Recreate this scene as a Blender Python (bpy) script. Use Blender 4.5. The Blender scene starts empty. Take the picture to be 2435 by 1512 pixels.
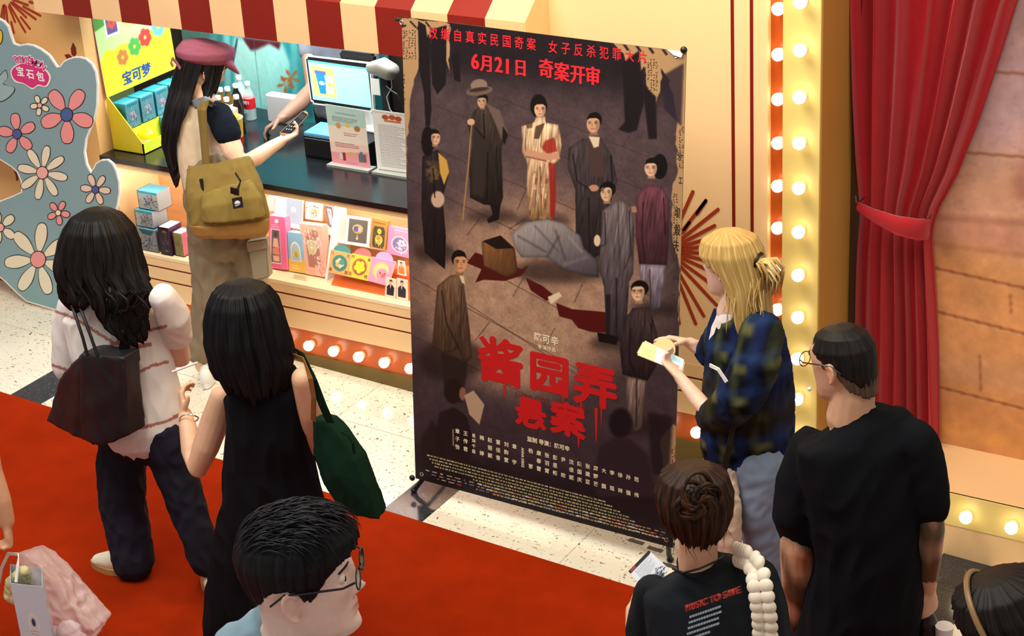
import bpy, bmesh, math, random
import numpy as np
from mathutils import Vector, Matrix

random.seed(7)
RNG = np.random.default_rng(7)
SC = bpy.context.scene
COL = SC.collection
PI = math.pi

# ---------------------------------------------------------------- camera, world, lights, exposure
W_PX, H_PX, F_PX = 2435.0, 1512.0, 4386.0
CAM = np.array([3.6, -6.6, 4.114])
_y, _p, _r = [math.radians(a) for a in (-32.586, 24.694, 3.612)]
_fw = np.array([math.sin(_y)*math.cos(_p), math.cos(_y)*math.cos(_p), -math.sin(_p)])
_rt = np.array([math.cos(_y), -math.sin(_y), 0.0])
_dn = np.cross(_fw, _rt)
_c, _s = math.cos(_r), math.sin(_r)
ROT = np.array([_c*_rt+_s*_dn, -_s*_rt+_c*_dn, _fw])
cd = bpy.data.cameras.new('camera'); cam = bpy.data.objects.new('camera', cd); COL.objects.link(cam)
cd.sensor_width = 36.0; cd.sensor_fit = 'HORIZONTAL'; cd.lens = F_PX/W_PX*36.0; cd.clip_end = 100
M = Matrix.Identity(4)
for i in range(3):
    M[i][0], M[i][1], M[i][2], M[i][3] = ROT[0][i], -ROT[1][i], -ROT[2][i], CAM[i]
cam.matrix_world = M
SC.camera = cam
SC.view_settings.view_transform = 'Standard'
SC.view_settings.look = 'None'
SC.view_settings.gamma = 1.0
SC.view_settings.use_curve_mapping = False
SC.view_settings.exposure = 0.0

wd = bpy.data.worlds.new('world'); SC.world = wd; wd.use_nodes = True
wd.node_tree.nodes['Background'].inputs[0].default_value = (1.0, 0.95, 0.88, 1)
wd.node_tree.nodes['Background'].inputs[1].default_value = 0.42

def area_lamp(name, loc, target, size, power, color, sy=None):
    l = bpy.data.lights.new(name, 'AREA'); l.energy = power; l.color = color
    l.shape = 'RECTANGLE'; l.size = size; l.size_y = sy or size
    o = bpy.data.objects.new(name, l); COL.objects.link(o); o.location = loc
    o.rotation_euler = (Vector(target)-Vector(loc)).to_track_quat('-Z', 'Y').to_euler()
    return o
area_lamp('ceiling_lamp', (-1.2, -3.4, 5.6), (-1.2, -1.6, 0), 4.0, 260, (1.0, 0.97, 0.92), 2.2)
area_lamp('ceiling_lamp', (2.6, -2.2, 4.6), (1.2, 0.2, 1.0), 2.0, 55, (1.0, 0.86, 0.66))
area_lamp('ceiling_lamp', (0.0, -0.9, 3.7), (-0.1, 0.05, 2.3), 0.9, 48, (1.0, 0.68, 0.30))

# ---------------------------------------------------------------- measuring helpers (photo pixel -> point of the place)
def ray(px, py):
    return ROT.T @ np.array([(px-W_PX/2)/F_PX, (py-H_PX/2)/F_PX, 1.0])
def aty(px, py, Y):
    v = ray(px, py); return Vector(CAM+v*((Y-CAM[1])/v[1]))
def atz(px, py, Z):
    v = ray(px, py); return Vector(CAM+v*((Z-CAM[2])/v[2]))
def pxm(p):
    return F_PX/float(ROT[2] @ (np.array(p)-CAM))
def at_plane(px, py, o, n):
    v = Vector(ray(px, py)); c = Vector(CAM)
    return c+v*((Vector(o)-c).dot(n)/v.dot(n))
def floor_z(x):
    return -0.0367*(x+1.524)

# ---------------------------------------------------------------- materials
def lin(c):
    if isinstance(c, str):
        c = [int(c[i:i+2], 16)/255 for i in (0, 2, 4)]
    return tuple((v/12.92 if v <= 0.04045 else ((v+0.055)/1.055)**2.4) for v in c[:3])
_m = {}
def mat(name, col='808080', rough=0.5, metal=0.0, emit=None, power=1.0, bump=0.0, bscale=200, var=0.0, vscale=30, attr=False,
        coat=0.0, trans=0.0, ior=1.45, sheen=0.0, stretch=None, spec=None, alpha=None):
    if name in _m: return _m[name]
    m = bpy.data.materials.new(name); m.use_nodes = True; nt = m.node_tree; b = nt.nodes['Principled BSDF']
    L = nt.links.new
    b.inputs['Base Color'].default_value = (*lin(col), 1); b.inputs['Roughness'].default_value = rough
    b.inputs['Metallic'].default_value = metal
    if spec is not None: b.inputs['Specular IOR Level'].default_value = spec
    if coat: b.inputs['Coat Weight'].default_value = coat; b.inputs['Coat Roughness'].default_value = 0.08
    if trans: b.inputs['Transmission Weight'].default_value = trans; b.inputs['IOR'].default_value = ior
    if sheen: b.inputs['Sheen Weight'].default_value = sheen
    if alpha is not None: b.inputs['Alpha'].default_value = alpha
    if emit:
        b.inputs['Emission Color'].default_value = (*lin(emit), 1); b.inputs['Emission Strength'].default_value = power
    src = None
    if attr:
        a = nt.nodes.new('ShaderNodeAttribute'); a.attribute_name = 'Col'; src = a.outputs['Color']
    if var or bump:
        tc = nt.nodes.new('ShaderNodeTexCoord'); vec = tc.outputs['Object']
        if stretch:
            mp = nt.nodes.new('ShaderNodeMapping'); mp.inputs['Scale'].default_value = stretch; L(vec, mp.inputs['Vector']); vec = mp.outputs[0]
    if var:
        n = nt.nodes.new('ShaderNodeTexNoise'); n.inputs['Scale'].default_value = vscale; n.inputs['Detail'].default_value = 5
        L(vec, n.inputs['Vector'])
        r = nt.nodes.new('ShaderNodeMapRange'); r.inputs['From Min'].default_value = 0.3; r.inputs['From Max'].default_value = 0.7
        r.inputs['To Min'].default_value = 1-var; r.inputs['To Max'].default_value = 1+var; L(n.outputs['Fac'], r.inputs['Value'])
        mx = nt.nodes.new('ShaderNodeVectorMath'); mx.operation = 'SCALE'
        if src is None:
            rgb = nt.nodes.new('ShaderNodeRGB'); rgb.outputs[0].default_value = (*lin(col), 1); src = rgb.outputs[0]
        L(src, mx.inputs[0]); L(r.outputs[0], mx.inputs['Scale']); src = mx.outputs[0]
    if src is not None: L(src, b.inputs['Base Color'])
    if bump:
        n2 = nt.nodes.new('ShaderNodeTexNoise'); n2.inputs['Scale'].default_value = bscale; n2.inputs['Detail'].default_value = 4
        L(vec, n2.inputs['Vector'])
        bp = nt.nodes.new('ShaderNodeBump'); bp.inputs['Strength'].default_value = bump; bp.inputs['Distance'].default_value = 0.004
        L(n2.outputs['Fac'], bp.inputs['Height']); L(bp.outputs[0], b.inputs['Normal'])
    _m[name] = m
    return m

# ---------------------------------------------------------------- objects
def tag(o, label=None, cat=None, group=None, kind=None):
    if label: o['label'] = label
    if cat: o['category'] = cat
    if group: o['group'] = group
    if kind: o['kind'] = kind
    return o
def thing(name, label, cat, loc=(0, 0, 0), rz=0.0, group=None):
    o = bpy.data.objects.new(name, None); COL.objects.link(o); o.empty_display_size = 0.05
    o.location = loc; o.rotation_euler = (0, 0, rz)
    return tag(o, label, cat, group)
def link_mesh(name, me, m=None, parent=None, local=True):
    o = bpy.data.objects.new(name, me); COL.objects.link(o)
    if m is not None:
        for k in (m if isinstance(m, (list, tuple)) else [m]): me.materials.append(k)
    if parent is not None:
        o.parent = parent
        if not local:
            o.matrix_parent_inverse = mw(parent).inverted()
    return o
def mw(o):
    m = Matrix.LocRotScale(o.location, o.rotation_euler, o.scale)
    if o.parent: m = mw(o.parent) @ o.matrix_parent_inverse @ m
    return m
def copy_tree(o, parent=None):
    c = o.copy(); COL.objects.link(c); c.parent = parent
    for ch in list(o.children): copy_tree(ch, c)
    return c

class MB:
    """collects shapes into one mesh"""
    def __init__(s): s.bm = bmesh.new(); s.mi = 0
    def _f(s, vs):
        try:
            f = s.bm.faces.new(vs); f.material_index = s.mi; return f
        except ValueError: return None
    def box(s, x0, x1, y0, y1, z0, z1, bev=0.0, M=None):
        v = [s.bm.verts.new((x, y, z)) for z in (z0, z1) for y in (y0, y1) for x in (x0, x1)]
        fs = [s._f([v[i] for i in q]) for q in ((0, 2, 3, 1), (4, 5, 7, 6), (0, 1, 5, 4), (2, 6, 7, 3), (0, 4, 6, 2), (1, 3, 7, 5))]
        if M is not None: bmesh.ops.transform(s.bm, matrix=M, verts=v)
        if bev:
            es = list({e for f in fs for e in f.edges})
            r = bmesh.ops.bevel(s.bm, geom=es, offset=bev, segments=2, affect='EDGES', profile=0.5)
            for f in r['faces']: f.material_index = s.mi
        return s
    def prism(s, pts, d, M=None):
        """pts: list of Vectors (planar, ordered), extruded by vector d"""
        pts = [Vector(p) for p in pts]; d = Vector(d)
        if M is not None: pts = [M @ p for p in pts]; d = M.to_3x3() @ d
        a = [s.bm.verts.new(p) for p in pts]; b = [s.bm.verts.new(p+d) for p in pts]
        s._f(a[::-1]); s._f(b)
        n = len(pts)
        for i in range(n): s._f([a[i], a[(i+1) % n], b[(i+1) % n], b[i]])
        return s
    def tube(s, pts, r, n=10, cap=True):
        """round tube through pts, r number or list"""
        rs = r if isinstance(r, (list, tuple)) else [r]*len(pts)
        return s.loft([(Vector(p), q, q) for p, q in zip(pts, rs)], n=n, dome=False, cap=cap)
    def loft(s, nodes, side=None, n=16, dome=True, cap=True, sq=2.0):
        P = [Vector(q[0]) for q in nodes]; K = len(P)
        T = []
        for i in range(K):
            t = (P[min(i+1, K-1)]-P[max(i-1, 0)])
            T.append(t.normalized() if t.length > 1e-9 else Vector((0, 0, 1)))
        sd = Vector(side) if side is not None else (Vector((1, 0, 0)) if abs(T[0].x) < 0.9 else Vector((0, 1, 0)))
        rows = []
        seq = []
        if dome:
            for a in (75, 50, 25): seq.append((0, -math.sin(math.radians(a)), math.cos(math.radians(a))))
        for i in range(K): seq.append((i, 0, 1))
        if dome:
            for a in (25, 50, 75): seq.append((K-1, math.sin(math.radians(a)), math.cos(math.radians(a))))
        for i, off, sc in seq:
            t = T[i]; u = (sd-t*sd.dot(t))
            u = u.normalized() if u.length > 1e-6 else t.orthogonal().normalized()
            if side is None: sd = u
            w = t.cross(u)
            rx, ry = nodes[i][1], nodes[i][2]
            c = P[i]+t*off*min(rx, ry)
            ring = []
            for k in range(n):
                a = 2*PI*k/n; ca, sa = math.cos(a), math.sin(a)
                if sq != 2.0:
                    ca = math.copysign(abs(ca)**(2/sq), ca); sa = math.copysign(abs(sa)**(2/sq), sa)
                ring.append(s.bm.verts.new(c+u*(ca*rx*sc)+w*(sa*ry*sc)))
            rows.append(ring)
        for A, B in zip(rows[:-1], rows[1:]):
            for k in range(n): s._f([A[k], A[(k+1) % n], B[(k+1) % n], B[k]])
        if cap:
            s._f(rows[0][::-1]); s._f(rows[-1])
        return s
    def ell(s, c, rx, ry, rz, M3=None, nu=20, nv=12):
        c = Vector(c); M3 = M3 or Matrix.Identity(3)
        rows = []
        top = s.bm.verts.new(c+M3 @ Vector((0, 0, rz))); bot = s.bm.verts.new(c+M3 @ Vector((0, 0, -rz)))
        for j in range(1, nv):
            t = PI*j/nv
            rows.append([s.bm.verts.new(c+M3 @ Vector((rx*math.sin(t)*math.cos(2*PI*k/nu), ry*math.sin(t)*math.sin(2*PI*k/nu), rz*math.cos(t)))) for k in range(nu)])
        for k in range(nu):
            s._f([top, rows[0][k], rows[0][(k+1) % nu]]); s._f([bot, rows[-1][(k+1) % nu], rows[-1][k]])
        for A, B in zip(rows[:-1], rows[1:]):
            for k in range(nu): s._f([A[k], B[k], B[(k+1) % nu], A[(k+1) % nu]])
        return s
    def lathe(s, prof, c=(0, 0, 0), n=24, M=None):
        """prof: (r, z) from bottom to top"""
        rows = []
        for r, z in prof:
            rows.append([s.bm.verts.new((M @ Vector((r*math.cos(2*PI*k/n), r*math.sin(2*PI*k/n), z))) if M is not None else Vector((c[0]+r*math.cos(2*PI*k/n), c[1]+r*math.sin(2*PI*k/n), c[2]+z))) for k in range(n)])
        for A, B in zip(rows[:-1], rows[1:]):
            for k in range(n): s._f([A[k], A[(k+1) % n], B[(k+1) % n], B[k]])
        s._f(rows[0][::-1]); s._f(rows[-1])
        return s
    def mesh(s, name, smooth=False, weld=False):
        if weld: bmesh.ops.remove_doubles(s.bm, verts=s.bm.verts, dist=1e-6)
        bmesh.ops.recalc_face_normals(s.bm, faces=s.bm.faces)
        me = bpy.data.meshes.new(name); s.bm.to_mesh(me); s.bm.free()
        if smooth:
            me.polygons.foreach_set('use_smooth', [True]*len(me.polygons))
        return me
    def build(s, name, m, parent=None, smooth=False, world=True):
        """vertices are in world space when world is set, otherwise in the parent's space"""
        me = s.mesh(name, smooth)
        if smooth: sharp(me)
        return link_mesh(name, me, m, parent, local=not world)
def sharp(me, ang=40):
    try: me.set_sharp_from_angle(angle=math.radians(ang))
    except Exception: pass

def text_mesh(name, txt, size, O, ux, uy, m, parent, bold=0.0, align='CENTER', ext=0.0004, sx=1.0, spacing=1.0, local=False, shear=0.0):
    """flat lettering laid on a surface: O origin, ux right, uy up"""
    c = bpy.data.curves.new(name, 'FONT'); c.body = txt; c.size = size; c.align_x = align; c.align_y = 'CENTER'
    c.extrude = ext; c.offset = bold; c.space_character = spacing; c.resolution_u = 3; c.shear = shear
    t = bpy.data.objects.new(name+'_tmp', c); COL.objects.link(t)
    dg = bpy.context.evaluated_depsgraph_get(); dg.update()
    me = bpy.data.meshes.new_from_object(t.evaluated_get(dg))
    bpy.data.objects.remove(t); bpy.data.curves.remove(c)
    ux = Vector(ux).normalized(); uy = Vector(uy).normalized(); n = ux.cross(uy)
    Mx = Matrix.Identity(4)
    for i in range(3): Mx[i][0], Mx[i][1], Mx[i][2], Mx[i][3] = ux[i]*sx, uy[i], n[i], Vector(O)[i]
    me.transform(Mx); me.materials.clear()
    me.name = name
    return link_mesh(name, me, m, parent, local=local)

# ---------------------------------------------------------------- printed pictures (painted here, flat print only)
class Paint:
    def __init__(s, w, h, col, fmap=None):
        s.w, s.h = w, h; s.a = np.empty((h, w, 3), np.float32); s.a[:] = s.c(col); s.f = fmap
    def c(s, col):
        if isinstance(col, str): return np.array([int(col[i:i+2], 16)/255 for i in (0, 2, 4)], np.float32)
        return np.array(col, np.float32)
    def T(s, pts): return [s.f(*p) for p in pts] if s.f else pts
    def _blend(s, mask, x0, y0, col, alpha):
        h, w = mask.shape; reg = s.a[y0:y0+h, x0:x0+w]
        k = (mask*alpha)[..., None]; reg[:] = reg*(1-k)+(col if isinstance(col, np.ndarray) and col.ndim == 3 else s.c(col))*k
    def poly(s, pts, col, alpha=1.0, feather=1, grad=None, raw=False, grain=0.0, streak=0.0):
        q = np.array(pts if raw else s.T(pts), float); pad = feather*2+2
        x0 = max(0, int(q[:, 0].min())-pad); x1 = min(s.w, int(q[:, 0].max())+pad+1)
        y0 = max(0, int(q[:, 1].min())-pad); y1 = min(s.h, int(q[:, 1].max())+pad+1)
        if x1 <= x0 or y1 <= y0: return s
        X = (np.arange(x0, x1)+0.5)[None, :]; Y = (np.arange(y0, y1)+0.5)[:, None]
        ins = np.zeros((y1-y0, x1-x0), bool)
        n = len(q)
        for i in range(n):
            ax, ay = q[i]; bx, by = q[(i+1) % n]
            if ay == by: continue
            c = ((ay > Y) != (by > Y)) & (X < (bx-ax)*(Y-ay)/(by-ay)+ax)
            ins ^= c
        m = ins.astype(np.float32)
        for _ in range(2): m = s.blur(m, feather)
        if grad is not None:
            c0, c1, ang = s.c(grad[0]), s.c(grad[1]), math.radians(grad[2])
            t = (X-q[:, 0].min())*math.cos(ang)+(Y-q[:, 1].min())*math.sin(ang)
            t = (t-t.min())/max(1e-6, t.max()-t.min()); colr = c0+(c1-c0)*t[..., None]
            colr = colr.astype(np.float32)
        else:
            colr = np.broadcast_to(s.c(col), (y1-y0, x1-x0, 3)).copy()
        if streak:
            hh, ww = m.shape; g = np.random.default_rng(hh*31+ww); q = g.standard_normal((hh//40+3, ww//4+3)).astype(np.float32)
            yi, xi = np.linspace(0, q.shape[0]-1.01, hh), np.linspace(0, q.shape[1]-1.01, ww); xs = np.clip(xi[None, :]+(yi[:, None]*0.8), 0, q.shape[1]-1.01)
            y0_, x0_ = yi.astype(int)[:, None], xs.astype(int); fy, fx = (yi-yi.astype(int))[:, None], xs-x0_
            v = (q[y0_, x0_]*(1-fx)+q[y0_, x0_+1]*fx)*(1-fy)+(q[y0_+1, x0_]*(1-fx)+q[y0_+1, x0_+1]*fx)*fy
            edge = s.blur(s.blur(m, 7), 7)
            colr = (colr*(1+streak*v[..., None])*(0.45+0.6*edge[..., None])).astype(np.float32)
        if grain: colr = colr*(1+grain*RNG.standard_normal((y1-y0, x1-x0, 1)).astype(np.float32))
        s._blend(m, x0, y0, colr, alpha)
        return s
    @staticmethod
    def blur(m, r):
        if r <= 0: return m
        for ax in (0, 1):
            p = np.pad(m, [(r+1, r) if k == ax else (0, 0) for k in (0, 1)], mode='edge')
            cs = np.cumsum(p, axis=ax)
            m = (cs[2*r+1:]-cs[:-2*r-1])/(2*r+1) if ax == 0 else (cs[:, 2*r+1:]-cs[:, :-2*r-1])/(2*r+1)
        return m
    def ell(s, cx, cy, rx, ry, col, rot=0, **k):
        a = math.radians(rot)
        return s.poly([(cx+rx*math.cos(t)*math.cos(a)-ry*math.sin(t)*math.sin(a), cy+rx*math.cos(t)*math.sin(a)+ry*math.sin(t)*math.cos(a)) for t in np.linspace(0, 2*PI, 28, endpoint=False)], col, **k)
    def line(s, pts, w, col, **k):
        for (ax, ay), (bx, by) in zip(pts[:-1], pts[1:]):
            L = math.hypot(bx-ax, by-ay) or 1; nx, ny = -(by-ay)/L*w/2, (bx-ax)/L*w/2
            s.poly([(ax+nx, ay+ny), (bx+nx, by+ny), (bx-nx, by-ny), (ax-nx, ay-ny)], col, **k)
        return s
    def noise(s, amp, cell=8, mono=True, seed=1):
        g = np.random.default_rng(seed); tot = np.zeros((s.h, s.w), np.float32)
        for k, am in ((cell, 1.0), (cell*4, 1.2), (max(1, cell//3), 0.6)):
            q = g.standard_normal((s.h//k+2, s.w//k+2)).astype(np.float32)
            z = np.kron(q, np.ones((k, k), np.float32))[:s.h, :s.w]; z = s.blur(s.blur(z, k//2), k//2); tot += am*z
        s.a *= (1+amp*tot)[..., None]
        return s
    def image(s, name):
        im = bpy.data.images.new(name, s.w, s.h, alpha=False)
        buf = np.ones((s.h, s.w, 4), np.float32); buf[..., :3] = np.clip(s.a, 0, 1)[::-1]
        im.pixels.foreach_set(buf.ravel()); im.update(); im.pack()
        return im
def print_mat(name, paint, rough=0.4, emit=0.0, coat=0.0, spec=0.5):
    m = bpy.data.materials.new(name); m.use_nodes = True; nt = m.node_tree; b = nt.nodes['Principled BSDF']
    t = nt.nodes.new('ShaderNodeTexImage'); t.image = paint.image(name); t.extension = 'EXTEND'
    uv = nt.nodes.new('ShaderNodeUVMap'); nt.links.new(uv.outputs[0], t.inputs[0])
    nt.links.new(t.outputs[0], b.inputs['Base Color']); b.inputs['Roughness'].default_value = rough; b.inputs['Specular IOR Level'].default_value = spec
    if coat: b.inputs['Coat Weight'].default_value = coat
    if emit:
        nt.links.new(t.outputs[0], b.inputs['Emission Color']); b.inputs['Emission Strength'].default_value = emit
    return m
def sheet(name, O, u, v, thick, m_front, m_edge, parent=None, seg=1, local=False):
    """printed sheet: O lower-left corner, u along the width, v up; front faces u x v; thick behind it"""
    O, u, v = Vector(O), Vector(u), Vector(v); n = u.cross(v).normalized()
    vs = [O, O+u, O+u+v, O+v]; bk = [p-n*thick for p in vs]
    me = bpy.data.meshes.new(name)
    me.from_pydata([tuple(p) for p in vs+bk], [], [(0, 1, 2, 3), (7, 6, 5, 4), (0, 4, 5, 1), (1, 5, 6, 2), (2, 6, 7, 3), (3, 7, 4, 0)])
    uvl = me.uv_layers.new(name='UVMap')
    co = [(0, 0), (1, 0), (1, 1), (0, 1)]
    for i in range(4): uvl.data[i].uv = co[i]
    for i in range(4, 24): uvl.data[i].uv = (0.01, 0.01)
    o = link_mesh(name, me, [m_front, m_edge], parent, local=local)
    for i in range(1, 6): me.polygons[i].material_index = 1
    return o
# ---------------------------------------------------------------- setting
CREAM = mat('cream_paint', 'f8d4a4', 0.45, var=0.02, vscale=3)
CREAM2 = mat('cream_board', 'f0c894', 0.42, var=0.03, vscale=4)
MAROON = mat('maroon_paint', '7a1606', 0.45, var=0.05, vscale=8)
ORANGE = mat('orange_lacquer', 'b4521e', 0.3, var=0.04, vscale=6)
PILLARM = mat('pillar_paint', 'ead080', 0.4, var=0.02, vscale=3)
OLIVE = mat('plinth_paint', '6b5520', 0.5, var=0.06, vscale=6)
BLACKM = mat('black_plastic', '0c0c0e', 0.4)
DARK = mat('dark_void', '1a1210', 0.8)
WHITE = mat('white_plastic', 'f2f0ea', 0.4)

def terrazzo(name, base, fleck, scale, rough, thr, base2):
    m = bpy.data.materials.new(name); m.use_nodes = True; nt = m.node_tree; b = nt.nodes['Principled BSDF']; L = nt.links.new
    tc = nt.nodes.new('ShaderNodeTexCoord')
    wob = nt.nodes.new('ShaderNodeTexNoise'); wob.inputs['Scale'].default_value = 22; L(tc.outputs['Object'], wob.inputs['Vector'])
    add = nt.nodes.new('ShaderNodeVectorMath'); add.operation = 'MULTIPLY_ADD'
    L(wob.outputs['Color'], add.inputs[0]); add.inputs[1].default_value = (0.06, 0.06, 0); L(tc.outputs['Object'], add.inputs[2])
    last = None
    for k, (sc, th) in enumerate(((scale, thr), (scale*0.45, thr*0.75))):
        mp = nt.nodes.new('ShaderNodeMapping'); mp.inputs['Scale'].default_value = (1, 2.3, 1); mp.inputs['Rotation'].default_value = (0, 0, 0.5+k*1.3)
        L(add.outputs[0], mp.inputs['Vector'])
        v = nt.nodes.new('ShaderNodeTexVoronoi'); v.inputs['Scale'].default_value = sc; L(mp.outputs[0], v.inputs['Vector'])
        r = nt.nodes.new('ShaderNodeValToRGB'); r.color_ramp.elements[0].position = th; r.color_ramp.elements[1].position = th+0.05
        r.color_ramp.elements[0].color = (1, 1, 1, 1); r.color_ramp.elements[1].color = (0, 0, 0, 1)
        L(v.outputs['Distance'], r.inputs[0])
        sel = nt.nodes.new('ShaderNodeSeparateColor'); L(v.outputs['Color'], sel.inputs[0])
        gt = nt.nodes.new('ShaderNodeMath'); gt.operation = 'GREATER_THAN'; gt.inputs[1].default_value = 0.5; L(sel.outputs[0], gt.inputs[0])
        mu = nt.nodes.new('ShaderNodeMath'); mu.operation = 'MULTIPLY'; L(r.outputs[0], mu.inputs[0]); L(gt.outputs[0], mu.inputs[1])
        if last is None: last = mu.outputs[0]
        else:
            mxm = nt.nodes.new('ShaderNodeMath'); mxm.operation = 'MAXIMUM'; L(last, mxm.inputs[0]); L(mu.outputs[0], mxm.inputs[1]); last = mxm.outputs[0]
    n = nt.nodes.new('ShaderNodeTexNoise'); n.inputs['Scale'].default_value = 5; n.inputs['Detail'].default_value = 6; L(tc.outputs['Object'], n.inputs['Vector'])
    mb = nt.nodes.new('ShaderNodeMix'); mb.data_type = 'RGBA'; L(n.outputs['Fac'], mb.inputs[0])
    mb.inputs[6].default_value = (*lin(base), 1); mb.inputs[7].default_value = (*lin(base2), 1)
    mx = nt.nodes.new('ShaderNodeMix'); mx.data_type = 'RGBA'; L(last, mx.inputs[0]); L(mb.outputs[2], mx.inputs[6]); mx.inputs[7].default_value = (*lin(fleck), 1)
    L(mx.outputs[2], b.inputs['Base Color']); b.inputs['Roughness'].default_value = rough
    return m
TERR = terrazzo('cream_terrazzo', 'ebe7d8', '77683c', 52, 0.13, 0.2, 'dfd9c6')
GRANITE = terrazzo('dark_granite', '33333a', '7c8088', 130, 0.16, 0.16, '26262c')
GROUT = mat('grout', 'a59a76', 0.7)

def sloped(me):
    """the floor falls gently towards +x"""
    for v in me.vertices: v.co.z += floor_z(v.co.x)
    return me
fl = link_mesh('floor', sloped(MB().box(-7, 5.5, -5.5, 1.2, -0.25, -0.0025).mesh('floor')), GROUT); tag(fl, kind='structure')
TW = 0.686; BW = 0.206; PER = 3*TW+BW
X0 = -0.732      # left edge of the dark strip before the poster
ROWS = [(-1.076, -0.392), (-0.39, 0.294)]
k = 0
for blk in range(-3, 3):
    xb = X0+blk*PER
    cells = [(xb, xb+BW, GRANITE)]+[(xb+BW+i*TW, xb+BW+(i+1)*TW, TERR) for i in range(3)]
    for x0, x1, mm in cells:
        if x1 < -5.6 or x0 > 3.4: continue
        for y0, y1 in ROWS:
            g = 0.0011
            me = sloped(MB().box(x0+g, x1-g, y0+g, y1-g, -0.02, 0, bev=0.0006).mesh('tile'))
            link_mesh('tile', me, mm, fl)
CARPET = mat('red_carpet', 'a62c06', 0.97, bump=0.8, bscale=900, var=0.12, vscale=7, spec=0.05)
bmc = MB(); bmc.box(-7, 5.2, -5.4, -0.985, 0.0, 0.007)
ca = link_mesh('carpet', sloped(bmc.mesh('carpet')), CARPET)
tag(ca, 'long plain red carpet runner laid over the speckled floor', 'carpet')

# walls
def struct(name, mb, m, smooth=False):
    return tag(mb.build(name, m, smooth=smooth), kind='structure')
XL, XR = -3.10, -0.36          # stall opening
wb = struct('wall_back', MB().box(XR, 0.676, 0.0, 0.12, 0.464, 3.3), CREAM)
wl = struct('wall_left', MB().box(-6.2, XL, 0.0, 0.12, 0.464, 3.3), mat('ochre_wall', 'e8b676', 0.5, var=0.02, vscale=3))
struct('wall_upper', MB().box(XL, XR, 0.0, 0.12, 1.86, 3.3), CREAM)
for px in (1743.5, 1788):
    a = aty(px-3.6, 300, 0).x; b = aty(px+3.6, 300, 0).x
    link_mesh('line', MB().box(a, b, -0.0025, 0.001, 0.464, 3.3).mesh('line'), MAROON, wb)
RAY = mat('ray_paint', 'a23612', 0.5)
def burst(c, rays, parent, wpx):
    for (ax, ay), (bx, by) in rays:
        A, B = aty(ax, ay, 0), aty(bx, by, 0); d = (B-A).normalized(); n = Vector((-d.z, 0, d.x))
        w = wpx/pxm(A)/2
        pts = []
        for t in np.linspace(-90, 90, 7): pts.append(B+(d*math.cos(math.radians(t))-n*math.sin(math.radians(t)))*w*-1*-1)
        for t in np.linspace(90, 270, 7): pts.append(A+(d*math.cos(math.radians(t))-n*math.sin(math.radians(t)))*w)
        mb = MB(); mb.prism([(p.x, -0.003, p.z) for p in pts], (0, 0.004, 0))
        mb.build('ray', RAY, parent)
c = (1585, 597)
R = []
for ang, r0, r1 in ((-78, 70, 150), (-66, 60, 155), (-52, 66, 152), (-39, 40, 158), (-28, 36, 130), (-17, 36, 120), (-7, 34, 118), (3, 34, 118), (13, 34, 120), (24, 34, 150), (36, 38, 175), (47, 50, 175), (60, 64, 178), (68, 70, 186), (80, 70, 175)):
    a = math.radians(ang); R.append(((c[0]+r0*math.cos(a), c[1]+r0*math.sin(a)), (c[0]+r1*math.cos(a), c[1]+r1*math.sin(a))))
R += [((1658, 508), (1679, 476)), ((1624, 553), (1640, 529))]
burst(c, R, wb, 8.5)
c = (12, -8); R = []
for i, (r0, r1) in enumerate(((20, 78), (22, 74), (60, 92), (20, 58), (50, 95), (24, 90), (20, 70), (62, 96), (22, 96), (26, 64), (62, 88), (24, 88), (20, 60), (22, 82))):
    a = math.radians(-4+i*8.0); R.append(((c[0]+r0*math.cos(a), c[1]+r0*math.sin(a)), (c[0]+r1*math.cos(a), c[1]+r1*math.sin(a))))
burst(c, R, wl, 6)
def leaf(pts, parent, m=MAROON, y=0.0):
    mb = MB(); mb.prism([aty(px, py, y)+Vector((0, -0.003, 0)) for px, py in pts], (0, 0.004, 0)); mb.build('leaf_motif', m, parent)
leaf([(174, 101), (181, 114), (182, 128), (178, 134), (171, 130), (169, 116)], wl)
leaf([(154, 130), (163, 128), (174, 137), (172, 141), (160, 140)], wl)
leaf([(33, 402), (38, 416), (40, 430), (44, 427), (41, 412), (37, 402)], wl)

# base of the stall: boards, inlay lines, recessed strip with bulbs, plinth
BULB = mat('lit_bulb', 'fff6dc', 0.3, emit='fff2cf', power=6.0)
SOCK = mat('bulb_socket', 'f5e6c0', 0.4, emit='ffe2a0', power=0.25)
def bulb_mesh():
    mb = MB(); mb.ell((0, -0.035, 0), 0.0265, 0.0265, 0.0265, nu=16, nv=10)
    mb.mi = 1; mb.loft([((0, 0.0, 0), 0.02, 0.02), ((0, -0.026, 0), 0.0215, 0.0215)], n=14, dome=False)
    me = mb.mesh('bulb', True); me.materials.append(BULB); me.materials.append(SOCK); return me
BM = bulb_mesh()
def bulb(parent, x, y, z):
    o = bpy.data.objects.new('bulb', BM); COL.objects.link(o); o.parent = parent; o.location = (x, y, z); return o
bb = struct('baseboard_back', MB().box(-6.2, 0.70, 0.02, 0.12, 0.0, 0.46), DARK)
def part(name, m, x0, x1, y0, y1, z0, z1, parent, bev=0.0):
    return MB().box(x0, x1, y0, y1, z0, z1, bev).build(name, m, parent)
for z0, z1 in ((0.399, 0.464), (0.323, 0.388), (0.209, 0.312)): part('board', CREAM2, -6.2, 0.70, -0.002, 0.03, z0, z1, bb, 0.003)
for z0, z1 in ((0.388, 0.399), (0.312, 0.323)): part('inlay_line', MAROON, -6.2, 0.70, 0.006, 0.03, z0, z1, bb)
part('light_strip', ORANGE, -6.2, 0.70, 0.012, 0.03, 0.066, 0.209, bb)
part('plinth', OLIVE, -6.2, 0.70, 0.004, 0.03, -0.15, 0.070, bb)
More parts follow.
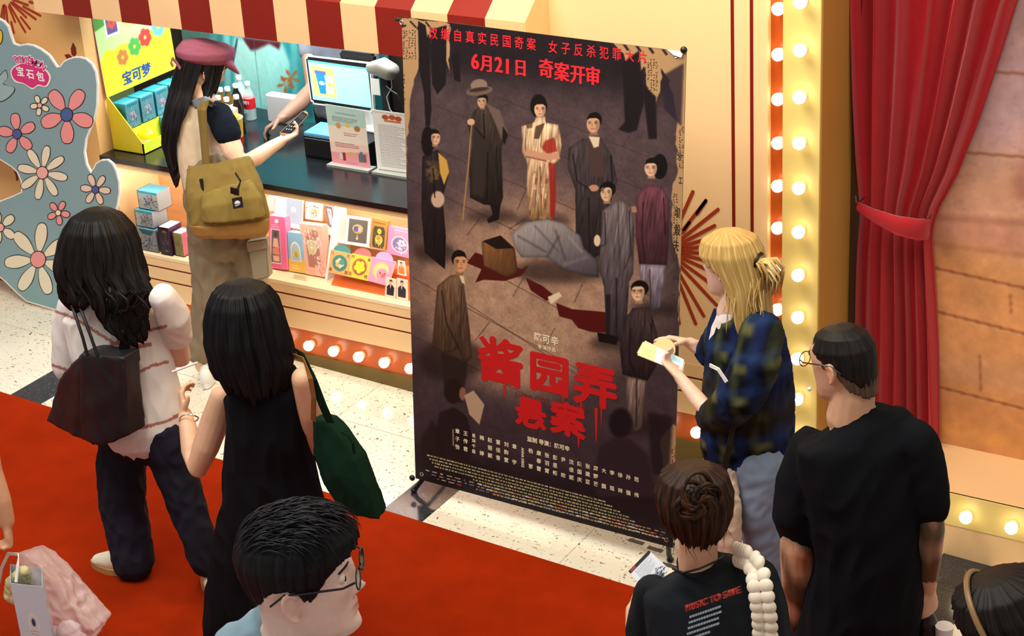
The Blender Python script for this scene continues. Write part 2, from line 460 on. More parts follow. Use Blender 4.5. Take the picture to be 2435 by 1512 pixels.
for i in range(-13, 14):
    x = -1.527+i*0.1555
    if abs(x+0.06) < 0.02 or x > 0.64: continue
    bulb(bb, x, 0.012, 0.135)

# light column at the right of the panel: recessed strip of bulbs, then the projecting column
sp = struct('column_strip', MB().box(0.676, 0.836, 0.03, 0.12, 0.0, 3.3), ORANGE)
for i in range(-8, 9): bulb(sp, 0.722, 0.03, 1.18+i*0.187)
col = struct('column', MB().box(0.796, 0.956, -0.13, 0.20, -0.2, 3.3, 0.003), PILLARM)
for i in range(-8, 9): bulb(col, 0.883, -0.13, 1.248+i*0.190)
struct('gap_fill_1', MB().box(0.80, 0.99, 0.20, 0.34, -0.2, 3.3), mat('dark_gap_brown', '4a2e18', 0.6))  # added brown board stands in for the dark gap beside the curtain
MB().box(0.9555, 0.9605, -0.122, 0.20, 0.182, 3.3).build('side_shade_board', mat('mustard_side_shade', 'c09244', 0.45, var=0.03, vscale=4), col)  # thin added board; its mustard colour paints in the side face's shade
# stage at the right: lit front band, ledge, mural wall behind
st = struct('step', MB().box(0.956, 3.4, -0.13, 0.30, -0.25, 0.182, 0.003), CREAM2)
part('light_band', PILLARM, 0.956, 3.4, -0.134, -0.12, 0.034, 0.182, st)
for i in range(0, 10): bulb(st, 1.253+i*0.189, -0.134, 0.107)
# ---------------------------------------------------------------- mural, curtain
def mural_print():
    p = Paint(600, 800, 'cba08a', None)
    x0, z0, x1, z1 = 1.04, 0.182, 3.3, 3.3
    def f(px, py):
        q = aty(px, py, 0.262); return ((q.x-x0)/(x1-x0)*600, (z1-q.z)/(z1-z0)*800)
    p.f = f
    p.poly([(2000, -300), (2900, -300), (2900, 420), (2000, 420)], 'c9a3a4', feather=30)
    p.poly([(2000, 330), (2900, 420), (2900, 640), (2000, 520)], 'd59f80', feather=24)
    p.poly([(2000, 520), (2900, 700), (2900, 1000), (2000, 830)], 'dc9a62', feather=20)
    p.poly([(2000, 830), (2900, 1030), (2900, 1300), (2000, 1000)], 'cf8f58', feather=12)
    p.poly([(2210, 520), (2435, 545), (2600, 560), (2600, 640), (2435, 610), (2220, 560)], 'c0806a', alpha=0.6, feather=7)
    p.poly([(2200, 510), (2600, 535), (2600, 548), (2200, 520)], '9a5a4a', alpha=0.75, feather=3)
    p.poly([(2210, 575), (2600, 625), (2600, 634), (2210, 582)], 'a3623e', alpha=0.6, feather=2)
    p.poly([(2425, 380), (2700, 390), (2700, 500), (2405, 470)], '9c5a4c', alpha=0.6, feather=6)
    p.poly([(2435, 30), (2700, 30), (2700, 460), (2430, 440)], 'b98c86', alpha=0.5, feather=6)
    for a, b in (((2360, 172), (2700, 188)), ((2285, 362), (2700, 395)), ((2200, 632), (2700, 745)), ((2215, 738), (2700, 860)), ((2200, 912), (2700, 1040))):
        p.line([a, b], 4.5, '7a3a1e', alpha=0.9)
        p.line([(a[0], a[1]+4), (b[0], b[1]+4)], 3, 'e8bfa0', alpha=0.4)
    for a, b in (((2402, 700), (2405, 745)), ((2330, 845), (2332, 930)), ((2500, 395), (2495, 500)), ((2560, 190), (2557, 380)), ((2500, 700), (2506, 800))):
        p.line([a, b], 3.5, '7a3a1e', alpha=0.75)
    p.poly([(2000, 955), (2700, 1110), (2700, 1130), (2000, 975)], 'dba04c', alpha=0.6, feather=5)
    g = np.random.default_rng(3)
    for _ in range(420):
        x, y = g.uniform(2230, 2700), g.uniform(0, 520); w = g.uniform(3, 9)
        p.poly([(x, y), (x+w, y+1.5), (x+w*0.8, y+3.2), (x+1, y+2.2)], '7a5650', alpha=g.uniform(0.25, 0.7))
    p.noise(0.035, 6, seed=5)
    return p
MUR = print_mat('mural_print', mural_print(), 0.55)
mw_ = sheet('wall_mural', (1.04, 0.262, 0.182), (2.26, 0, 0), (0, 0, 3.118), 0.06, MUR, CREAM2); tag(mw_, kind='structure')

VELVET = mat('red_velvet', 'b80a1e', 0.85, sheen=0.25, bump=0.25, bscale=500, var=0.06, vscale=20)
cu = thing('curtain', 'deep red pleated stage curtain tied back beside the lit column', 'curtain', aty(2120, 1020, 0.17))
def curtain_part(z0, z1, left, right, npl, amp, ph, yoff, flare):
    nu, nv = 220, 40; V = []; F = []
    for j in range(nv+1):
        z = z0+(z1-z0)*j/nv
        xl = np.interp(z, *left); xr = np.interp(z, *right); w = xr-xl
        a = np.interp(z, *amp)
        for i in range(nu+1):
            u = i/nu
            s = u*npl*2*PI+ph+1.1*math.sin(u*6+1.3)+0.25*math.sin(z*2+u*5)
            y = yoff-a*(0.5+0.5*math.sin(s))**0.8-0.15*a*math.sin(2.3*s+z*3)
            V.append((xl+w*u+0.35*w/npl*math.cos(s)*0.35, y, z))
    n0 = len(V)
    V += [(x, y+0.012, z) for x, y, z in V]
    q = nu+1
    for j in range(nv):
        for i in range(nu):
            a_ = j*q+i; F.append((a_, a_+1, a_+q+1, a_+q)); b_ = n0+a_; F.append((b_, b_+q, b_+q+1, b_+1))
    for j in range(nv):
        for i in (0, nu):
            a_ = j*q+i; F.append((a_, a_+q, n0+a_+q, n0+a_))
    for i in range(nu):
        for j in (0, nv):
            a_ = j*q+i; F.append((a_, a_+1, n0+a_+1, n0+a_))
    me = bpy.data.meshes.new('drape'); me.from_pydata(V, [], F)
    me.polygons.foreach_set('use_smooth', [True]*len(me.polygons))
    return me
YC = 0.19
def cx(px, py): q = aty(px, py, YC); return q.z, q.x
def tab(*pts):
    q = sorted(cx(*p) for p in pts); return [a for a, b in q], [b for a, b in q]
L_ = tab((2020, -160), (2029, 0), (2033, 200), (2040, 400), (2046, 500), (2040, 600), (2036, 800), (2028, 1000), (2020, 1150))
R_ = tab((2480, -160), (2415, 0), (2378, 120), (2325, 280), (2270, 420), (2215, 520), (2206, 570), (2214, 700), (2221, 850), (2226, 1040), (2230, 1150))
zg = aty(2120, 525, YC).z
me = curtain_part(0.19, 3.3, L_, R_, 6.5, ([0, zg-0.3, zg, zg+0.35, 2.2, 3.3], [0.075, 0.06, 0.045, 0.07, 0.10, 0.11]), 0.4, YC+0.05, 0)
link_mesh('drape', me, VELVET, cu, local=False)
tb = MB()
A = [aty(2038, 482, 0.10), aty(2075, 498, 0.06), aty(2130, 515, 0.045), aty(2185, 523, 0.06), aty(2213, 520, 0.12), aty(2214, 515, 0.21)]
B = [aty(2040, 504, 0.10), aty(2075, 528, 0.06), aty(2130, 558, 0.045), aty(2182, 572, 0.06), aty(2207, 570, 0.12), aty(2209, 563, 0.21)]
for o_ in (0, 1):
    pass
vs = []
for a, b in zip(A, B):
    for t in np.linspace(0, 1, 5):
        p = a.lerp(b, t); vs.append(p+Vector((0, -0.012*math.sin(PI*t), 0)))
n0 = len(vs); vs2 = [v+Vector((0, 0.012, 0)) for v in vs]
F = []
for i in range(len(A)-1):
    for j in range(4):
        a_ = i*5+j; F += [(a_, a_+1, a_+6, a_+5), (n0+a_, n0+a_+5, n0+a_+6, n0+a_+1)]
    for j in (0, 4):
        a_ = i*5+j; F.append((a_, a_+5, n0+a_+5, n0+a_))
for i in (0, len(A)-1):
    for j in range(4):
        a_ = i*5+j; F.append((a_, a_+1, n0+a_+1, n0+a_))
me = bpy.data.meshes.new('tieback'); me.from_pydata([tuple(v) for v in vs+vs2], [], F); me.polygons.foreach_set('use_smooth', [True]*len(me.polygons))
link_mesh('tieback', me, mat('tie_velvet', 'b00c1e', 0.85, sheen=0.25, bump=0.2, bscale=400), cu, local=False)
h = MB(); q = aty(2038, 485, 0.10)
h.tube([q+Vector((0, 0.08, 0.0)), q+Vector((0, 0.0, 0)), q+Vector((0.004, -0.02, 0.015)), q+Vector((0.0, -0.018, 0.04)), q+Vector((-0.006, 0.0, 0.04))], 0.003)
h.build('hook', mat('steel', '9a9a98', 0.3, 1.0), cu, True)

# ---------------------------------------------------------------- awning (each stripe a piece of bent board)
aw = thing('awning', 'maroon and cream striped awning above the snack stall opening', 'awning', (-1.76, -0.2, 1.8))
AWM = mat('awning_maroon', '84190a', 0.45, var=0.04, vscale=6); AWC = mat('awning_cream', 'f5cd98', 0.45, var=0.02, vscale=6)
xs = [-0.344-0.1893*k for k in range(16)]
prof = [(-0.2, 1.795), (-0.2, 2.010), (-0.001, 2.175), (-0.001, 2.16), (-0.185, 2.0), (-0.185, 1.795)]
for k in range(15):
    x1, x0 = xs[k]-0.0006, xs[k+1]+0.0006
    mb = MB(); mb.prism([(x0, y, z) for y, z in prof], (x1-x0, 0, 0)); mb.build('stripe', AWC if k % 2 == 0 else AWM, aw)
for nm, x in (('end_panel', -0.3438), ('end_panel', xs[15]-0.009)):
    mb = MB(); mb.prism([(x, -0.2, 1.795), (x, -0.2, 2.010), (x, -0.001, 2.175), (x, -0.001, 1.795)], (0.009, 0, 0)); mb.build(nm, AWC, aw)

# ---------------------------------------------------------------- stall interior
YB = 1.45
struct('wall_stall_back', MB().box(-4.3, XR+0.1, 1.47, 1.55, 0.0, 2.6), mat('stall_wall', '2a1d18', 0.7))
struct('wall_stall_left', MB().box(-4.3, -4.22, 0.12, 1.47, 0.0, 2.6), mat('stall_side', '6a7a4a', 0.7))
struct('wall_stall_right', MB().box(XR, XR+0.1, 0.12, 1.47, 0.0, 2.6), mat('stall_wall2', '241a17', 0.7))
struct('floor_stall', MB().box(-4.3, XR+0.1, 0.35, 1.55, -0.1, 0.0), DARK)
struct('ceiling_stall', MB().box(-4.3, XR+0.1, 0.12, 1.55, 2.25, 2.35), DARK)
def banner_print():
    w, h = 520, 360; x0, x1, z0, z1 = -3.75, -2.25, 0.45, 1.85
    p = Paint(w, h, '2f8f94')
    p.f = lambda px, py: ((aty(px, py, YB).x-x0)/(x1-x0)*w, (z1-aty(px, py, YB).z)/(z1-z0)*h)
    p.poly([(400, 60), (520, 80), (520, 280), (400, 280)], '5b7468', feather=8)
    for x, c in ((500, '4aa0a4'), (530, '8fd6d2'), (552, '5bb4b4'), (690, '63b9b8'), (706, '3f989a'), (722, '1c5c62')):
        p.poly([(x, 60), (x+16, 60), (x+22, 280), (x+6, 280)], c, feather=3, alpha=0.8)
    p.poly([(556, 92), (580, 88), (668, 96), (690, 150), (688, 200), (650, 262), (604, 262), (560, 200), (552, 140)], 'b4e6dc', feather=4, grad=('bfe9df', '7fcfc9', 60))
    p.poly([(562, 92), (566, 92), (556, 150), (551, 150)], '2a3c44'); p.poly([(575, 88), (668, 100), (664, 118), (640, 104), (610, 118), (596, 120)], '5a1a24', feather=2)
    for cx_, cy_ in ((692, 185), (664, 238), (680, 200)):
        for a in range(5):
            t = a*1.256+0.4; p.poly([(cx_, cy_), (cx_+16*math.cos(t-0.25), cy_+16*math.sin(t-0.25)), (cx_+24*math.cos(t), cy_+24*math.sin(t)), (cx_+16*math.cos(t+0.25), cy_+16*math.sin(t+0.25))], 'b5602c')
    p.line([(603, 92), (622, 258)], 1, '3a6a70')
    p.poly([(396, 60), (412, 64), (430, 200), (415, 200)], 'c2327e', feather=1)
    p.noise(0.02, 5, seed=2); return p
bn = sheet('banner', (-3.75, YB, 0.45), (1.5, 0, 0), (0, 0, 1.4), 0.01, print_mat('banner_print', banner_print(), 0.5), DARK)
tag(bn, 'teal printed banner with pale rounded shape hanging at the back of the stall', 'banner')

# ---------------------------------------------------------------- counter and display niche
CT = mat('black_worktop', '15171b', 0.22, var=0.2, vscale=3, coat=0.1)
area_lamp('stall_lamp', (-1.9, 0.45, 2.2), (-2.0, 0.55, 0.9), 1.6, 60, (0.88, 0.97, 1.0), 0.5)
area_lamp('stall_lamp', (-2.6, 0.75, 2.15), (-2.9, 1.45, 1.1), 1.2, 40, (0.88, 0.98, 1.0), 0.3)
ctr = thing('snack_counter', 'snack stall counter with black worktop over a lit display niche', 'counter', (-1.75, 0.3, 0.0))
mb = MB(); pts = [(XL, -0.012), (XR, -0.012), (XR, 0.95), (-2.55, 0.83), (-2.72, 0.93), (XL, 0.97)]
mb.prism([(x, y, 0.955) for x, y in pts], (0, 0, 0.029)); mb.build('worktop', CT, ctr)
part('rail', CREAM2, XL, XR, 0.0, 0.02, 0.925, 0.955, ctr)
WOOD = mat('pale_wood', 'e6b07c', 0.5, var=0.12, vscale=5, stretch=(1, 1, 7))
part('niche_back', WOOD, XL, XR, 0.32, 0.34, 0.45, 0.955, ctr)
part('niche_side', CREAM2, XL, XL+0.075, 0.0, 0.33, 0.464, 0.955, ctr)
part('niche_side', CREAM2, XR-0.02, XR, 0.0, 0.33, 0.464, 0.955, ctr)
part('niche_shelf', mat('shelf_laminate', 'f6dcb2', 0.35), XL, XR, -0.006, 0.33, 0.446, 0.4655, ctr, 0.002)
LED = mat('lit_strip', 'fff4e0', 0.4, emit='fff4ea', power=45.0)
part('led_strip', LED, XL+0.1, XR-0.05, 0.03, 0.045, 0.935, 0.942, ctr)
part('led_strip', LED, XL+0.1, XR-0.05, 0.285, 0.297, 0.935, 0.942, ctr)
# ---------------------------------------------------------------- goods: small printed boxes and cards
def draw(base, cmds, w=110, h=150, noise=0.0):
    p = Paint(w, h, base); sx, sy = w/100.0, h/100.0
    p.f = lambda x, y: (x*sx, y*sy)
    for c in cmds:
        k = c[0]
        if k == 'r': p.poly([(c[1], c[2]), (c[3], c[2]), (c[3], c[4]), (c[1], c[4])], c[5])
        elif k == 'e': p.ell(c[1], c[2], c[3], c[4], c[5])
        elif k == 'p': p.poly(c[1], c[2])
        elif k == 'l': p.line(c[1], c[2], c[3])
        elif k == 'f':   # flower of n petals: x, y, radius, unused, n, colour
            for i in range(c[5]):
                a = 2*PI*i/c[5]+0.3; p.ell(c[1]+c[3]*0.6*math.cos(a), c[2]+c[3]*0.6*math.sin(a)*sx/sy, c[3]*0.42, c[3]*0.42*sx/sy, c[6])
        elif k == 'c':
            g = np.random.default_rng(c[1])
            for _ in range(c[2]):
                x, y = g.normal((c[3]+c[5])/2, (c[5]-c[3])/4), g.normal((c[4]+c[6])/2, (c[6]-c[4])/4); a = g.uniform(0, PI); L = g.uniform(3, 9)
                p.line([(x, y), (x+L*math.cos(a), y+L*math.sin(a))], g.uniform(2.5, 6.5), c[7][int(g.integers(len(c[7])))])
        elif k == 't':   # rows of small print
            g = np.random.default_rng(int(c[1]*7+c[2]))
            y = c[2]
            while y < c[4]:
                x = c[1]; xe = c[3]-g.uniform(0, (c[3]-c[1])*0.35)
                while x < xe:
                    L = g.uniform(2, 5); p.poly([(x, y), (min(x+L, xe), y), (min(x+L, xe), y+c[6]), (x, y+c[6])], c[5], alpha=0.8, feather=0); x += L+1
                y += c[6]*2.2
    if noise: p.noise(noise, 4, seed=9)
    return p
EDGE = mat('card_edge', 'efe9dc', 0.5)
ACR = mat('clear_acrylic', 'ffffff', 0.04, trans=1.0, ior=1.3, spec=0.5)
def quad_box(name, quad, Yb, lean, thick, m, edge, parent=None, yaw=0.0, Z=None, ground=None):
    """quad: photo pixels bl, br, tr, tl of the front face, which stands at depth Yb leaning back by lean degrees"""
    o = atz(*quad[0], Z) if Z is not None else aty(*quad[0], Yb)
    n = Matrix.Rotation(math.radians(yaw), 3, 'Z') @ Vector((0, -math.cos(math.radians(lean)), math.sin(math.radians(lean))))
    P = [at_plane(*q, o, n) for q in quad]
    if Z is not None:
        dz = Z-min(p.z for p in P[:2])
    B = [p-n*thick for p in P]
    if ground is not None:
        dz = Vector((0, 0, max(0.0, ground-min(p.z for p in P+B))))
        P = [p+dz for p in P]; B = [p+dz for p in B]
    me = bpy.data.meshes.new(name)
    me.from_pydata([tuple(p) for p in P+B], [], [(0, 1, 2, 3), (7, 6, 5, 4), (0, 4, 5, 1), (1, 5, 6, 2), (2, 6, 7, 3), (3, 7, 4, 0)])
    uvl = me.uv_layers.new(name='UVMap')
    for i, c_ in enumerate([(0, 0), (1, 0), (1, 1), (0, 1)]): uvl.data[i].uv = c_
    obj = link_mesh(name, me, [m, edge], parent, local=False)
    for i in range(1, 6): me.polygons[i].material_index = 1
    return obj, P, n
CONF = ['e8b23a', '2f6fc0', '1f3a70', 'd8662e', 'f3efe6', '6fb7d8', '3a3a44']
WOODB = 0.4656
TEAL = mat('teal_card', '3fb6cc', 0.35); GREYC = mat('grey_card', 'c9d6de', 0.3); PURP = mat('purple_card', '5a2a62', 0.35)
PINKC = mat('pink_card', 'ef8fb4', 0.4); PEACH = mat('peach_card', 'f2bda8', 0.45); YEL = mat('yellow_card', 'f0dc26', 0.4); BROWNC = mat('kraft_card', 'b98a44', 0.5)
WHC = mat('white_card', 'f4f2ee', 0.35); ORC = mat('orange_card', 'd8621c', 0.4)

def cased_box(name, label, x0, x1, y0, y1, z0, z1, pm, side, group=None, rz=0.0, top=TEAL):
    """printed carton in a clear case, front faces -y"""
    t = thing(name, label, 'box', ((x0+x1)/2, (y0+y1)/2, z0), rz, group)
    hx, hy, h = (x1-x0)/2, (y1-y0)/2, z1-z0
    sheet('carton', (-hx+.004, -hy+.004, .003), (2*hx-.008, 0, 0), (0, 0, h-.006), 2*hy-.008, pm, side, t, local=True)
    MB().box(-hx+.004, hx-.004, -hy+.004, hy-.004, h-.003, h-.0025).build('carton_top', top, t, world=False)
    MB().box(-hx, hx, -hy, hy, 0, h).build('clear_case', CASE, t, world=False)
    return t
CASE = bpy.data.materials.new('clear_case'); CASE.use_nodes = True
_nt = CASE.node_tree; _nt.nodes.remove(_nt.nodes['Principled BSDF'])
_g = _nt.nodes.new('ShaderNodeBsdfGlossy'); _g.inputs['Roughness'].default_value = 0.05
_t = _nt.nodes.new('ShaderNodeBsdfTransparent'); _x = _nt.nodes.new('ShaderNodeMixShader'); _f = _nt.nodes.new('ShaderNodeFresnel'); _f.inputs[0].default_value = 1.35
_nt.links.new(_f.outputs[0], _x.inputs[0]); _nt.links.new(_t.outputs[0], _x.inputs[1]); _nt.links.new(_g.outputs[0], _x.inputs[2]); _nt.links.new(_x.outputs[0], _nt.nodes['Material Output'].inputs[0])

pa = print_mat('carton_bright', draw('d4e8f4', [('r', 0, 0, 100, 14, '48bdd4'), ('c', 4, 100, 10, 20, 95, 95, CONF)]), 0.35)
pb = print_mat('carton_grey', draw('c4d6e0', [('p', [(8, 5), (92, 5), (70, 30), (25, 26)], '2a7f96'), ('c', 8, 110, 14, 35, 90, 95, CONF)]), 0.35)
cased_box('card_carton', 'clear cased pale blue carton, lowest of the stack of three in the niche', -2.95, -2.815, 0.02, 0.13, WOODB, 0.595, pb, GREYC, 'trading card cartons in the niche')
cased_box('card_carton', 'clear cased pale blue carton in the middle of the stack of three', -2.955, -2.83, 0.03, 0.15, 0.5955, 0.69, pa, GREYC, 'trading card cartons in the niche')
cased_box('card_carton', 'clear cased pale blue carton on top of the stack of three', -2.935, -2.795, 0.05, 0.16, 0.6905, 0.795, pa, GREYC, 'trading card cartons in the niche')
pc = print_mat('carton_dark', draw('2a1c38', [('c', 3, 50, 15, 20, 85, 80, ['c94a8a', '7a3ab0', 'd8a23a', '4a6ad0', '2a1c38']), ('r', 30, 12, 70, 20, 'd89a4a'), ('r', 30, 84, 70, 90, 'b9a0c0')]), 0.3)
cased_box('card_carton', 'dark purple carton in a clear case beside the blue stack', -2.79, -2.715, 0.015, 0.12, WOODB, 0.625, pc, PURP, 'trading card cartons in the niche', top=WHC)
pd = print_mat('carton_lime', draw('b9c86a', [('c', 13, 50, 10, 20, 90, 90, ['e8e0a0', 'd05a8a', '6a8a3a'])]), 0.4)
cased_box('card_carton', 'lime and pink carton in a clear case beside the purple carton', -2.708, -2.645, 0.03, 0.11, WOODB, 0.60, pd, PINKC, 'trading card cartons in the niche', top=WHC)

def good(name, label, cat, quad, Yb, lean, thick, pm, edge, group=None, yaw=0):
    q = [(Vector((0, 0, 0)))]
    o, P, n = quad_box(name, quad, Yb, lean, thick, pm, edge, yaw=yaw, ground=WOODB+.0005)
    tag(o, label, cat, group)
    return o, P, n
# white risers
RISER = mat('white_acrylic', 'f6f4f2', 0.15, spec=0.6)
for nm, lab, q, x in (('display_riser', 'white sloping acrylic riser behind the pink boxes', ((640, 642), (668, 646), (676, 470), (663, 466)), 0), ('display_riser', 'white sloping acrylic riser between the pink boxes and the round charm cards', ((772, 662), (781, 664), (822, 498), (802, 492)), 0)):
    t = thing(nm, lab, 'stand', aty(*q[0], 0.1))
    b = aty(*q[0], 0.085); tp = aty(*q[3], 0.26); w = 0.012
    mb = MB(); mb.prism([(b.x, b.y, WOODB), (b.x+0.02, 0.28, WOODB), (tp.x+0.03, 0.28, 0.84), (tp.x, 0.25, 0.845), ], (w, 0, 0)); mb.build('side', RISER, t)
    mb = MB()
    zs_ = aty(700, 531, .24).z-.008 if 'pink boxes' in lab and 'behind' in lab else aty(850, 584, .18).z-.012
    mb.box(b.x+0.013, b.x+0.34 if 'behind' in lab else b.x+0.42, 0.195, 0.29, zs_, zs_+0.004)
    mb.build('shelf', RISER, t)
pl = print_mat('leaf_card', draw('a8c3d8', [('f', 52, 42, 15, 14, 7, 'f6f4f0'), ('l', [(52, 45), (52, 72)], 3, 'c9b26a')]), 0.4)
good('gift_card', 'pale blue card with a white leaf at the back of the niche', 'card', ((674, 530), (717, 535), (720, 477), (676, 470)), 0.24, 12, 0.012, pl, WHC)
pl = print_mat('sketch_card', draw('f4f1ea', [('p', [(50, 12), (74, 28), (70, 34), (46, 20)], '6aa0b8'), ('c', 21, 60, 20, 20, 85, 90, ['e0c46a', 'c9b26a', '55504a', 'f0dc9a'])]), 0.4)
good('gift_card', 'white card with a gold line drawing behind the ornate pink box', 'card', ((726, 520), (765, 526), (766, 485), (726, 480)), 0.24, 12, 0.012, pl, WHC)
pl = print_mat('grey_frame_card', draw('7d7d86', [('r', 20, 12, 80, 88, 'd9d3e0'), ('r', 30, 18, 60, 40, 'b9b0c8')]), 0.3)
good('photo_frame', 'slim grey frame leaning at the back of the niche', 'frame', ((783, 540), (797, 542), (789, 492), (772, 488)), 0.23, 15, 0.012, pl, GREYC)
pl = print_mat('pink_doll_box', draw('ee6f9f', [('r', 12, 24, 70, 90, 'fbe9ee'), ('r', 18, 26, 68, 88, '6a6470'), ('e', 44, 34, 10, 6, '5a4038'), ('p', [(30, 42), (58, 42), (62, 60), (26, 58)], 'f2b9a0'), ('p', [(28, 60), (62, 60), (64, 74), (26, 72)], 'e88a70'), ('p', [(28, 75), (62, 75), (62, 86), (30, 86)], 'f0b8a8'), ('e', 48, 9, 12, 4, 'fff4f6'), ('t', 14, 16, 74, 22, 'fbe0ea', 1.5), ('t', 20, 92, 74, 98, 'c03a74', 1.5)], 90, 220), 0.3)
good('toy_box', 'tall pink window box with a dressed doll inside', 'box', ((638, 636), (683, 642), (677, 517), (640, 512)), 0.09, 6, 0.045, pl, PINKC)
pl = print_mat('arch_box', draw('8fc4e4', [('r', 0, 66, 100, 100, 'ecc25a'), ('e', 50, 42, 32, 20, 'e9f2f6'), ('r', 18, 42, 82, 72, 'e4eef2'), ('e', 50, 42, 25, 15, 'b9c9d0'), ('r', 25, 42, 75, 70, 'b4c6ce'), ('f', 54, 52, 16, 16, 6, 'd8d43a'), ('e', 54, 55, 9, 8, 'b9a838'), ('t', 18, 82, 80, 92, 'f6e6b0', 3)], 100, 200), 0.3)
good('toy_box', 'blue and yellow window box with an arched opening', 'box', ((688, 650), (728, 656), (718, 562), (684, 557)), 0.10, 6, 0.04, pl, mat('blue_card', '8fc4e4', 0.4))
pl = print_mat('ornate_box', draw('f2b8a6', [('r', 18, 10, 78, 84, 'b27f70'), ('c', 5, 40, 0, 0, 50, 40, ['f6c8b8', 'f2b0a0', 'fbe0d6']), ('c', 6, 40, 60, 0, 100, 50, ['f6c8b8', 'f2b0a0', 'fbe0d6']), ('c', 7, 70, 50, 62, 100, 110, ['f6c8b8', 'ee9a90', 'fbe0d6']), ('e', 44, 44, 21, 15, 'e4dcc0'), ('e', 44, 44, 17, 12, 'c3c4a8'), ('c', 9, 22, 30, 34, 58, 54, ['f0ecd8', 'd6cc90'])], 120, 240), 0.35)
good('toy_box', 'ornate peach pink window box with a round gold charm', 'box', ((728, 655), (777, 663), (765, 541), (712, 535)), 0.10, 7, 0.05, pl, PEACH)
pl = print_mat('price_sign', draw('f6e8c0', [('t', 14, 30, 90, 80, 'b9a070', 9)], 80, 40), 0.4)
good('price_sign', 'small cream price label on the niche shelf', 'sign', ((696, 661), (729, 667), (730, 655), (698, 650)), 0.04, 15, 0.004, pl, EDGE)
pl = print_mat('pendant_frame', draw('f3f4f6', [('r', 11, 8, 89, 92, '6b6a64'), ('f', 49, 42, 22, 22, 9, 'f0dc9a'), ('e', 49, 44, 20, 15, 'c8a050'), ('r', 34, 34, 50, 52, '5a6ab0'), ('r', 52, 34, 64, 52, 'b9c4e0'), ('l', [(49, 64), (49, 76)], 3, 'e8d08a'), ('e', 49, 77, 5, 5, 'e8d08a')]), 0.3)
good('pendant_frame', 'white framed gold fan pendant standing in the niche', 'frame', ((820, 578), (877, 586), (882, 521), (825, 513)), 0.17, 10, 0.014, pl, WHC)
pl = print_mat('gold_charm_box', draw('c2934a', [('t', 12, 10, 92, 20, '7a5a24', 5), ('p', [(22, 24), (78, 24), (86, 36), (86, 88), (78, 96), (22, 96), (14, 88), (14, 36)], '55503c'), ('f', 52, 40, 13, 12, 8, 'f3dc5a'), ('e', 52, 68, 24, 16, 'e4cc62'), ('e', 48, 64, 10, 8, 'c98a4a'), ('c', 31, 26, 24, 50, 84, 96, ['f6e6a0', 'e0c04a', 'b99a3a'])]), 0.35)
good('charm_box', 'brown window box with a golden flower charm', 'box', ((879, 588), (917, 596), (923, 526), (884, 518)), 0.18, 10, 0.02, pl, BROWNC)
pl = print_mat('pink_mirror_box', draw('f59ac4', [('r', 30, 0, 100, 40, 'f6a8cc'), ('l', [(30, 8), (100, 8)], 3, 'fbd6e6'), ('e', 58, 58, 40, 30, 'f6ecf2'), ('e', 58, 58, 34, 26, '8a80b0'), ('f', 68, 52, 18, 18, 5, 'f4ecf4'), ('c', 41, 30, 40, 50, 100, 90, ['f6eef6', 'c9b8d6', 'f0c8dc'])]), 0.3)
good('charm_box', 'bright pink box with a round mirror at the end of the row', 'box', ((920, 602), (972, 614), (972, 548), (924, 538)), 0.17, 10, 0.03, pl, PINKC)
# charm cards in a row on a sloping orange tray
tr = thing('charm_tray', 'sloping orange tray holding the round charm cards', 'tray', aty(860, 680, 0.1))
q = [aty(788, 660, 0.06), aty(918, 690, 0.06)]
mb = MB(); x0, x1 = aty(800, 660, 0.1).x, -1.20
mb.prism([(x0, 0.05, WOODB), (x0, 0.19, WOODB), (x0, 0.19, 0.585), (x0, 0.175, 0.585)], (x1-x0, 0, 0)); mb.build('tray', ORC, tr)
ch = {'a': ('f2ac6c', '3f8f8a', [('f', 50, 50, 22, 20, 6, 'd8d09a'), ('e', 60, 44, 12, 12, '4a9aa0'), ('e', 40, 58, 9, 9, 'c9b46a')]),
      'b': ('f2cf4c', 'b0684a', [('f', 50, 50, 27, 25, 5, 'f6e63a'), ('e', 50, 50, 12, 11, 'f0d42a')]),
      'c': ('f39ac0', 'f6c860', [('e', 58, 62, 26, 24, 'f49ab0'), ('e', 70, 58, 4, 5, 'b03a4a'), ('e', 48, 58, 4, 5, 'b03a4a'), ('e', 64, 66, 10, 8, 'ee6a5a')])}
row = (('a', ((780, 647), (828, 658), (836, 604), (787, 593)), 'peach card with a teal round window and gold charm', '八方来财', '4a8f88'),
       ('b', ((826, 657), (874, 668), (884, 612), (837, 602)), 'yellow card with a golden pinwheel charm', '时来运转', 'c0706e'),
       ('c', ((873, 667), (921, 680), (940, 622), (884, 610)), 'pink card with a round window and pink charm', '', 'f0a0c8'))
for key, quad, lab, txt, hd in row:
    b, ring, cm = ch[key]
    pm = print_mat('charm_card_print', draw(b, [('e', 50, 50, 36, 36, ring), ('e', 53, 52, 31, 31, {'a': '5a7a6a', 'b': 'a8604a', 'c': 'f6d09a'}[key])]+cm, 130, 130), 0.4)
    t = thing('charm_card', lab, 'card', aty(*quad[0], 0.04), group='round charm cards on the orange tray')
    o, P, n = quad_box('card', quad, 0.055, 24, 0.012, pm, EDGE, t)
    u, v = (P[1]-P[0]), (P[3]-P[0])
    mb = MB(); mid = (P[2]+P[3])/2
    mb.prism([mid+u*0.42*math.cos(a)+v*0.30*max(0, math.sin(a))-n*0.006 for a in np.linspace(0, PI, 14)], -n*0.003); mb.build('hanger', mat('hang_'+hd, hd, 0.4), t)
    for i, ch_ in enumerate(txt):
        fx, fy = ((0.10, 0.86), (0.88, 0.86), (0.10, 0.14), (0.88, 0.14))[i]
        text_mesh('lettering', ch_, 0.021, P[0]+u*fx+v*fy+n*0.0006, u, v, mat('brown_ink', '5a3418', 0.5), t)
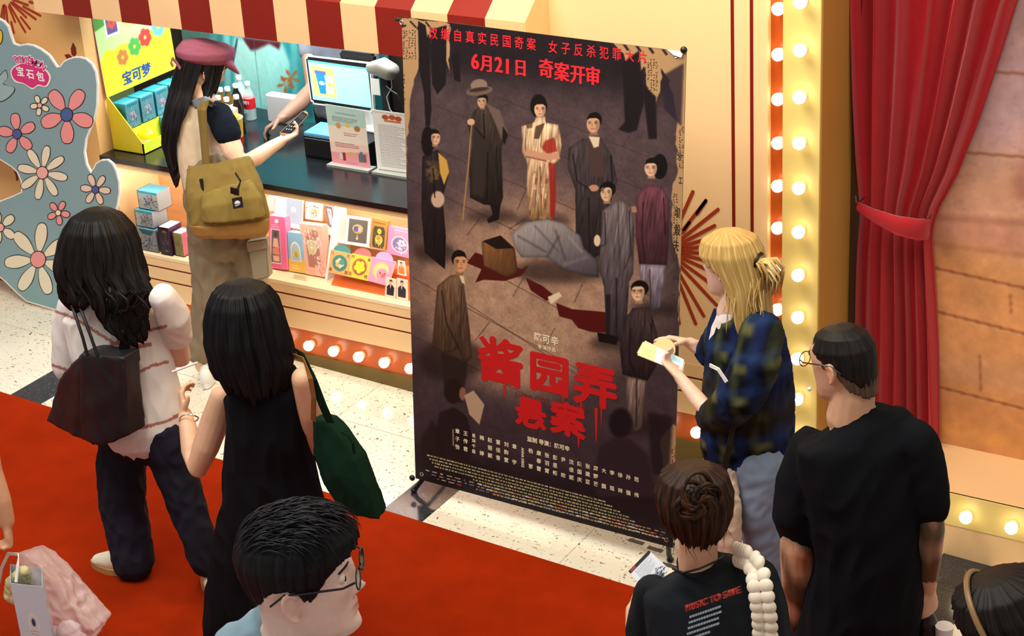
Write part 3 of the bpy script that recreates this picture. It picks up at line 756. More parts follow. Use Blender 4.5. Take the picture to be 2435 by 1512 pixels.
for lab, quad, shirt in (('clear cut-out of a man in a dark suit at the niche front', ((915, 704), (940, 709), (942, 664), (918, 659)), '2a2c34'), ('clear cut-out of a saluting man in a dark suit at the niche front', ((942, 709), (970, 715), (968, 666), (944, 661)), '31333c'), ('clear cut-out of a man in an orange shirt behind the suited pair', ((945, 652), (966, 657), (962, 622), (946, 619)), 'e88a4a')):
    t = thing('card_figure', lab, 'card', aty(*quad[0], 0.04), group='small printed figures in the niche')
    pm = print_mat('figure_print', draw('f0e2cc', [('p', [(18, 90), (14, 48), (34, 34), (66, 34), (86, 48), (82, 90)], shirt), ('e', 50, 22, 14, 14, 'e8b898'), ('p', [(35, 20), (38, 8), (62, 8), (65, 20), (50, 13)], '1c1614'), ('p', [(44, 36), (56, 36), (50, 56)], 'f2f0ea')], 80, 120), 0.3)
    o, P, n = quad_box('print', quad, 0.045 if 'pair' not in lab else 0.10, 8, 0.004, pm, WHC, t)
good('display_cup', 'white paper cup at the back of the niche beside the tall pink box', 'cup', ((636, 500), (652, 502), (653, 470), (634, 468)), 0.26, 4, 0.03, mat('cup_white', 'e4e2e0', 0.4), WHC)

# ---------------------------------------------------------------- things on the worktop
ZT = 0.9842
db = thing('display_box', 'yellow cardboard display box with printed header at the counter end', 'box', (-3.0, 0.3, ZT))
ya, yb_ = 0.085, 0.64; xa, xf = -3.085, -2.875
YELL = mat('yellow_board', 'd9c21c', 0.45); LIME = mat('lime_board', 'd8e03a', 0.45)
for y in (ya, yb_):
    mb = MB(); mb.prism([(xa, y, ZT), (xf, y, ZT), (xf, y, ZT+0.06), (xa+0.012, y, 1.275), (xa, y, 1.275)], (0, 0.006, 0)); mb.build('side_panel', YELL, db)
part('front_lip', LIME, xf-0.006, xf, ya, yb_, ZT, ZT+0.06, db); part('tray_floor', LIME, xa, xf, ya, yb_, ZT, ZT+0.005, db)
part('step', LIME, xa, xa+0.11, ya+0.006, yb_, ZT, ZT+0.115, db)
hp = draw('86b44a', [('p', [(0, 0), (100, 0), (100, 40), (0, 55)], '4f8a3a'), ('p', [(0, 30), (100, 10), (100, 60), (0, 66)], 'b8d08a'), ('e', 55, 22, 22, 16, 'a9cf6a'), ('p', [(0, 62), (30, 52), (60, 58), (85, 44), (100, 46), (100, 100), (0, 100)], 'e4e22e'),
    ('r', 14, 10, 32, 40, 'd9dfe4'), ('r', 16, 12, 30, 38, '5a4a78'), ('f', 23, 27, 6, 6, 5, 'c84a3a'), ('r', 84, 14, 99, 40, 'd9dfe4'), ('r', 86, 16, 98, 38, '6a6a8a'), ('f', 92, 28, 5, 5, 5, 'e0a83a'),
    ('f', 12, 62, 9, 9, 6, 'f0dc2a'), ('f', 30, 66, 8, 8, 6, 'b9743a'), ('f', 48, 60, 9, 9, 6, '4f9a4a'), ('f', 64, 55, 9, 9, 6, 'c83a34'), ('f', 84, 50, 9, 9, 6, '5ab4d8'), ('f', 55, 22, 12, 12, 6, '5fa04a')], 220, 200)
hb = sheet('header', (xa+0.006, ya, 1.27), (0, yb_-ya, 0), (-0.02, 0, 0.50), 0.006, print_mat('header_print', hp, 0.4), mat('magenta_edge', 'b03a8a', 0.5), db)
text_mesh('lettering', '宝可梦', 0.075, (xa+0.0075, 0.33, 1.325), (0, 1, 0), (0, 0, 1), mat('blue_ink', '2a4aa0', 0.4), db, bold=0.0012)
cp = print_mat('mini_carton', draw('7fc4cc', [('f', 50, 55, 24, 18, 6, 'f0e6ea'), ('c', 51, 60, 15, 25, 88, 95, ['f4eef2', '4a5a9a', 'd87aa0', '3aa0b0', 'e8d8e0']), ('r', 10, 4, 90, 16, '4aa8b8')]), 0.35)
xr_ = xa+0.015
for i in range(5):
    t = thing('card_pack', ('pale blue clear cased carton, number %d from the front in the yellow display box' % (i+1)).replace('number 1', 'first').replace('number 2', 'second').replace('number 3', 'third').replace('number 4', 'fourth').replace('number 5', 'fifth'), 'box', (xr_, ya+0.02+i*0.117, ZT+0.116), group='cartons in the yellow display box')
    sheet('carton', (0.088, 0.004, 0.002), (0, 0.10, 0), (0, 0, 0.135), 0.084, cp, TEAL, t, local=True)
    MB().box(0.002, 0.092, 0.001, 0.107, 0.0, 0.14).build('clear_case', CASE, t, world=False)
for i in range(2):
    t = thing('card_pack', ('pale blue clear cased carton, %s in the lower row of the display box' % ('nearest the front', 'second')[i]), 'box', (xa+0.12, ya+0.24+i*0.13, ZT+0.0052), group='cartons in the yellow display box')
    sheet('carton', (0.066, 0.004, 0.002), (0, 0.10, 0), (0, 0, 0.11), 0.062, cp, TEAL, t, local=True)
    MB().box(0.001, 0.07, 0.001, 0.107, 0.0, 0.115).build('clear_case', CASE, t, world=False)
bl = thing('toy_ball', 'yellow and white toy ball in the front of the display box', 'ball', (xa+0.155, ya+0.105, ZT+0.0055))
mb = MB(); mb.ell((0, 0, 0.053), 0.053, 0.053, 0.053, nu=28, nv=18)
for f_ in mb.bm.faces:
    z = f_.calc_center_median().z-0.053; f_.material_index = 2 if abs(z) < 0.0035 else (0 if z > 0 else 1)
mb.build('shell', [mat('yellow_gloss', 'f2d80c', 0.2), WHITE, BLACKM], bl, True, world=False)

# bottles, cup, popcorn
GLASSB = mat('clear_bottle', 'cfe0e0', 0.05, spec=0.6, alpha=0.35); COLA = mat('dark_drink', '1c0f0a', 0.1, coat=0.4); TEA = mat('tea_drink', '6a4a1a', 0.1, coat=0.4); CAPM = mat('bottle_cap', 'e9e6e0', 0.4); REDL = mat('red_label', 'c0181e', 0.4)
LABW = mat('pale_label', 'd9d4c4', 0.5); LABD = mat('black_label', '23201e', 0.4)
bspots = [((570, 288), COLA, LABD, 'dark cola bottle with a white cap in the back row'), ((551, 296), TEA, LABW, 'amber tea bottle behind the paper carton'), ((534, 298), TEA, LABW, 'amber tea bottle nearest the customer, back row'), ((529, 318), TEA, LABW, 'amber bottle beside the shoulder of the customer'), ((549, 322), TEA, LABD, 'amber bottle with dark label in the front row'), ((572, 316), COLA, LABD, 'large cola bottle with black lettered label in the front row'), ((578, 268), GLASSB, LABW, 'clear water bottle at the very back'), ((598, 283), GLASSB, REDL, 'clear bottle with a red label at the end of the group')]
for (px, py), liq, lb, lab in bspots:
    p = atz(px, py, ZT); t = thing('bottle', lab, 'bottle', p, group='drink bottles on the worktop')
    mb = MB(); mb.lathe([(0.027, 0), (0.031, 0.004), (0.031, 0.06), (0.029, 0.075), (0.031, 0.09), (0.031, 0.125), (0.024, 0.152), (0.014, 0.175), (0.0125, 0.19)], n=18); mb.build('body', liq, t, True, world=False)
    mb = MB(); mb.lathe([(0.0316, 0.065), (0.0318, 0.07), (0.0318, 0.118), (0.0316, 0.122)], n=18); mb.build('label', lb, t, True, world=False)
    mb = MB(); mb.lathe([(0.0155, 0.19), (0.016, 0.192), (0.016, 0.208), (0.014, 0.212)], n=14); mb.build('cap', CAPM, t, True, world=False)
    if lb is REDL:
        for i_, c_ in enumerate('果汁'): text_mesh('lettering', c_, 0.022, p+Vector((0.005+i_*0.02-0.01, -0.0325, 0.10)), (1, 0.15*i_, 0), (0, 0, 1), WHITE, t)
p = atz(566, 343, ZT)
t = thing('popcorn_cup', 'red and yellow paper cup filled with popcorn', 'cup', p)
pp = draw('e8b83a', [('c', 61, 60, 0, 40, 100, 100, ['c0281c', 'd8442a', 'f0d890']), ('r', 0, 0, 100, 6, 'f4ece0'), ('r', 0, 70, 100, 100, 'b8241c'), ('f', 30, 82, 10, 10, 5, 'f2e0c0'), ('f', 75, 84, 10, 10, 5, 'f2e0c0')])
mb = MB(); mb.lathe([(0.031, 0), (0.042, 0.145), (0.0435, 0.148), (0.0425, 0.151), (0.04, 0.149)], n=24)
o = mb.build('cup', print_mat('cup_print', pp, 0.4), t, True, world=False)
uv = o.data.uv_layers.new(name='UVMap')
for lp in o.data.loops:
    co = o.data.vertices[lp.vertex_index].co; uv.data[lp.index].uv = (abs(math.atan2(co.y, co.x))/PI, co.z/0.15)
g = random.Random(2); mb = MB()
for i in range(46):
    a, r = g.uniform(0, 2*PI), 0.036*math.sqrt(g.random()); mb.ell((r*math.cos(a), r*math.sin(a), 0.148+0.016*(1-r/0.04)+g.uniform(-.004, .006)), g.uniform(.006, .01), g.uniform(.006, .009), g.uniform(.005, .008), nu=7, nv=5)
pk = mb.build('popcorn', mat('popcorn', 'e2ac3c', 0.6, var=0.3, vscale=60), t, True, world=False); tag(pk, kind='stuff')
t = thing('paper_carton', 'cream folded paper carton standing before the bottles', 'carton', atz(553, 330, ZT))
mb = MB(); mb.prism([(-0.035, -0.02, 0), (0.035, -0.02, 0), (0.045, -0.025, 0.17), (-0.04, -0.025, 0.185)], (0, 0.045, 0)); mb.build('carton', mat('carton_paper', 'cfc4ae', 0.6, var=0.08, vscale=20), t, world=False)

# cash drawer, pad, monitor, scanner
t = thing('cash_drawer', 'black cash drawer box under the till screen', 'drawer', atz(790, 385, ZT))
p0 = atz(726, 372, ZT); p1 = atz(792, 386, ZT)
x0, y0 = p0.x, p0.y; x1 = x0+0.40
part('body', BLACKM, x0, x1, y0, y0+0.36, ZT, ZT+0.115, t, 0.004); part('front', mat('dark_plastic', '18181b', 0.3), x0+0.008, x1-0.008, y0-0.006, y0, ZT+0.012, ZT+0.105, t, 0.003)
zd = ZT+0.1155
t = thing('payment_pad', 'blue lit payment pad on the black cash drawer', 'pad', (x0+0.08, y0+0.05, zd))
PADM = mat('pad_blue', '5aa6e0', 0.25, emit='4a9ae0', power=0.35)
mb = MB(); mb.prism([(x0+0.0, y0+0.01, zd), (x0+0.155, y0+0.01, zd), (x0+0.155, y0+0.13, zd+0.02), (x0+0.02, y0+0.13, zd+0.02)], (0, 0, 0.012)); mb.build('pad', PADM, t)
t = thing('card_holder', 'small white card holder behind the blue pad', 'holder', (x0+0.10, y0+0.16, zd))
part('body', mat('pale_plastic', 'c2c6d0', 0.4), x0+0.045, x0+0.15, y0+0.15, y0+0.21, zd, zd+0.03, t, 0.004)
t = thing('till_screen', 'white framed till touchscreen showing blue drinks on the counter', 'monitor', (x0+0.25, y0+0.2, zd))
quad = ((740, 247), (889, 267), (880, 149), (724, 131))
n = Vector((0.10, -0.97, 0.22)).normalized(); o_ = aty(740, 247, y0+0.16)
def slab(name, quad, off, thick, m, parent, bev=0.006):
    P = [at_plane(*q, o_, n)+n*off for q in quad]
    mb = MB(); mb.prism(P, -n*thick)
    if bev: bmesh.ops.bevel(mb.bm, geom=[e for e in mb.bm.edges if abs((e.verts[1].co-e.verts[0].co).normalized().dot(n)) > 0.9], offset=bev*2, segments=3, affect='EDGES')
    return mb.build(name, m, parent), P
slab('frame', quad, 0.0, 0.02, WHITE, t)
slab('bezel', ((742, 243), (886, 263), (877, 152), (727, 134)), 0.0015, 0.006, BLACKM, t)
sp_ = draw('a0dff0', [('r', 0, 0, 100, 5, '5ac4de'), ('r', 3, 13, 42, 88, 'f0cf7a'), ('p', [(10, 30), (27, 30), (24, 82), (14, 82)], '2a8ad0'), ('r', 9, 24, 28, 32, '5a6ab0'), ('e', 19, 55, 5, 5, 'd8ecf8'), ('p', [(25, 35), (39, 35), (37, 78), (27, 78)], 'dff0f2'), ('r', 28, 50, 37, 62, 'f2e070')], 240, 160)
quad_s = ((745, 236), (885, 257), (875, 162), (732, 142))
P = [at_plane(*q, o_, n)+n*0.003 for q in quad_s]
me = bpy.data.meshes.new('screen'); B = [p-n*0.002 for p in P]
me.from_pydata([tuple(p) for p in P+B], [], [(0, 1, 2, 3), (7, 6, 5, 4), (0, 4, 5, 1), (1, 5, 6, 2), (2, 6, 7, 3), (3, 7, 4, 0)])
uvl = me.uv_layers.new(name='UVMap')
for i, c_ in enumerate([(0, 0), (1, 0), (1, 1), (0, 1)]): uvl.data[i].uv = c_
link_mesh('screen', me, print_mat('screen_print', sp_, 0.2, emit=0.42), t, local=False)
q = (P[0]+P[1])/2
mb = MB(); mb.loft([((x0+0.22, y0+0.25, zd), 0.05, 0.03), ((x0+0.22, y0+0.25, zd+0.10), 0.03, 0.02), (tuple(q-n*0.03+Vector((0, 0.02, 0.08))), 0.03, 0.02)], side=(1, 0, 0), n=14, dome=False); mb.build('neck', WHITE, t, True)
part('base', WHITE, x0+0.12, x0+0.34, y0+0.16, y0+0.33, zd, zd+0.012, t, 0.004)
slab('rear_display', ((800, 160), (874, 170), (874, 131), (792, 121)), -0.06, 0.03, BLACKM, t)
SCG = mat('grey_plastic', '8f8a80', 0.4)
t = thing('receipt_printer', 'grey rounded scanner head with a hanging receipt beside the till screen', 'scanner', atz(915, 345, ZT))
p = aty(908, 168, y0+0.22)
mb = MB(); mb.loft([(p+Vector((-0.055, 0.0, 0.012)), 0.03, 0.04), (p+Vector((0.0, 0, 0.02)), 0.045, 0.05), (p+Vector((0.055, 0, 0.0)), 0.04, 0.048)], side=(0, 0, 1), n=18, sq=3.0); mb.build('head', SCG, t, True)
part('receipt', WHITE, p.x-0.04, p.x+0.01, p.y-0.045, p.y-0.044, p.z-0.115, p.z-0.03, t)
mb = MB(); mb.box(p.x-0.06, p.x+0.07, p.y-0.02, p.y+0.04, zd, zd+0.02, 0.004); mb.box(p.x-0.015, p.x+0.03, p.y, p.y+0.03, zd+0.02, p.z-0.02); mb.build('stand', BLACKM, t)
mb = MB(); a = aty(930, 185, y0+0.2)
mb.tube([a, a+Vector((0.0, 0, -0.05)), a+Vector((-0.03, -0.01, -0.10)), a+Vector((-0.01, -0.02, -0.16)), a+Vector((0.04, -0.03, -0.2)), Vector((a.x+0.1, a.y, ZT+0.004))], 0.003)
tag(mb.build('cable', mat('pale_cable', 'b0aca4', 0.5), None, True), 'thin pale cable hanging beside the grey scanner', 'cable')
mb = MB(); a = aty(918, 205, y0+0.1)
mb.tube([a, a+Vector((0.03, 0, -0.02)), a+Vector((0.07, -0.01, -0.03)), a+Vector((0.10, 0, -0.09)), Vector((a.x+0.13, a.y, ZT+0.004))], 0.0035)
tag(mb.build('cable', BLACKM, None, True), 'black cable looping behind the menu stands', 'cable')
# menu stands
m1 = draw('f2c9b8', [('p', [(0, 0), (100, 0), (100, 30), (0, 34)], 'b9d4c8'), ('p', [(0, 34), (100, 30), (100, 60), (0, 60)], 'f0dcc8'), ('p', [(0, 78), (100, 72), (100, 100), (0, 100)], 'ee9aa0'), ('t', 24, 10, 96, 15, '8fa0a4', 3),
    ('t', 14, 18, 84, 24, '6a6a6a', 1.3), ('e', 28, 32, 7, 5, 'd09a5a'), ('e', 52, 29, 6, 4, 'e8c05a'), ('e', 76, 33, 8, 5, 'b07a3a'), ('t', 40, 42, 80, 47, 'c04a3a', 1.5), ('t', 14, 60, 90, 68, 'a04a40', 1.3), ('r', 30, 76, 38, 90, 'a02a2a'), ('r', 22, 78, 30, 88, 'd8d0c8'), ('e', 52, 78, 9, 4, 'e0b060'), ('r', 72, 76, 92, 90, '8a5a4a'), ('r', 76, 72, 84, 90, '4a7a8a'), ('t', 40, 93, 80, 95, 'c06a70', 1)], 180, 280)
m2 = draw('f4efe6', [('t', 12, 22, 90, 90, '9a8a80', 0.9), ('e', 34, 10, 9, 4, 'c0502a'), ('e', 52, 9, 9, 4, 'c0502a'), ('e', 68, 10, 9, 4, 'c0502a'), ('r', 30, 14, 74, 17, 'd07a4a'), ('r', 3, 3, 97, 4, 'c9bfb0'), ('r', 3, 96, 97, 97, '6a5a50')], 180, 280)
for lab, quad, bq, pr in (('clear menu stand with a pink and green drinks print on the worktop', ((791, 392), (881, 402), (866, 263), (773, 247)), 0.345, m1), ('clear menu stand with a white price list partly behind the film poster', ((898, 407), (985, 419), (975, 272), (884, 260)), 0.345, m2)):
    t = thing('menu_stand', lab, 'sign', aty(*quad[0], bq), group='acrylic menu stands')
    o, P, nn = quad_box('menu_print', quad, bq, 9, 0.003, print_mat('menu_print', pr, 0.25), EDGE, t)
    u = (P[1]-P[0]).normalized()
    mb = MB(); a, b = P[0]-u*0.012, P[1]+u*0.012
    zz = ZT
    mb.prism([(a.x, a.y-0.035, zz), (b.x, b.y-0.035, zz), (b.x, b.y+0.035, zz), (a.x, a.y+0.035, zz)], (0, 0, max(0.012, min(P[0].z, P[1].z)-zz+0.003))); mb.build('acrylic_base', mat('acrylic_grey', 'a8a89c', 0.15, spec=0.6), t)
t = thing('tissue_box', 'pale packet on the worktop behind the till screen', 'box', atz(770, 210, ZT)); 
p = atz(860, 235, ZT)
part('packet', mat('pale_packet', 'c9c6cc', 0.5), p.x-0.25, p.x-0.05, 0.76, 0.82, ZT, ZT+0.16, t, 0.01)
# ---------------------------------------------------------------- the film poster on its banner stand
LEAN = math.radians(4.3)
PN = Vector((0, -math.cos(LEAN), math.sin(LEAN)))
PO = aty(988, 1137, -0.785)
def pp_(px, py): return at_plane(px, py, PO, PN)
PQ = [pp_(988, 1137), pp_(1600, 1303), pp_(1626, 121), pp_(938, 40)]
PU = (PQ[1]-PQ[0]); PUn = PU.normalized(); PVn = PN.cross(PUn)
PW = PU.length; PH = ((PQ[3]-PQ[0]).dot(PVn)+(PQ[2]-PQ[1]).dot(PVn))/2
def puv(px, py):
    q = pp_(px, py)-PQ[0]; return q.dot(PUn)/PW, q.dot(PVn)/PH
def poster_print():
    w, h = 960, 1640
    p = Paint(w, h, '43373b')
    def f(px, py):
        u, v = puv(px, py); return u*w, (1-v)*h
    p.f = f
    P = p.poly
    P([(900, 0), (1700, 80), (1700, 240), (900, 160)], '241c22', feather=40)
    P([(960, 200), (1620, 280), (1610, 520), (980, 500)], '544548', feather=50)
    p.ell(1270, 680, 300, 240, '8c6f60', feather=60)
    p.ell(1270, 690, 235, 170, 'a88871', feather=50)
    p.ell(1240, 800, 150, 130, 'a98a72', feather=45)
    P([(980, 980), (1620, 1080), (1610, 1400), (980, 1250)], '3a2f35', feather=50)
    P([(980, 1060), (1620, 1180), (1610, 1400), (980, 1250)], '17121a', feather=34)
    p.noise(0.05, 5, seed=12)
    for a, b in (((1010, 240), (1600, 480)), ((1180, 230), (1610, 400)), ((980, 330), (1600, 600)), ((960, 420), (1600, 730)), ((970, 540), (1580, 870)), ((980, 660), (1560, 980)), ((985, 800), (1500, 1070)), ((1060, 690), (1480, 960))):
        p.line([a, b], 1.6, '3c2d28', alpha=0.7)
    for a, b in (((1260, 430), (1230, 500)), ((1105, 600), (1085, 640)), ((1245, 660), (1220, 705)), ((1165, 765), (1130, 810)), ((1320, 780), (1290, 830)), ((1385, 675), (1365, 720)), ((1460, 580), (1440, 620)), ((1480, 350), (1505, 310)), ((1290, 160), (1340, 120)), ((1110, 560), (1140, 520)), ((1430, 900), (1450, 880)), ((1210, 545), (1250, 520))):
        p.line([a, b], 1.6, '33261f', alpha=0.75)
    # torn newspaper edges
    def paper(pts, seed, step=9):
        g = np.random.default_rng(seed); q = []
        for (ax, ay), (bx, by) in zip(pts, pts[1:]+pts[:1]):
            n = max(1, int(math.hypot(bx-ax, by-ay)/12))
            for i in range(n): q.append((ax+(bx-ax)*i/n+g.uniform(-3, 3), ay+(by-ay)*i/n+g.uniform(-3, 3)))
        P(q, 'b08f68', feather=1)
    def cols(x0, y0, x1, y1, seed, sz=5, col='2e2018'):
        g = np.random.default_rng(seed); y = y0
        while y < y1:
            x = x0
            while x < x1:
                if g.random() < 0.8:
                    for _ in range(3):
                        a, b, c, d = x+g.uniform(0, sz*.7), y+g.uniform(0, sz*.8), g.uniform(1.5, sz*.7), g.uniform(1, 2)
                        if g.random() < 0.5: c, d = d, c
                        P([(a, b), (a+c, b), (a+c, b+d), (a, b+d)], col, feather=0, alpha=0.85)
                x += sz*1.35
            y += sz*1.2
    paper([(930, 40), (1070, 55), (1068, 180), (1058, 110), (1040, 150), (1020, 80), (1000, 110), (998, 150), (985, 190), (975, 250), (968, 330), (966, 420), (958, 470), (940, 400)], 1)
    paper([(1440, 85), (1640, 110), (1640, 300), (1610, 280), (1590, 190), (1575, 160), (1570, 220), (1556, 260), (1545, 230), (1530, 160), (1500, 190), (1480, 130)], 2)
    paper([(1612, 260), (1640, 260), (1630, 800), (1612, 760), (1616, 640), (1598, 560), (1598, 450), (1612, 400), (1608, 330)], 3)
    paper([(1570, 1040), (1600, 1010), (1625, 1030), (1625, 1130), (1578, 1120)], 4)
    cols(944, 70, 990, 140, 5); cols(944, 175, 962, 420, 6, 5); cols(1066, 60, 1068, 70, 6); cols(1532, 140, 1562, 215, 7); cols(1600, 460, 1612, 660, 8, 5); cols(1614, 300, 1626, 400, 9, 5); cols(1596, 1060, 1622, 1120, 10, 5)
    for pts in ([(942, 48), (960, 62)], [(966, 60), (952, 66)], [(975, 50), (990, 66)], [(1000, 54), (992, 70)], [(1012, 52), (1030, 74)]): p.line(pts, 4, '2a2024')
    for x in (1415, 1450, 1480, 1510, 1540, 1572, 1598): p.line([(x, 92+(x-1415)*.12), (x+14, 112+(x-1415)*.12)], 6, '2c2230')
    # standing onlookers cut by the top edge
    D1 = '1c161b'
    P([(994, 50), (1012, 60), (1020, 120), (1026, 260), (1022, 300), (1012, 300), (1008, 220), (996, 160)], D1, feather=1)
    P([(1024, 70), (1062, 60), (1060, 200), (1040, 225), (1028, 200)], D1, feather=1); P([(1074, 130), (1092, 120), (1095, 196), (1080, 190)], D1, feather=1)
    P([(1480, 150), (1520, 120), (1532, 240), (1514, 310), (1494, 316), (1470, 308), (1486, 290)], D1, feather=2); P([(1528, 200), (1560, 230), (1562, 330), (1542, 330)], D1, feather=2)
    P([(1575, 180), (1626, 150), (1620, 300), (1580, 260)], '2a2230', feather=3, alpha=0.8)
    def head(x, y, rx, ry, skin, hair='14100f', turn=0, hb=1.0):
        P([(x-rx*.5, y+ry*.5), (x+rx*.5, y+ry*.5), (x+rx*.6, y+ry*1.35), (x-rx*.6, y+ry*1.35)], [int(skin[i:i+2], 16)/255*.7 for i in (0, 2, 4)], feather=1)
        p.ell(x-turn*4, y-ry*0.30, rx*1.10*hb, ry*0.86, hair)
        p.ell(x+turn*3, y+ry*0.10, rx*0.98, ry*0.98, skin)
        sk = [int(skin[i:i+2], 16)/255 for i in (0, 2, 4)]; dk = [v*0.62 for v in sk]
        p.poly([(x+turn*3-rx, y-ry*0.28), (x-rx*.7, y-ry*0.95), (x+rx*.7, y-ry*0.95), (x+turn*3+rx, y-ry*0.28), (x+turn*3+rx*.5, y-ry*0.52), (x+turn*3-rx*.5, y-ry*0.5)], hair)
        sd = -1 if turn <= 0 else 1
        P([(x+turn*3-sd*rx*.95, y-ry*.2), (x+turn*3-sd*rx*.35, y-ry*.3), (x+turn*3-sd*rx*.4, y+ry*.7), (x+turn*3-sd*rx*.2, y+ry*1.0), (x+turn*3-sd*rx*.9, y+ry*.6)], dk, alpha=0.55, feather=1)
        for sx in (-1, 1):
            ex = x+turn*5+sx*rx*0.46
            p.line([(ex-rx*.24, y-ry*.1), (ex+rx*.24, y-ry*.12)], max(1.0, ry*.07), '2a1a16', alpha=0.9); p.line([(ex-rx*.18, y+ry*.06), (ex+rx*.18, y+ry*.06)], max(1.0, ry*.10), '241612', alpha=0.75)
        p.line([(x+turn*6, y+ry*.05), (x+turn*7+sd, y+ry*.42)], max(1.0, rx*.16), dk, alpha=0.6)
        p.line([(x+turn*5-rx*.3, y+ry*.64), (x+turn*5+rx*.3, y+ry*.64)], max(1.0, ry*.09), '8a4038', alpha=0.85)
    for sx_, sy_, rx_, ry_ in ((1170, 515, 60, 16), (1290, 525, 70, 16), (1400, 610, 60, 22), (1035, 600, 50, 24), (1560, 735, 60, 18), (1460, 815, 60, 18), (1075, 855, 80, 50), (1520, 1015, 60, 20), (1330, 645, 110, 30)): p.ell(sx_, sy_, rx_, ry_, '1f1716', alpha=.65, feather=14)
    # man with hat and cane
    P([(1128, 262), (1150, 250), (1182, 262), (1202, 300), (1200, 330), (1192, 350), (1196, 470), (1190, 490), (1150, 486), (1118, 470), (1116, 400), (1124, 340), (1112, 300)], '29221f', feather=1, grad=('453b36', '181412', 70), streak=.15)
    P([(1156, 246), (1188, 262), (1208, 318), (1194, 334), (1176, 290)], '6a5a52', feather=2); P([(1126, 300), (1160, 330), (1150, 470), (1122, 460)], '332b28', feather=4)
    P([(1196, 300), (1208, 320), (1200, 345), (1194, 330)], '1a1516')
    P([(1165, 485), (1190, 488), (1186, 522), (1162, 530), (1158, 522), (1172, 510)], '151112')
    head(1147, 240, 11, 15, 'c19a80', turn=-0.4); p.ell(1140, 216, 32, 11, '6f5c52', rot=-8, feather=1); p.ell(1139, 203, 20, 15, '8a7568', rot=-8, feather=1); p.ell(1139, 213, 24, 5, '3a2e2a', rot=-8)
    p.line([(1122, 292), (1113, 400), (1100, 524)], 3, 'a9824e'); p.ell(1120, 290, 9, 8, 'c9a184')
    # woman in a stained pale dress
    p.ell(1281, 252, 20, 28, '150f0e', feather=1); head(1284, 258, 14, 20, 'dcae8e', '150f0e')
    P([(1276, 276), (1296, 276), (1298, 292), (1328, 296), (1336, 345), (1328, 384), (1318, 388), (1320, 450), (1318, 520), (1258, 524), (1252, 440), (1254, 390), (1242, 362), (1240, 300), (1270, 290)], 'cdae8b', feather=1, grad=('e8cca8', '8a6648', 70), streak=.2)
    for i in range(26):
        x, y = RNG.uniform(1255, 1318), RNG.uniform(385, 515); P([(x, y), (x+RNG.uniform(3, 9), y+3), (x+RNG.uniform(0, 6), y+RNG.uniform(10, 30)), (x-2, y+12)], ['8f6a48', 'e6d2b4', '6a4630', 'b08a64'][i % 4], alpha=0.6)
    P([(1296, 335), (1318, 326), (1326, 360), (1300, 366), (1288, 352)], '9a2a24', alpha=0.85, feather=2); P([(1304, 385), (1320, 390), (1322, 470), (1318, 520), (1308, 518), (1306, 440)], '8e1f1c', alpha=0.85, feather=2)
    P([(1274, 300), (1296, 292), (1282, 330), (1270, 330)], '3f2d24', alpha=0.8, feather=1); P([(1250, 292), (1268, 288), (1266, 304), (1252, 306)], '4a3628', alpha=0.7)
    P([(1244, 352), (1300, 366), (1328, 362), (1332, 378), (1290, 382), (1248, 372)], 'c8967a', feather=1); p.line([(1250, 372), (1300, 383)], 3, '6a3a2c', alpha=0.7)
    # man in a long dark coat
    P([(1352, 352), (1385, 330), (1430, 330), (1456, 372), (1468, 430), (1452, 480), (1440, 600), (1395, 620), (1370, 600), (1368, 450), (1350, 400)], '2f282a', feather=1, grad=('4e4447', '1c1819', 70), streak=.15); P([(1396, 335), (1430, 335), (1436, 420), (1404, 420)], '4c3a3a', feather=1)
    P([(1400, 324), (1426, 326), (1424, 348), (1412, 352)], 'd8c6a8'); head(1412, 292, 16, 22, 'cf9f80', '15100f', turn=-0.5); p.ell(1412, 447, 12, 8, 'b88a70')
    # woman at the left with a muff
    P([(1004, 372), (1040, 356), (1062, 382), (1066, 420), (1052, 470), (1060, 560), (1058, 640), (1010, 600), (1002, 500)], '1a1416', feather=1, grad=('2f2629', '0f0c0d', 70), streak=.15)
    P([(1042, 362), (1062, 380), (1068, 408), (1056, 440), (1046, 410)], 'c49a48', feather=1); p.ell(1041, 474, 16, 20, 'c2a68e', feather=2)
    p.ell(1017, 336, 15, 36, '130e0e', feather=2); head(1034, 326, 11, 17, 'd6a889', '130e0e', turn=0.6)
    for i in range(20): P([(RNG.uniform(1008, 1050), RNG.uniform(380, 440)) for _ in range(3)], '8a6a40', alpha=0.25)
    # woman at the right in burgundy
    P([(1512, 470), (1535, 440), (1575, 442), (1592, 480), (1590, 560), (1586, 630), (1520, 628), (1512, 560)], '4a2a33', feather=1, grad=('774754', '2c191e', 70), streak=.15); P([(1520, 628), (1584, 630), (1572, 730), (1550, 742), (1540, 640), (1530, 720)], '6d6570', feather=2, grad=('ab9fb0', '413c43', 70), streak=.15)
    P([(1486, 492), (1512, 490), (1515, 505), (1490, 505)], 'a87a64'); p.ell(1569, 396, 18, 30, '110d0e', feather=1); head(1549, 398, 15, 20, 'dcb296', '110d0e', turn=-0.5)
    # body on the ground, sack, stains
    P([(1130, 600), (1240, 640), (1258, 630), (1240, 655), (1200, 668), (1150, 665), (1130, 672), (1145, 640), (1110, 625)], '4e1512', feather=1); P([(1250, 660), (1290, 680), (1315, 700), (1300, 716), (1262, 690)], '511412', feather=1)
    P([(1322, 720), (1360, 735), (1440, 742), (1445, 790), (1410, 790), (1375, 780), (1360, 760), (1330, 752)], '511412', feather=1); P([(1302, 706), (1330, 694), (1336, 704), (1310, 724)], 'd9c9a6')
    P([(1215, 555), (1250, 528), (1300, 520), (1340, 530), (1380, 560), (1388, 590), (1422, 620), (1424, 660), (1390, 655), (1340, 640), (1300, 612), (1240, 612), (1222, 585)], '77707a', feather=2, grad=('b4aba4', '3a363e', 62), streak=.04)
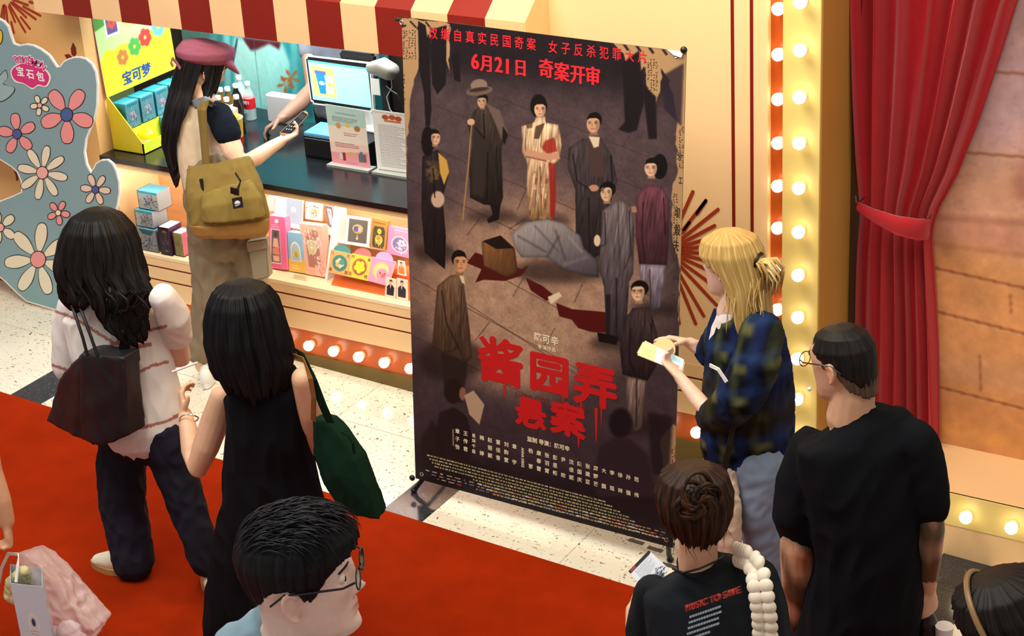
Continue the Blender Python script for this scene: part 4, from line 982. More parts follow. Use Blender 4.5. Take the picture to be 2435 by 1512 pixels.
    for a, b, c_ in (((1230, 560), (1300, 600), '3a353c'), ((1270, 535), (1330, 600), '4a454c'), ((1320, 545), (1345, 620), '38333a'), ((1350, 560), (1385, 600), 'a09a9c'), ((1300, 612), (1330, 560), '2e2a30'), ((1340, 630), (1400, 610), '8a858c')): p.line([a, b], 5, c_, alpha=0.5, feather=3)
    P([(1145, 575), (1190, 560), (1224, 590), (1232, 650), (1205, 660), (1150, 632)], '6b472c', feather=1, grad=('94683f', '452b19', 40), streak=.06); P([(1148, 573), (1190, 560), (1222, 590), (1180, 592)], '1c1210', feather=1)
    # man in grey seen from behind
    P([(1432, 500), (1470, 474), (1500, 488), (1508, 540), (1506, 650), (1496, 670), (1488, 810), (1445, 812), (1436, 680), (1424, 640), (1428, 560)], '575057', feather=1, grad=('746a6c', '2a262a', 75), streak=.14); P([(1440, 700), (1452, 700), (1450, 810), (1440, 800)], '221e20', feather=2)
    P([(1420, 790), (1470, 800), (1466, 820), (1424, 812)], '0f0c0e'); head(1443, 456, 14, 21, 'd8b08f', '0e0b0b', turn=-0.5, hb=1.25); p.ell(1420, 572, 8, 14, 'd9c2a4')
    # man in the brown coat
    P([(1040, 680), (1070, 655), (1100, 650), (1106, 700), (1116, 770), (1122, 850), (1104, 866), (1090, 830), (1060, 840), (1028, 826), (1034, 740)], '5d4735', feather=1, grad=('7a5f47', '33261d', 75), streak=.14); P([(1048, 836), (1112, 862), (1100, 960), (1058, 940)], '2a2120', feather=3)
    P([(1092, 655), (1102, 655), (1106, 676), (1098, 672)], 'd9c6a8'); head(1093, 622, 16, 24, 'd09a6c', '120d0c', turn=0.5)
    # man with glasses
    P([(1484, 760), (1505, 732), (1545, 730), (1562, 790), (1566, 860), (1540, 905), (1480, 890), (1474, 830)], '2b2224', feather=1, grad=('483b3e', '191415', 70), streak=.15); P([(1490, 895), (1536, 905), (1526, 1020), (1500, 1030), (1488, 990)], '5f5048', feather=2, grad=('968074', '39302b', 70), streak=.15)
    P([(1535, 752), (1556, 800), (1558, 860)], '4f4340', alpha=0.6); head(1519, 692, 16, 22, 'deb594', '0d0a0a', turn=-0.6, hb=1.2)
    for sx in (-8, 6): p.line([(1514+sx-5, 690), (1514+sx+5, 691)], 1.5, '2a2020'); p.ell(1514+sx, 694, 6, 5, '8a6a58', alpha=0.35)
    for pts, c_, w_ in (([(1362, 365), (1372, 430), (1404, 452)], '151113', 3), ([(1452, 370), (1456, 430), (1424, 458)], '151113', 3), ([(1400, 470), (1402, 600)], '151113', 3), ([(1438, 505), (1440, 580), (1424, 590)], '2a2629', 3), ([(1496, 500), (1500, 600), (1486, 640)], '2a2629', 3), ([(1466, 660), (1466, 800)], '1c181a', 4), ([(1470, 480), (1472, 640)], '3c373a', 2), ([(1050, 690), (1062, 770), (1092, 830)], '241b15', 3), ([(1098, 680), (1094, 800)], '241b15', 2), ([(1530, 480), (1526, 560), (1534, 620)], '220f16', 3), ([(1578, 470), (1582, 560)], '220f16', 3), ([(1545, 640), (1548, 730)], '3a343c', 3), ([(1500, 780), (1498, 860), (1512, 892)], '120d0e', 3), ([(1548, 770), (1552, 860)], '120d0e', 3), ([(1514, 900), (1513, 1015)], '2c2420', 4), ([(1150, 270), (1152, 330), (1128, 300)], '120e0e', 3), ([(1160, 360), (1158, 480)], '120e0e', 3), ([(1180, 350), (1184, 480)], '120e0e', 2), ([(1288, 296), (1286, 350)], '6a4c34', 2), ([(1250, 305), (1250, 360)], '7a5a3e', 2), ([(1328, 305), (1326, 355)], '7a5a3e', 2), ([(1284, 395), (1288, 515)], '6a4c34', 3), ([(1030, 400), (1034, 470)], '0c0909', 3), ([(1034, 500), (1032, 600)], '0c0909', 3)):
        p.line(pts, w_, c_, alpha=.8, feather=1)
    # near figures at the bottom
    P([(1046, 980), (1080, 968), (1110, 990), (1130, 1060), (1110, 1110), (1040, 1090), (1036, 1020)], '1f181a', feather=3); p.ell(1078, 930, 22, 30, '211816', feather=2); p.ell(1100, 936, 8, 16, '8a6350', feather=2)
    P([(1104, 940), (1126, 928), (1152, 962), (1140, 1010), (1116, 985)], 'b39a80', feather=1)
    p.ell(1476, 1006, 28, 36, '17121a', feather=5); P([(1410, 1130), (1425, 1062), (1460, 1040), (1500, 1044), (1540, 1080), (1560, 1180), (1420, 1180)], '2c2129', feather=6)
    P([(1540, 980), (1600, 990), (1590, 1150), (1550, 1120)], '1a141a', feather=5, alpha=0.8); P([(1030, 1000), (1060, 1060), (1046, 1180), (1000, 1150), (1000, 1040)], '17110f', feather=5, alpha=0.7)
    # small print at the foot
    g = np.random.default_rng(77)
    for r in range(8):
        x = 1015+r*6 if r < 4 else 1060+r*16; y0 = 1080+r*7.4; xe = 1440+r*18
        while x < min(xe, 1560):
            L = g.uniform(3, 9); y = y0+(x-1015)*0.262
            c_ = ['d8cf9a', 'c9c78a', 'e0d6a6', 'b9b878'][int(g.integers(4))]
            P([(x, y), (x+L, y+L*.262), (x+L, y+L*.262+3.2), (x, y+3.2)], c_, feather=0, alpha=0.8); x += L+g.uniform(1, 3)
    for r in range(3):
        x = 1012+r*14
        while x < 1575:
            L = g.uniform(3, 14); y = 1116+r*7+(x-1012)*0.262
            c_ = ['d8c0a0', 'c9a890', 'e0e0e0', 'd84a3a', '7a86c0', 'e6b08a'][int(g.integers(6))]
            if g.random() < 0.85: P([(x, y), (x+L, y+L*.262), (x+L, y+L*.262+2.6), (x, y+2.6)], c_, feather=0, alpha=0.8)
            x += L+g.uniform(2, 9)
    p.line([(1077, 1020), (1078, 1060)], 2, 'd9d2b0'); p.a = np.clip(p.a, 0, 1)**1.06
    return p
stand = thing('poster_stand', 'tall dark film poster on a black banner stand beside the red carpet', 'poster', ((PQ[0]+PQ[1])/2-Vector((0, 0, (PQ[0].z+PQ[1].z)/2-floor_z(-0.05)))))
PPM = print_mat('poster_print', poster_print(), 0.45, spec=.25)
sh = sheet('poster_sheet', PQ[0], PUn*PW, PVn*PH, 0.004, PPM, BLACKM, stand)
def ptext(txt, px, py, hpx, m, bold=0.0, sx=1.0, align='CENTER', spacing=1.0, rot=0.0, lift=0.0008):
    O = pp_(px, py)+PN*lift; s_ = hpx/pxm(O)*1.09
    ux = Matrix.Rotation(math.radians(rot), 3, PN) @ PUn; uy = PN.cross(ux)
    return text_mesh('lettering', txt, s_, O, ux, uy, m, stand, bold=bold*s_, align=align, sx=sx, spacing=spacing, ext=0.0003)
REDI = mat('red_ink', 'e02430', 0.4); REDT = mat('title_ink', 'c01c1e', 0.4); GOLDI = mat('pale_ink', 'ece2c0', 0.4); REDD = mat('dim_red_ink', '7a2a2a', 0.4)
for i, c_ in enumerate('改编自真实民国奇案'): ptext(c_, 1030+i*29.2, 80+i*3.4, 29, REDI, 0.010, sx=0.82)
for i, c_ in enumerate('女子反杀犯罪大片'): ptext(c_, 1315+i*30.4, 114+i*3.4, 29, REDI, 0.010, sx=0.82)
for c_, x, y, s_ in (('6', 1130, 148, 40), ('月', 1158, 154, 40), ('2', 1186, 156, 40), ('1', 1207, 160, 40), ('日', 1238, 164, 40), ('奇', 1299, 166, 44), ('案', 1336, 174, 44), ('开', 1374, 180, 44), ('审', 1410, 184, 44)):
    [ptext(c_, x+ox, y, s_*(1.2 if c_ in '621' else 1.0), REDI, 0.006, sx=0.86, lift=.0008+k_*.00008) for k_, ox in enumerate((-1.4, 1.4, 0))]
for c_, x, y, s_ in (('酱', 1190, 868, 112), ('园', 1306, 896, 98), ('弄', 1415, 925, 104), ('悬', 1262, 988, 74), ('案', 1350, 1004, 82)): [ptext(c_, x+ox, y+oy, s_, REDT, 0.008, sx=1.08, lift=.0008+k_*.00008) for k_, (ox, oy) in enumerate(((-3, -1), (3, 1), (0, -3), (1, 3), (0, 0)))]
for (x, y, l, w) in ((1418, 970, 78, 8), (1340, 940, 30, 4), (1382, 945, 40, 5), (1200, 915, 26, 8), (1430, 960, 50, 4), (1376, 1040, 24, 5)):
    mb = MB(); a, b, c_, d = pp_(x-w/2, y), pp_(x+w/2, y), pp_(x+w*.15, y+l), pp_(x-w*.15, y+l); mb.prism([q+PN*0.0007 for q in (a, b, c_, d)], PN*0.0003); mb.build('paint_drip', REDT, stand)
for i, c_ in enumerate('陈可辛'): ptext(c_, 1279+i*20, 803+i*4.6, 22, GOLDI, 0.02, sx=0.9)
for i, c_ in enumerate('导演作品'): ptext(c_, 1284+i*11, 825+i*2.4, 10.5, GOLDI, 0.01)
ptext("SHE'S GOT NO NAME", 1307, 955, 15, REDD, 0.02, spacing=1.25, rot=1.0)
ptext('监制 导演：陈可辛', 1304, 1056, 13, GOLDI, 0.02)
names = ['章子怡', '王传君', '易烊千玺', '梅 婷', '赵丽颖', '雷佳音', '刘朐萱', '章 宇', '', '杨 幂', '康春雷', '张羽霄', '彭昱畅', '尹 昉', '沈佳妮', '陈国庆', '张建亚', '周野芒', '大 鹏', '李 现', '徐 祥', '孙 强', '范 伟']
for k, nm in enumerate(names):
    x = 1088+k*19.35; y = 1026+k*5.2
    if not nm: ptext('ANNA KIRKE', x, y+20, 9.5, GOLDI, 0.02, rot=-90, sx=0.85); continue
    n = len(nm); st = 18.5 if n == 3 else 12.3
    for i, c_ in enumerate(nm):
        if c_ != ' ': ptext(c_, x, y+i*st, 12 if n == 3 else 10, GOLDI, 0.012)
for c_, x, y, s_ in (('坝', 1611, 508, 26), ('殺', 1611, 548, 27), ('夫', 1608, 585, 26), ('分', 1616, 372, 20), ('工', 1618, 430, 18)): ptext(c_, x, y, s_, mat('news_ink', '2a2018', 0.5), 0.01, sx=0.55)
# stand: pole, arms, feet, corner fittings
mb = MB()
back = -PN*0.02
mid_b, mid_t = (PQ[0]+PQ[1])/2+back, (PQ[2]+PQ[3])/2+back
mb.tube([mid_b+Vector((0, 0.10, 0.02)), (mid_b+mid_t)/2+Vector((0, 0.05, 0)), mid_t+Vector((0, 0.03, -0.02))], 0.009)
mb.build('pole', BLACKM, stand, True)
for a, b in ((PQ[3], PQ[2]), ):
    mb = MB(); mb.tube([a-PN*0.01-PVn*0.012, b-PN*0.01-PVn*0.012], 0.008); mb.build('top_bar', BLACKM, stand, True)
mb = MB(); mb.tube([PQ[0]-PN*0.012+PVn*0.01, PQ[1]-PN*0.012+PVn*0.01], 0.008); mb.build('bottom_bar', BLACKM, stand, True)
for (px, py), (qx, qy) in (((1003, 1142), (985, 1170)), ((1582, 1298), (1594, 1336))):
    a = pp_(px, py)-PN*0.01; v = ray(qx, qy)
    t = (-0.0367*(CAM[0]+1.524)-CAM[2])/(v[2]+0.0367*v[0]); ft = Vector(CAM+v*t)+Vector((0, 0, 0.012))
    mb = MB(); mb.tube([a+Vector((0, 0.02, 0.01)), a.lerp(ft, 0.6), ft], [0.011, 0.011, 0.012]); mb.ell(ft, 0.016, 0.016, 0.012); mb.build('foot', BLACKM, stand, True)
    bk = Vector((a.x, a.y+0.36, floor_z(a.x)+0.012)); mb = MB(); mb.tube([a+Vector((0, 0.02, 0.01)), bk], 0.009); mb.ell(bk, 0.015, 0.015, 0.012); mb.build('rear_foot', BLACKM, stand, True)
RING = mat('eyelet', 'c9c4b8', 0.3, 1.0)
for px, py in ((955, 53), (1608, 132), (1003, 1127), (1585, 1283)):
    o_ = pp_(px, py)+PN*0.0012; mb = MB()
    R3 = PN.to_track_quat('Z', 'Y').to_matrix()
    for k in range(14):
        a, b = 2*PI*k/14, 2*PI*(k+1)/14
        mb.tube([o_+R3 @ Vector((0.008*math.cos(a), 0.008*math.sin(a), 0)), o_+R3 @ Vector((0.008*math.cos(b), 0.008*math.sin(b), 0))], 0.0025, n=6)
    mb.build('eyelet', RING, stand)
mb = MB(); mb.prism([pp_(1588, 117)+PN*0.003, pp_(1627, 122)+PN*0.003, pp_(1622, 136)+PN*0.006, pp_(1604, 130)+PN*0.006], PN*0.002); mb.build('folded_corner', WHITE, stand)
for px, py in ((1626, 119), (980, 1136)):
    mb = MB(); q = pp_(px, py); mb.ell(q, 0.014, 0.012, 0.014); mb.build('corner_fitting', BLACKM, stand, True)
for i, (px, py, dx) in enumerate(((1513, 1288, 18), (1558, 1306, 24), (1592, 1345, 26))):  # three thin grey strips lying on the floor by the poster foot
    v = ray(px, py); t = (-0.0367*(CAM[0]+1.524)-CAM[2])/(v[2]+0.0367*v[0]); q = Vector(CAM+v*t)
    o = link_mesh('floor_mark', sloped(MB().box(q.x-0.035, q.x+0.035, q.y-0.012, q.y+0.012, 0.0006, 0.0014).mesh('floor_mark')), mat('grey_mark', '4a463c', 0.6))
    tag(o, ('short grey mark on the floor before the poster foot, %s' % ('farthest from the foot', 'between the other two', 'close to the foot')[i]), 'tape', 'marks by the poster')
# ---------------------------------------------------------------- people: tools
CR = Vector(ROT[0]); CR.z = 0; CR.normalize()          # horizontal axis across the view
def chain(pts, k=1.0, kd=None):
    """(px, py, Y, half-width in photo px[, depth radius in m]) -> loft nodes in the place"""
    out = []
    for p in pts:
        P = aty(p[0], p[1], p[2]); r = p[3]/pxm(P)
        out.append((P, r*k, (p[4] if len(p) > 4 else r)*(kd or k)))
    return out
def remesh(mb, voxel, smooth=2, name='body', dec=None):
    me = mb.mesh(name); o = bpy.data.objects.new('tmp', me); COL.objects.link(o)
    r = o.modifiers.new('r', 'REMESH'); r.mode = 'VOXEL'; r.voxel_size = voxel
    if smooth:
        s = o.modifiers.new('s', 'SMOOTH'); s.iterations = smooth; s.factor = 0.5
    if dec:
        d = o.modifiers.new('d', 'DECIMATE'); d.ratio = dec
    dg = bpy.context.evaluated_depsgraph_get(); dg.update()
    out = bpy.data.meshes.new_from_object(o.evaluated_get(dg)); bpy.data.objects.remove(o); bpy.data.meshes.remove(me)
    out.polygons.foreach_set('use_smooth', [True]*len(out.polygons)); out.name = name
    return out
def coords(me):
    a = np.empty(len(me.vertices)*3, np.float32); me.vertices.foreach_get('co', a); return a.reshape(-1, 3)
def normals(me):
    a = np.empty(len(me.vertices)*3, np.float32); me.vertices.foreach_get('normal', a); return a.reshape(-1, 3)
def setco(me, c): me.vertices.foreach_set('co', c.astype(np.float32).ravel()); me.update()
def wav(c, freq, seed, n=7, aniso=(1, 1, 1)):
    g = np.random.default_rng(seed); out = np.zeros(len(c), np.float32)
    for i in range(n):
        d = g.normal(size=3)*np.array(aniso); d /= np.linalg.norm(d)+1e-9
        out += np.sin((c @ d.astype(np.float32))*freq*g.uniform(0.6, 1.6)+g.uniform(0, 6.28))
    return out/n**0.5
def fold(me, amp, freq, seed, aniso=(1, 1, 0.35), ridge=True):
    freq = freq*3.6; amp = amp*.62
    c = coords(me); n = normals(me)
    w = c+0.012*np.stack([wav(c, freq*0.4, seed+1), wav(c, freq*0.4, seed+2), wav(c, freq*0.4, seed+3)], 1)
    d = wav(w, freq, seed, aniso=aniso)
    if ridge: d = 1-np.abs(d)*1.4
    setco(me, c+n*(amp*d)[:, None])
def paint(me, col):
    """col: (n,3) linear colours per vertex"""
    at = me.color_attributes.new('Col', 'FLOAT_COLOR', 'POINT'); b = np.ones((len(me.vertices), 4), np.float32); b[:, :3] = col
    at.data.foreach_set('color', b.ravel())
SKIN = mat('skin', 'e0b08e', 0.5, attr=True, var=0.03, vscale=60)
SKIN.node_tree.nodes['Principled BSDF'].inputs['Subsurface Weight'].default_value = 0.12
SKIN.node_tree.nodes['Principled BSDF'].inputs['Subsurface Radius'].default_value = (0.02, 0.008, 0.004)
HAIRM = mat('hair', '14100e', 0.5, attr=True, spec=0.2)
EYEW = mat('eye_white', 'e8e2da', 0.2); IRIS = mat('iris', '1c120c', 0.1)

def frame(c, yaw, pitch=0, roll=0):
    R = Matrix.Rotation(math.radians(-yaw), 3, 'Z') @ Matrix.Rotation(math.radians(-pitch), 3, 'X') @ Matrix.Rotation(math.radians(roll), 3, 'Y')
    return Matrix.Translation(Vector(c)) @ R.to_4x4()
HZ = [-.116, -.104, -.085, -.055, -.025, 0, .03, .06, .088, .106, .116]
HW = [.016, .040, .053, .063, .069, .073, .077, .075, .062, .038, .002]
HF = [.070, .084, .088, .087, .086, .086, .090, .088, .072, .043, .004]
HB = [.005, -.01, -.03, -.062, -.086, -.097, -.103, -.098, -.078, -.045, -.004]
def smooth_interp(z, xs, ys):
    return np.interp(z, xs, ys)
def head_piece(mb, M, s=1.0):
    nz, na = 56, 84; g = lambda x, m, d: math.exp(-((x-m)/d)**2)
    rows = []
    for j in range(nz+1):
        t = j/nz; z = -.116+.232*(0.5-0.5*math.cos(PI*t))
        w, f, b = (float(np.interp(z, HZ, q)) for q in (HW, HF, HB)); cy, dy = (f+b)/2, (f-b)/2
        ring = []
        for k in range(na):
            a = 2*PI*k/na; ca, sa = math.cos(a), math.sin(a)
            e = 0.86
            x = w*math.copysign(abs(ca)**e, ca); y = cy+dy*math.copysign(abs(sa)**e, sa)
            if sa > 0:
                m = sa**1.2
                nose = .013*g(x, 0, .009)*g(z, .012, .028)+.024*g(x, 0, .0125)*g(z, -.017, .013)+.006*(g(x, .012, .007)+g(x, -.012, .007))*g(z, -.024, .008)
                eye = -.011*(g(x, .031, .015)+g(x, -.031, .015))*g(z, .021, .012); brow = .005*(g(x, .028, .022)+g(x, -.028, .022))*g(z, .040, .009)
                lip = .0075*g(x, 0, .017)*g(z, -.050, .0055)+.0075*g(x, 0, .014)*g(z, -.063, .006)-.005*g(x, 0, .022)*g(z, -.0565, .0028)-.003*g(x, 0, .02)*g(z, -.074, .006)
                chin = .008*g(x, 0, .018)*g(z, -.096, .012); cheek = .004*(g(x, .044, .018)+g(x, -.044, .018))*g(z, -.008, .02)
                y += m*(nose+eye+brow+lip+chin+cheek)
            ring.append(mb.bm.verts.new(M @ (Vector((x, y, z))*s)))
        rows.append(ring)
    for A, B in zip(rows[:-1], rows[1:]):
        for k in range(na): mb._f([A[k], A[(k+1) % na], B[(k+1) % na], B[k]])
    mb._f(rows[0][::-1]); mb._f(rows[-1])
    M3 = M.to_3x3()
    for sx in (-1, 1):      # ears: shell and rim
        c = M @ (Vector((sx*.076, -.012, -.002))*s); R = M3 @ Matrix.Rotation(sx*0.35, 3, 'Z') @ Matrix.Rotation(0.2, 3, 'X')
        mb.ell(c, .008*s, .015*s, .026*s, R, 12, 8)
        pts = []
        for a in np.linspace(-150, 95, 14):
            t = math.radians(a); pts.append(c+R @ (Vector((sx*.006, -.015*math.cos(t)*1.05, .029*math.sin(t)*-1))*s))
        mb.tube(pts, .0052*s, n=7)
def head_parts(root, M, s=1.0, brow='1a1210'):
    for sx in (-1, 1):
        c = M @ (Vector((sx*.031, .0735, .020))*s)
        mb = MB(); mb.ell(c, .0118*s, .0118*s, .0095*s, M.to_3x3(), 16, 12); mb.mi = 1
        mb.ell(M @ (Vector((sx*.031, .0836, .0185))*s), (.0058*s), .0024*s, .0056*s, M.to_3x3(), 10, 8)
        mb.build('eye', [EYEW, IRIS], root, True)
        mb = MB(); mb.loft([(M @ (Vector((sx*x, y, z))*s), (.0022*s), .0018*s) for x, y, z in ((.014, .0905, .0425), (.030, .0895, .044), (.048, .078, .040))], n=8); mb.build('eyebrow', mat('brow_'+brow, brow, 0.7), root, True)
def hand(mb, W, d, n, l, size=1.0, curl=(25, 30, 35, 40), thumb=(0.5, 0.75, 0.35), spread=0.05, thumb_curl=20):
    """W wrist, d towards the fingers, n where the palm faces, l towards the thumb"""
    d = Vector(d).normalized(); n = Vector(n); n = (n-d*n.dot(d)).normalized(); l = Vector(l); l = (l-d*l.dot(d)-n*l.dot(n)).normalized(); S = size
    W = Vector(W)
    mb.loft([(W-d*.02*S, .024*S, .018*S), (W+d*.02*S, .032*S, .016*S), (W+d*.055*S, .039*S, .0145*S), (W+d*.085*S, .040*S, .012*S)], side=l, n=16)
    for i, (off, ln, r) in enumerate(((.030, .066, .0088), (.0105, .074, .009), (-.0095, .069, .0087), (-.029, .054, .0078))):
        p = W+d*(.080-abs(off)*.15)*S+l*off*S; q = (d+l*off*spread*20).normalized(); pts = [p-d*.012*S, p]; a = 0
        for fr in (.46, .30, .24):
            a += math.radians(curl[i])*(0.8 if fr == .46 else 1.0); v = q*math.cos(a)+n*math.sin(a); p = p+v*ln*fr*S; pts.append(p)
        mb.loft([(P, r*S*k, r*S*k) for P, k in zip(pts, (1.05, 1.08, 1.0, .93, .8))], n=10)
    q = (d*thumb[0]+l*thumb[1]+n*thumb[2]).normalized(); p = W+d*.022*S+l*.026*S; a = math.radians(thumb_curl)
    v2 = (q*math.cos(a)+d*math.sin(a)).normalized()
    pts = [p-q*.012*S, p+q*.012*S, p+q*.034*S, p+q*.034*S+v2*.026*S]
    mb.loft([(P, r*S, r*S) for P, r in zip(pts, (.0135, .0125, .0105, .0088))], n=10)
def skin_colours(me, tone, heads=(), extra=None):
    c = coords(me); base = np.array(lin(tone), np.float32); col = np.repeat(base[None], len(c), 0)
    col *= (1+0.05*wav(c, 25, 3))[:, None]
    for M, s in heads:
        Mi = np.array(M.inverted()); L = (c @ Mi[:3, :3].T+Mi[:3, 3])/s
        g = lambda a, m, d: np.exp(-((a-m)/d)**2)
        front = (L[:, 1] > .05)
        lip = (g(L[:, 0], 0, .022)*g(L[:, 2], -.056, .0115)*front)[:, None]; col = col*(1-lip*.75)+lip*.75*np.array(lin('b85a56'), np.float32)
        ear = (g(np.abs(L[:, 0]), .08, .02)*g(L[:, 1], -.012, .03)*g(L[:, 2], 0, .035))[:, None]; col = col*(1-ear*.3)+ear*.3*np.array(lin('d97a62'), np.float32)
        chk = (g(np.abs(L[:, 0]), .045, .025)*g(L[:, 2], -.02, .025)*front)[:, None]; col = col*(1-chk*.2)+chk*.2*np.array(lin('e08a74'), np.float32)
        nst = (g(np.abs(L[:, 0]), .008, .005)*g(L[:, 2], -.031, .004)*(L[:, 1] > .085))[:, None]; col = col*(1-nst*.6)
    if extra is not None: col = extra(c, col)
    paint(me, np.clip(col, 0, 1))
def hair(root, M, nodes, zend, name='hair', m=None, base='15100e', hi='3a2c26', nphi=200, nt=44, amp=0.012, freq=38, jag=0.02, seed=1, s=1.0, curlw=0.0, closed=True):
    """nodes: (z, cx, cy, rx, ry) from crown to tip in head space; zend: {phi degrees: z} where the hair ends (0 front, 90 right, 180 back)"""
    g = np.random.default_rng(seed)
    nd = sorted(nodes); Z = np.array([q[0] for q in nd]); A = np.array([q[1:] for q in nd])
    ks = sorted(zend.items()); ang = np.array([k for k, v in ks]); val = np.array([v for k, v in ks])
    ang = np.concatenate([ang-360, ang, ang+360]); val = np.tile(val, 3)
    phi = np.arange(nphi)/nphi*360
    ze = np.interp(phi, ang, val)
    kern = np.ones(7)/7; ze = np.convolve(np.concatenate([ze[-3:], ze, ze[:3]]), kern, 'valid')
    n1 = sum(np.sin(np.radians(phi)*int(freq*f)+g.uniform(0, 6.28)) for f in (0.35, 0.6, 1.0, 1.7))/2
    n2 = sum(np.sin(np.radians(phi)*int(freq*f)+g.uniform(0, 6.28)) for f in (0.2, 0.5, 0.9))/1.7
    ze = ze+jag*n2*np.clip((0.06-ze)/0.1, 0.15, 1)
    zt = Z[-1]; V = []
    ph = np.radians(phi)
    for j in range(nt+1):
        t = j/nt; tt = 1-math.cos(t*PI/2) if t < 1 else 1
        tt = 0.45*tt+0.55*t*t if True else t
        z = zt+(ze-zt)*tt
        cxx, cyy, rx, ry = (np.interp(z, Z, A[:, i]) for i in range(4))
        wob = 1+amp/0.1*(n1*min(1, t*3)*0.6+0.5*np.sin(ph*freq*0.5+z*30+seed)*min(1, t*2)*0.5)
        tw = curlw*np.sin(z*28+n2*2)*np.clip(-z*4, 0, 1)
        V.append(np.stack([cxx+np.sin(ph)*rx*wob+tw, cyy+np.cos(ph)*ry*wob, z], 1))
    inner = np.stack([cxx+np.sin(ph)*rx*0.72, cyy+np.cos(ph)*ry*0.72, z+0.012], 1); V.append(inner)
    c0 = np.array([[0, 0, zt-0.05]])
    V = np.concatenate(V+[c0]); R = nt+2; F = []
    for j in range(R-1):
        for k in range(nphi):
            a, b = j*nphi+k, j*nphi+(k+1) % nphi; F.append((a, b, b+nphi, a+nphi))
    L = (R-1)*nphi; ci = len(V)-1
    for k in range(nphi): F.append((L+k, L+(k+1) % nphi, ci))
    F.append(tuple(range(nphi))[::-1])
    Mn = np.array(M); W = (V*s) @ Mn[:3, :3].T+Mn[:3, 3]
    me = bpy.data.meshes.new(name); me.from_pydata(W.tolist(), [], F)
    me.polygons.foreach_set('use_smooth', [True]*len(me.polygons))
    b, h = np.array(lin(base), np.float32), np.array(lin(hi), np.float32)
    st = np.clip(0.35+0.35*n1, 0, 1); st = np.concatenate([np.clip(st*(0.7+0.3*np.sin(j*0.5+n2*2)), 0, 1) for j in range(R)]+[np.zeros(1)])
    paint(me, b[None]*(1-st[:, None])+h[None]*st[:, None])
    bm = bmesh.new(); bm.from_mesh(me); bmesh.ops.recalc_face_normals(bm, faces=bm.faces); bm.to_mesh(me); bm.free()
    return link_mesh(name, me, m or HAIRM, root, local=False)
def strands(root, paths, r0, name='hair_lock', base='15100e', hi='3a2c26', seed=1, m=None):
    """a bunch of tapering locks along given point lists, one mesh"""
    g = np.random.default_rng(seed); mb = MB()
    for pts in paths:
        K = len(pts); mb.loft([(Vector(p), r0*q_, r0*0.7*q_) for p, q_ in ((p, min(1, .25+i*.4)*(1-0.85*(i/(K-1))**1.6)) for i, p in enumerate(pts))], n=6, dome=False)
    me = mb.mesh(name, True); c = coords(me)
    st = np.clip(0.4+0.5*wav(c, 160, seed, aniso=(1, 1, 0.1)), 0, 1)[:, None]
    paint(me, np.array(lin(base))[None]*(1-st)+np.array(lin(hi))[None]*st)
    return link_mesh(name, me, m or HAIRM, root, local=False)
def cloth(root, name, pieces, m, voxel=0.011, smooth=3, amp=0.004, freq=26, seed=1, aniso=(1, 1, 0.35), col=None, extra=None):
    mb = MB()
    for ch in pieces:
        kw = dict(side=CR, n=24)
        if isinstance(ch, dict): kw.update({k: v for k, v in ch.items() if k != 'n'}); ch = kw.pop('nodes')
        mb.loft(ch, **kw)
    if extra: extra(mb)
    me = remesh(mb, voxel, smooth, name)
    if amp: fold(me, amp, freq, seed, aniso)
    if col is not None: paint(me, np.clip(col(coords(me)), 0, 1))
    return link_mesh(name, me, m, root, local=False)
def shoe(root, heel, toe, w, upper, sole, up=0.075, name='shoe'):
    heel, toe = Vector(heel), Vector(toe); d = (toe-heel); L = d.length; d.normalize(); sd = Vector((-d.y, d.x, 0)).normalized()
    t = MB(); z = Vector((0, 0, 1))
    out = []
    for k in range(28):
        a = 2*PI*k/28; x = math.cos(a); yy = math.sin(a); ww = w*(1.0 if x > 0 else 0.82)
        out.append(heel+d*(L/2+x*L/2)+sd*yy*ww*(1-0.12*x*x)*1.0)
    t.prism(out, z*0.028); bot = t
    sh = bot.build(name, sole, root)
    mb = MB(); mb.loft([(heel+d*L*.10+z*.055, w*.72, .05), (heel+d*L*.35+z*.06, w*.80, .055), (heel+d*L*.6+z*.045, w*.92, .042), (heel+d*L*.86+z*.034, w*.72, .024)], side=sd, n=20)
    me = remesh(mb, 0.008, 2, 'upper'); link_mesh('upper', me, upper, sh, local=False)
    return sh
def spectacles(root, M, s, m, lens=True, rx=.025, rz=.019, z0=.018):
    mb = MB(); W = lambda x, y, z: M @ (Vector((x, y, z))*s)
    for sx in (-1, 1):
        pts = [W(sx*.033+rx*math.cos(a), .108-0.03*((abs(sx*.033+rx*math.cos(a))-.033)**2)*30, z0+rz*math.sin(a)) for a in np.linspace(0, 2*PI, 25)]
        mb.tube(pts, .0016*s, n=6)
        mb.tube([W(sx*.058, .105, z0+.006), W(sx*.075, .085, z0+.007), W(sx*.084, .02, z0+.010), W(sx*.084, -.02, z0+.010), W(sx*.081, -.05, z0-.012)], .0022*s, n=6)
    mb.tube([W(-.009, .109, z0+.004), W(0, .112, z0+.007), W(.009, .109, z0+.004)], .0016*s, n=6)
    o = mb.build('glasses', m, root, True)
    if lens:
        for sx in (-1, 1):
            q = MB(); q.prism([W(sx*.033+rx*math.cos(a), .107, z0+rz*math.sin(a)) for a in np.linspace(0, 2*PI, 20, endpoint=False)], M.to_3x3() @ Vector((0, 0.001, 0))); q.build('lens', CASE, o)
    return o
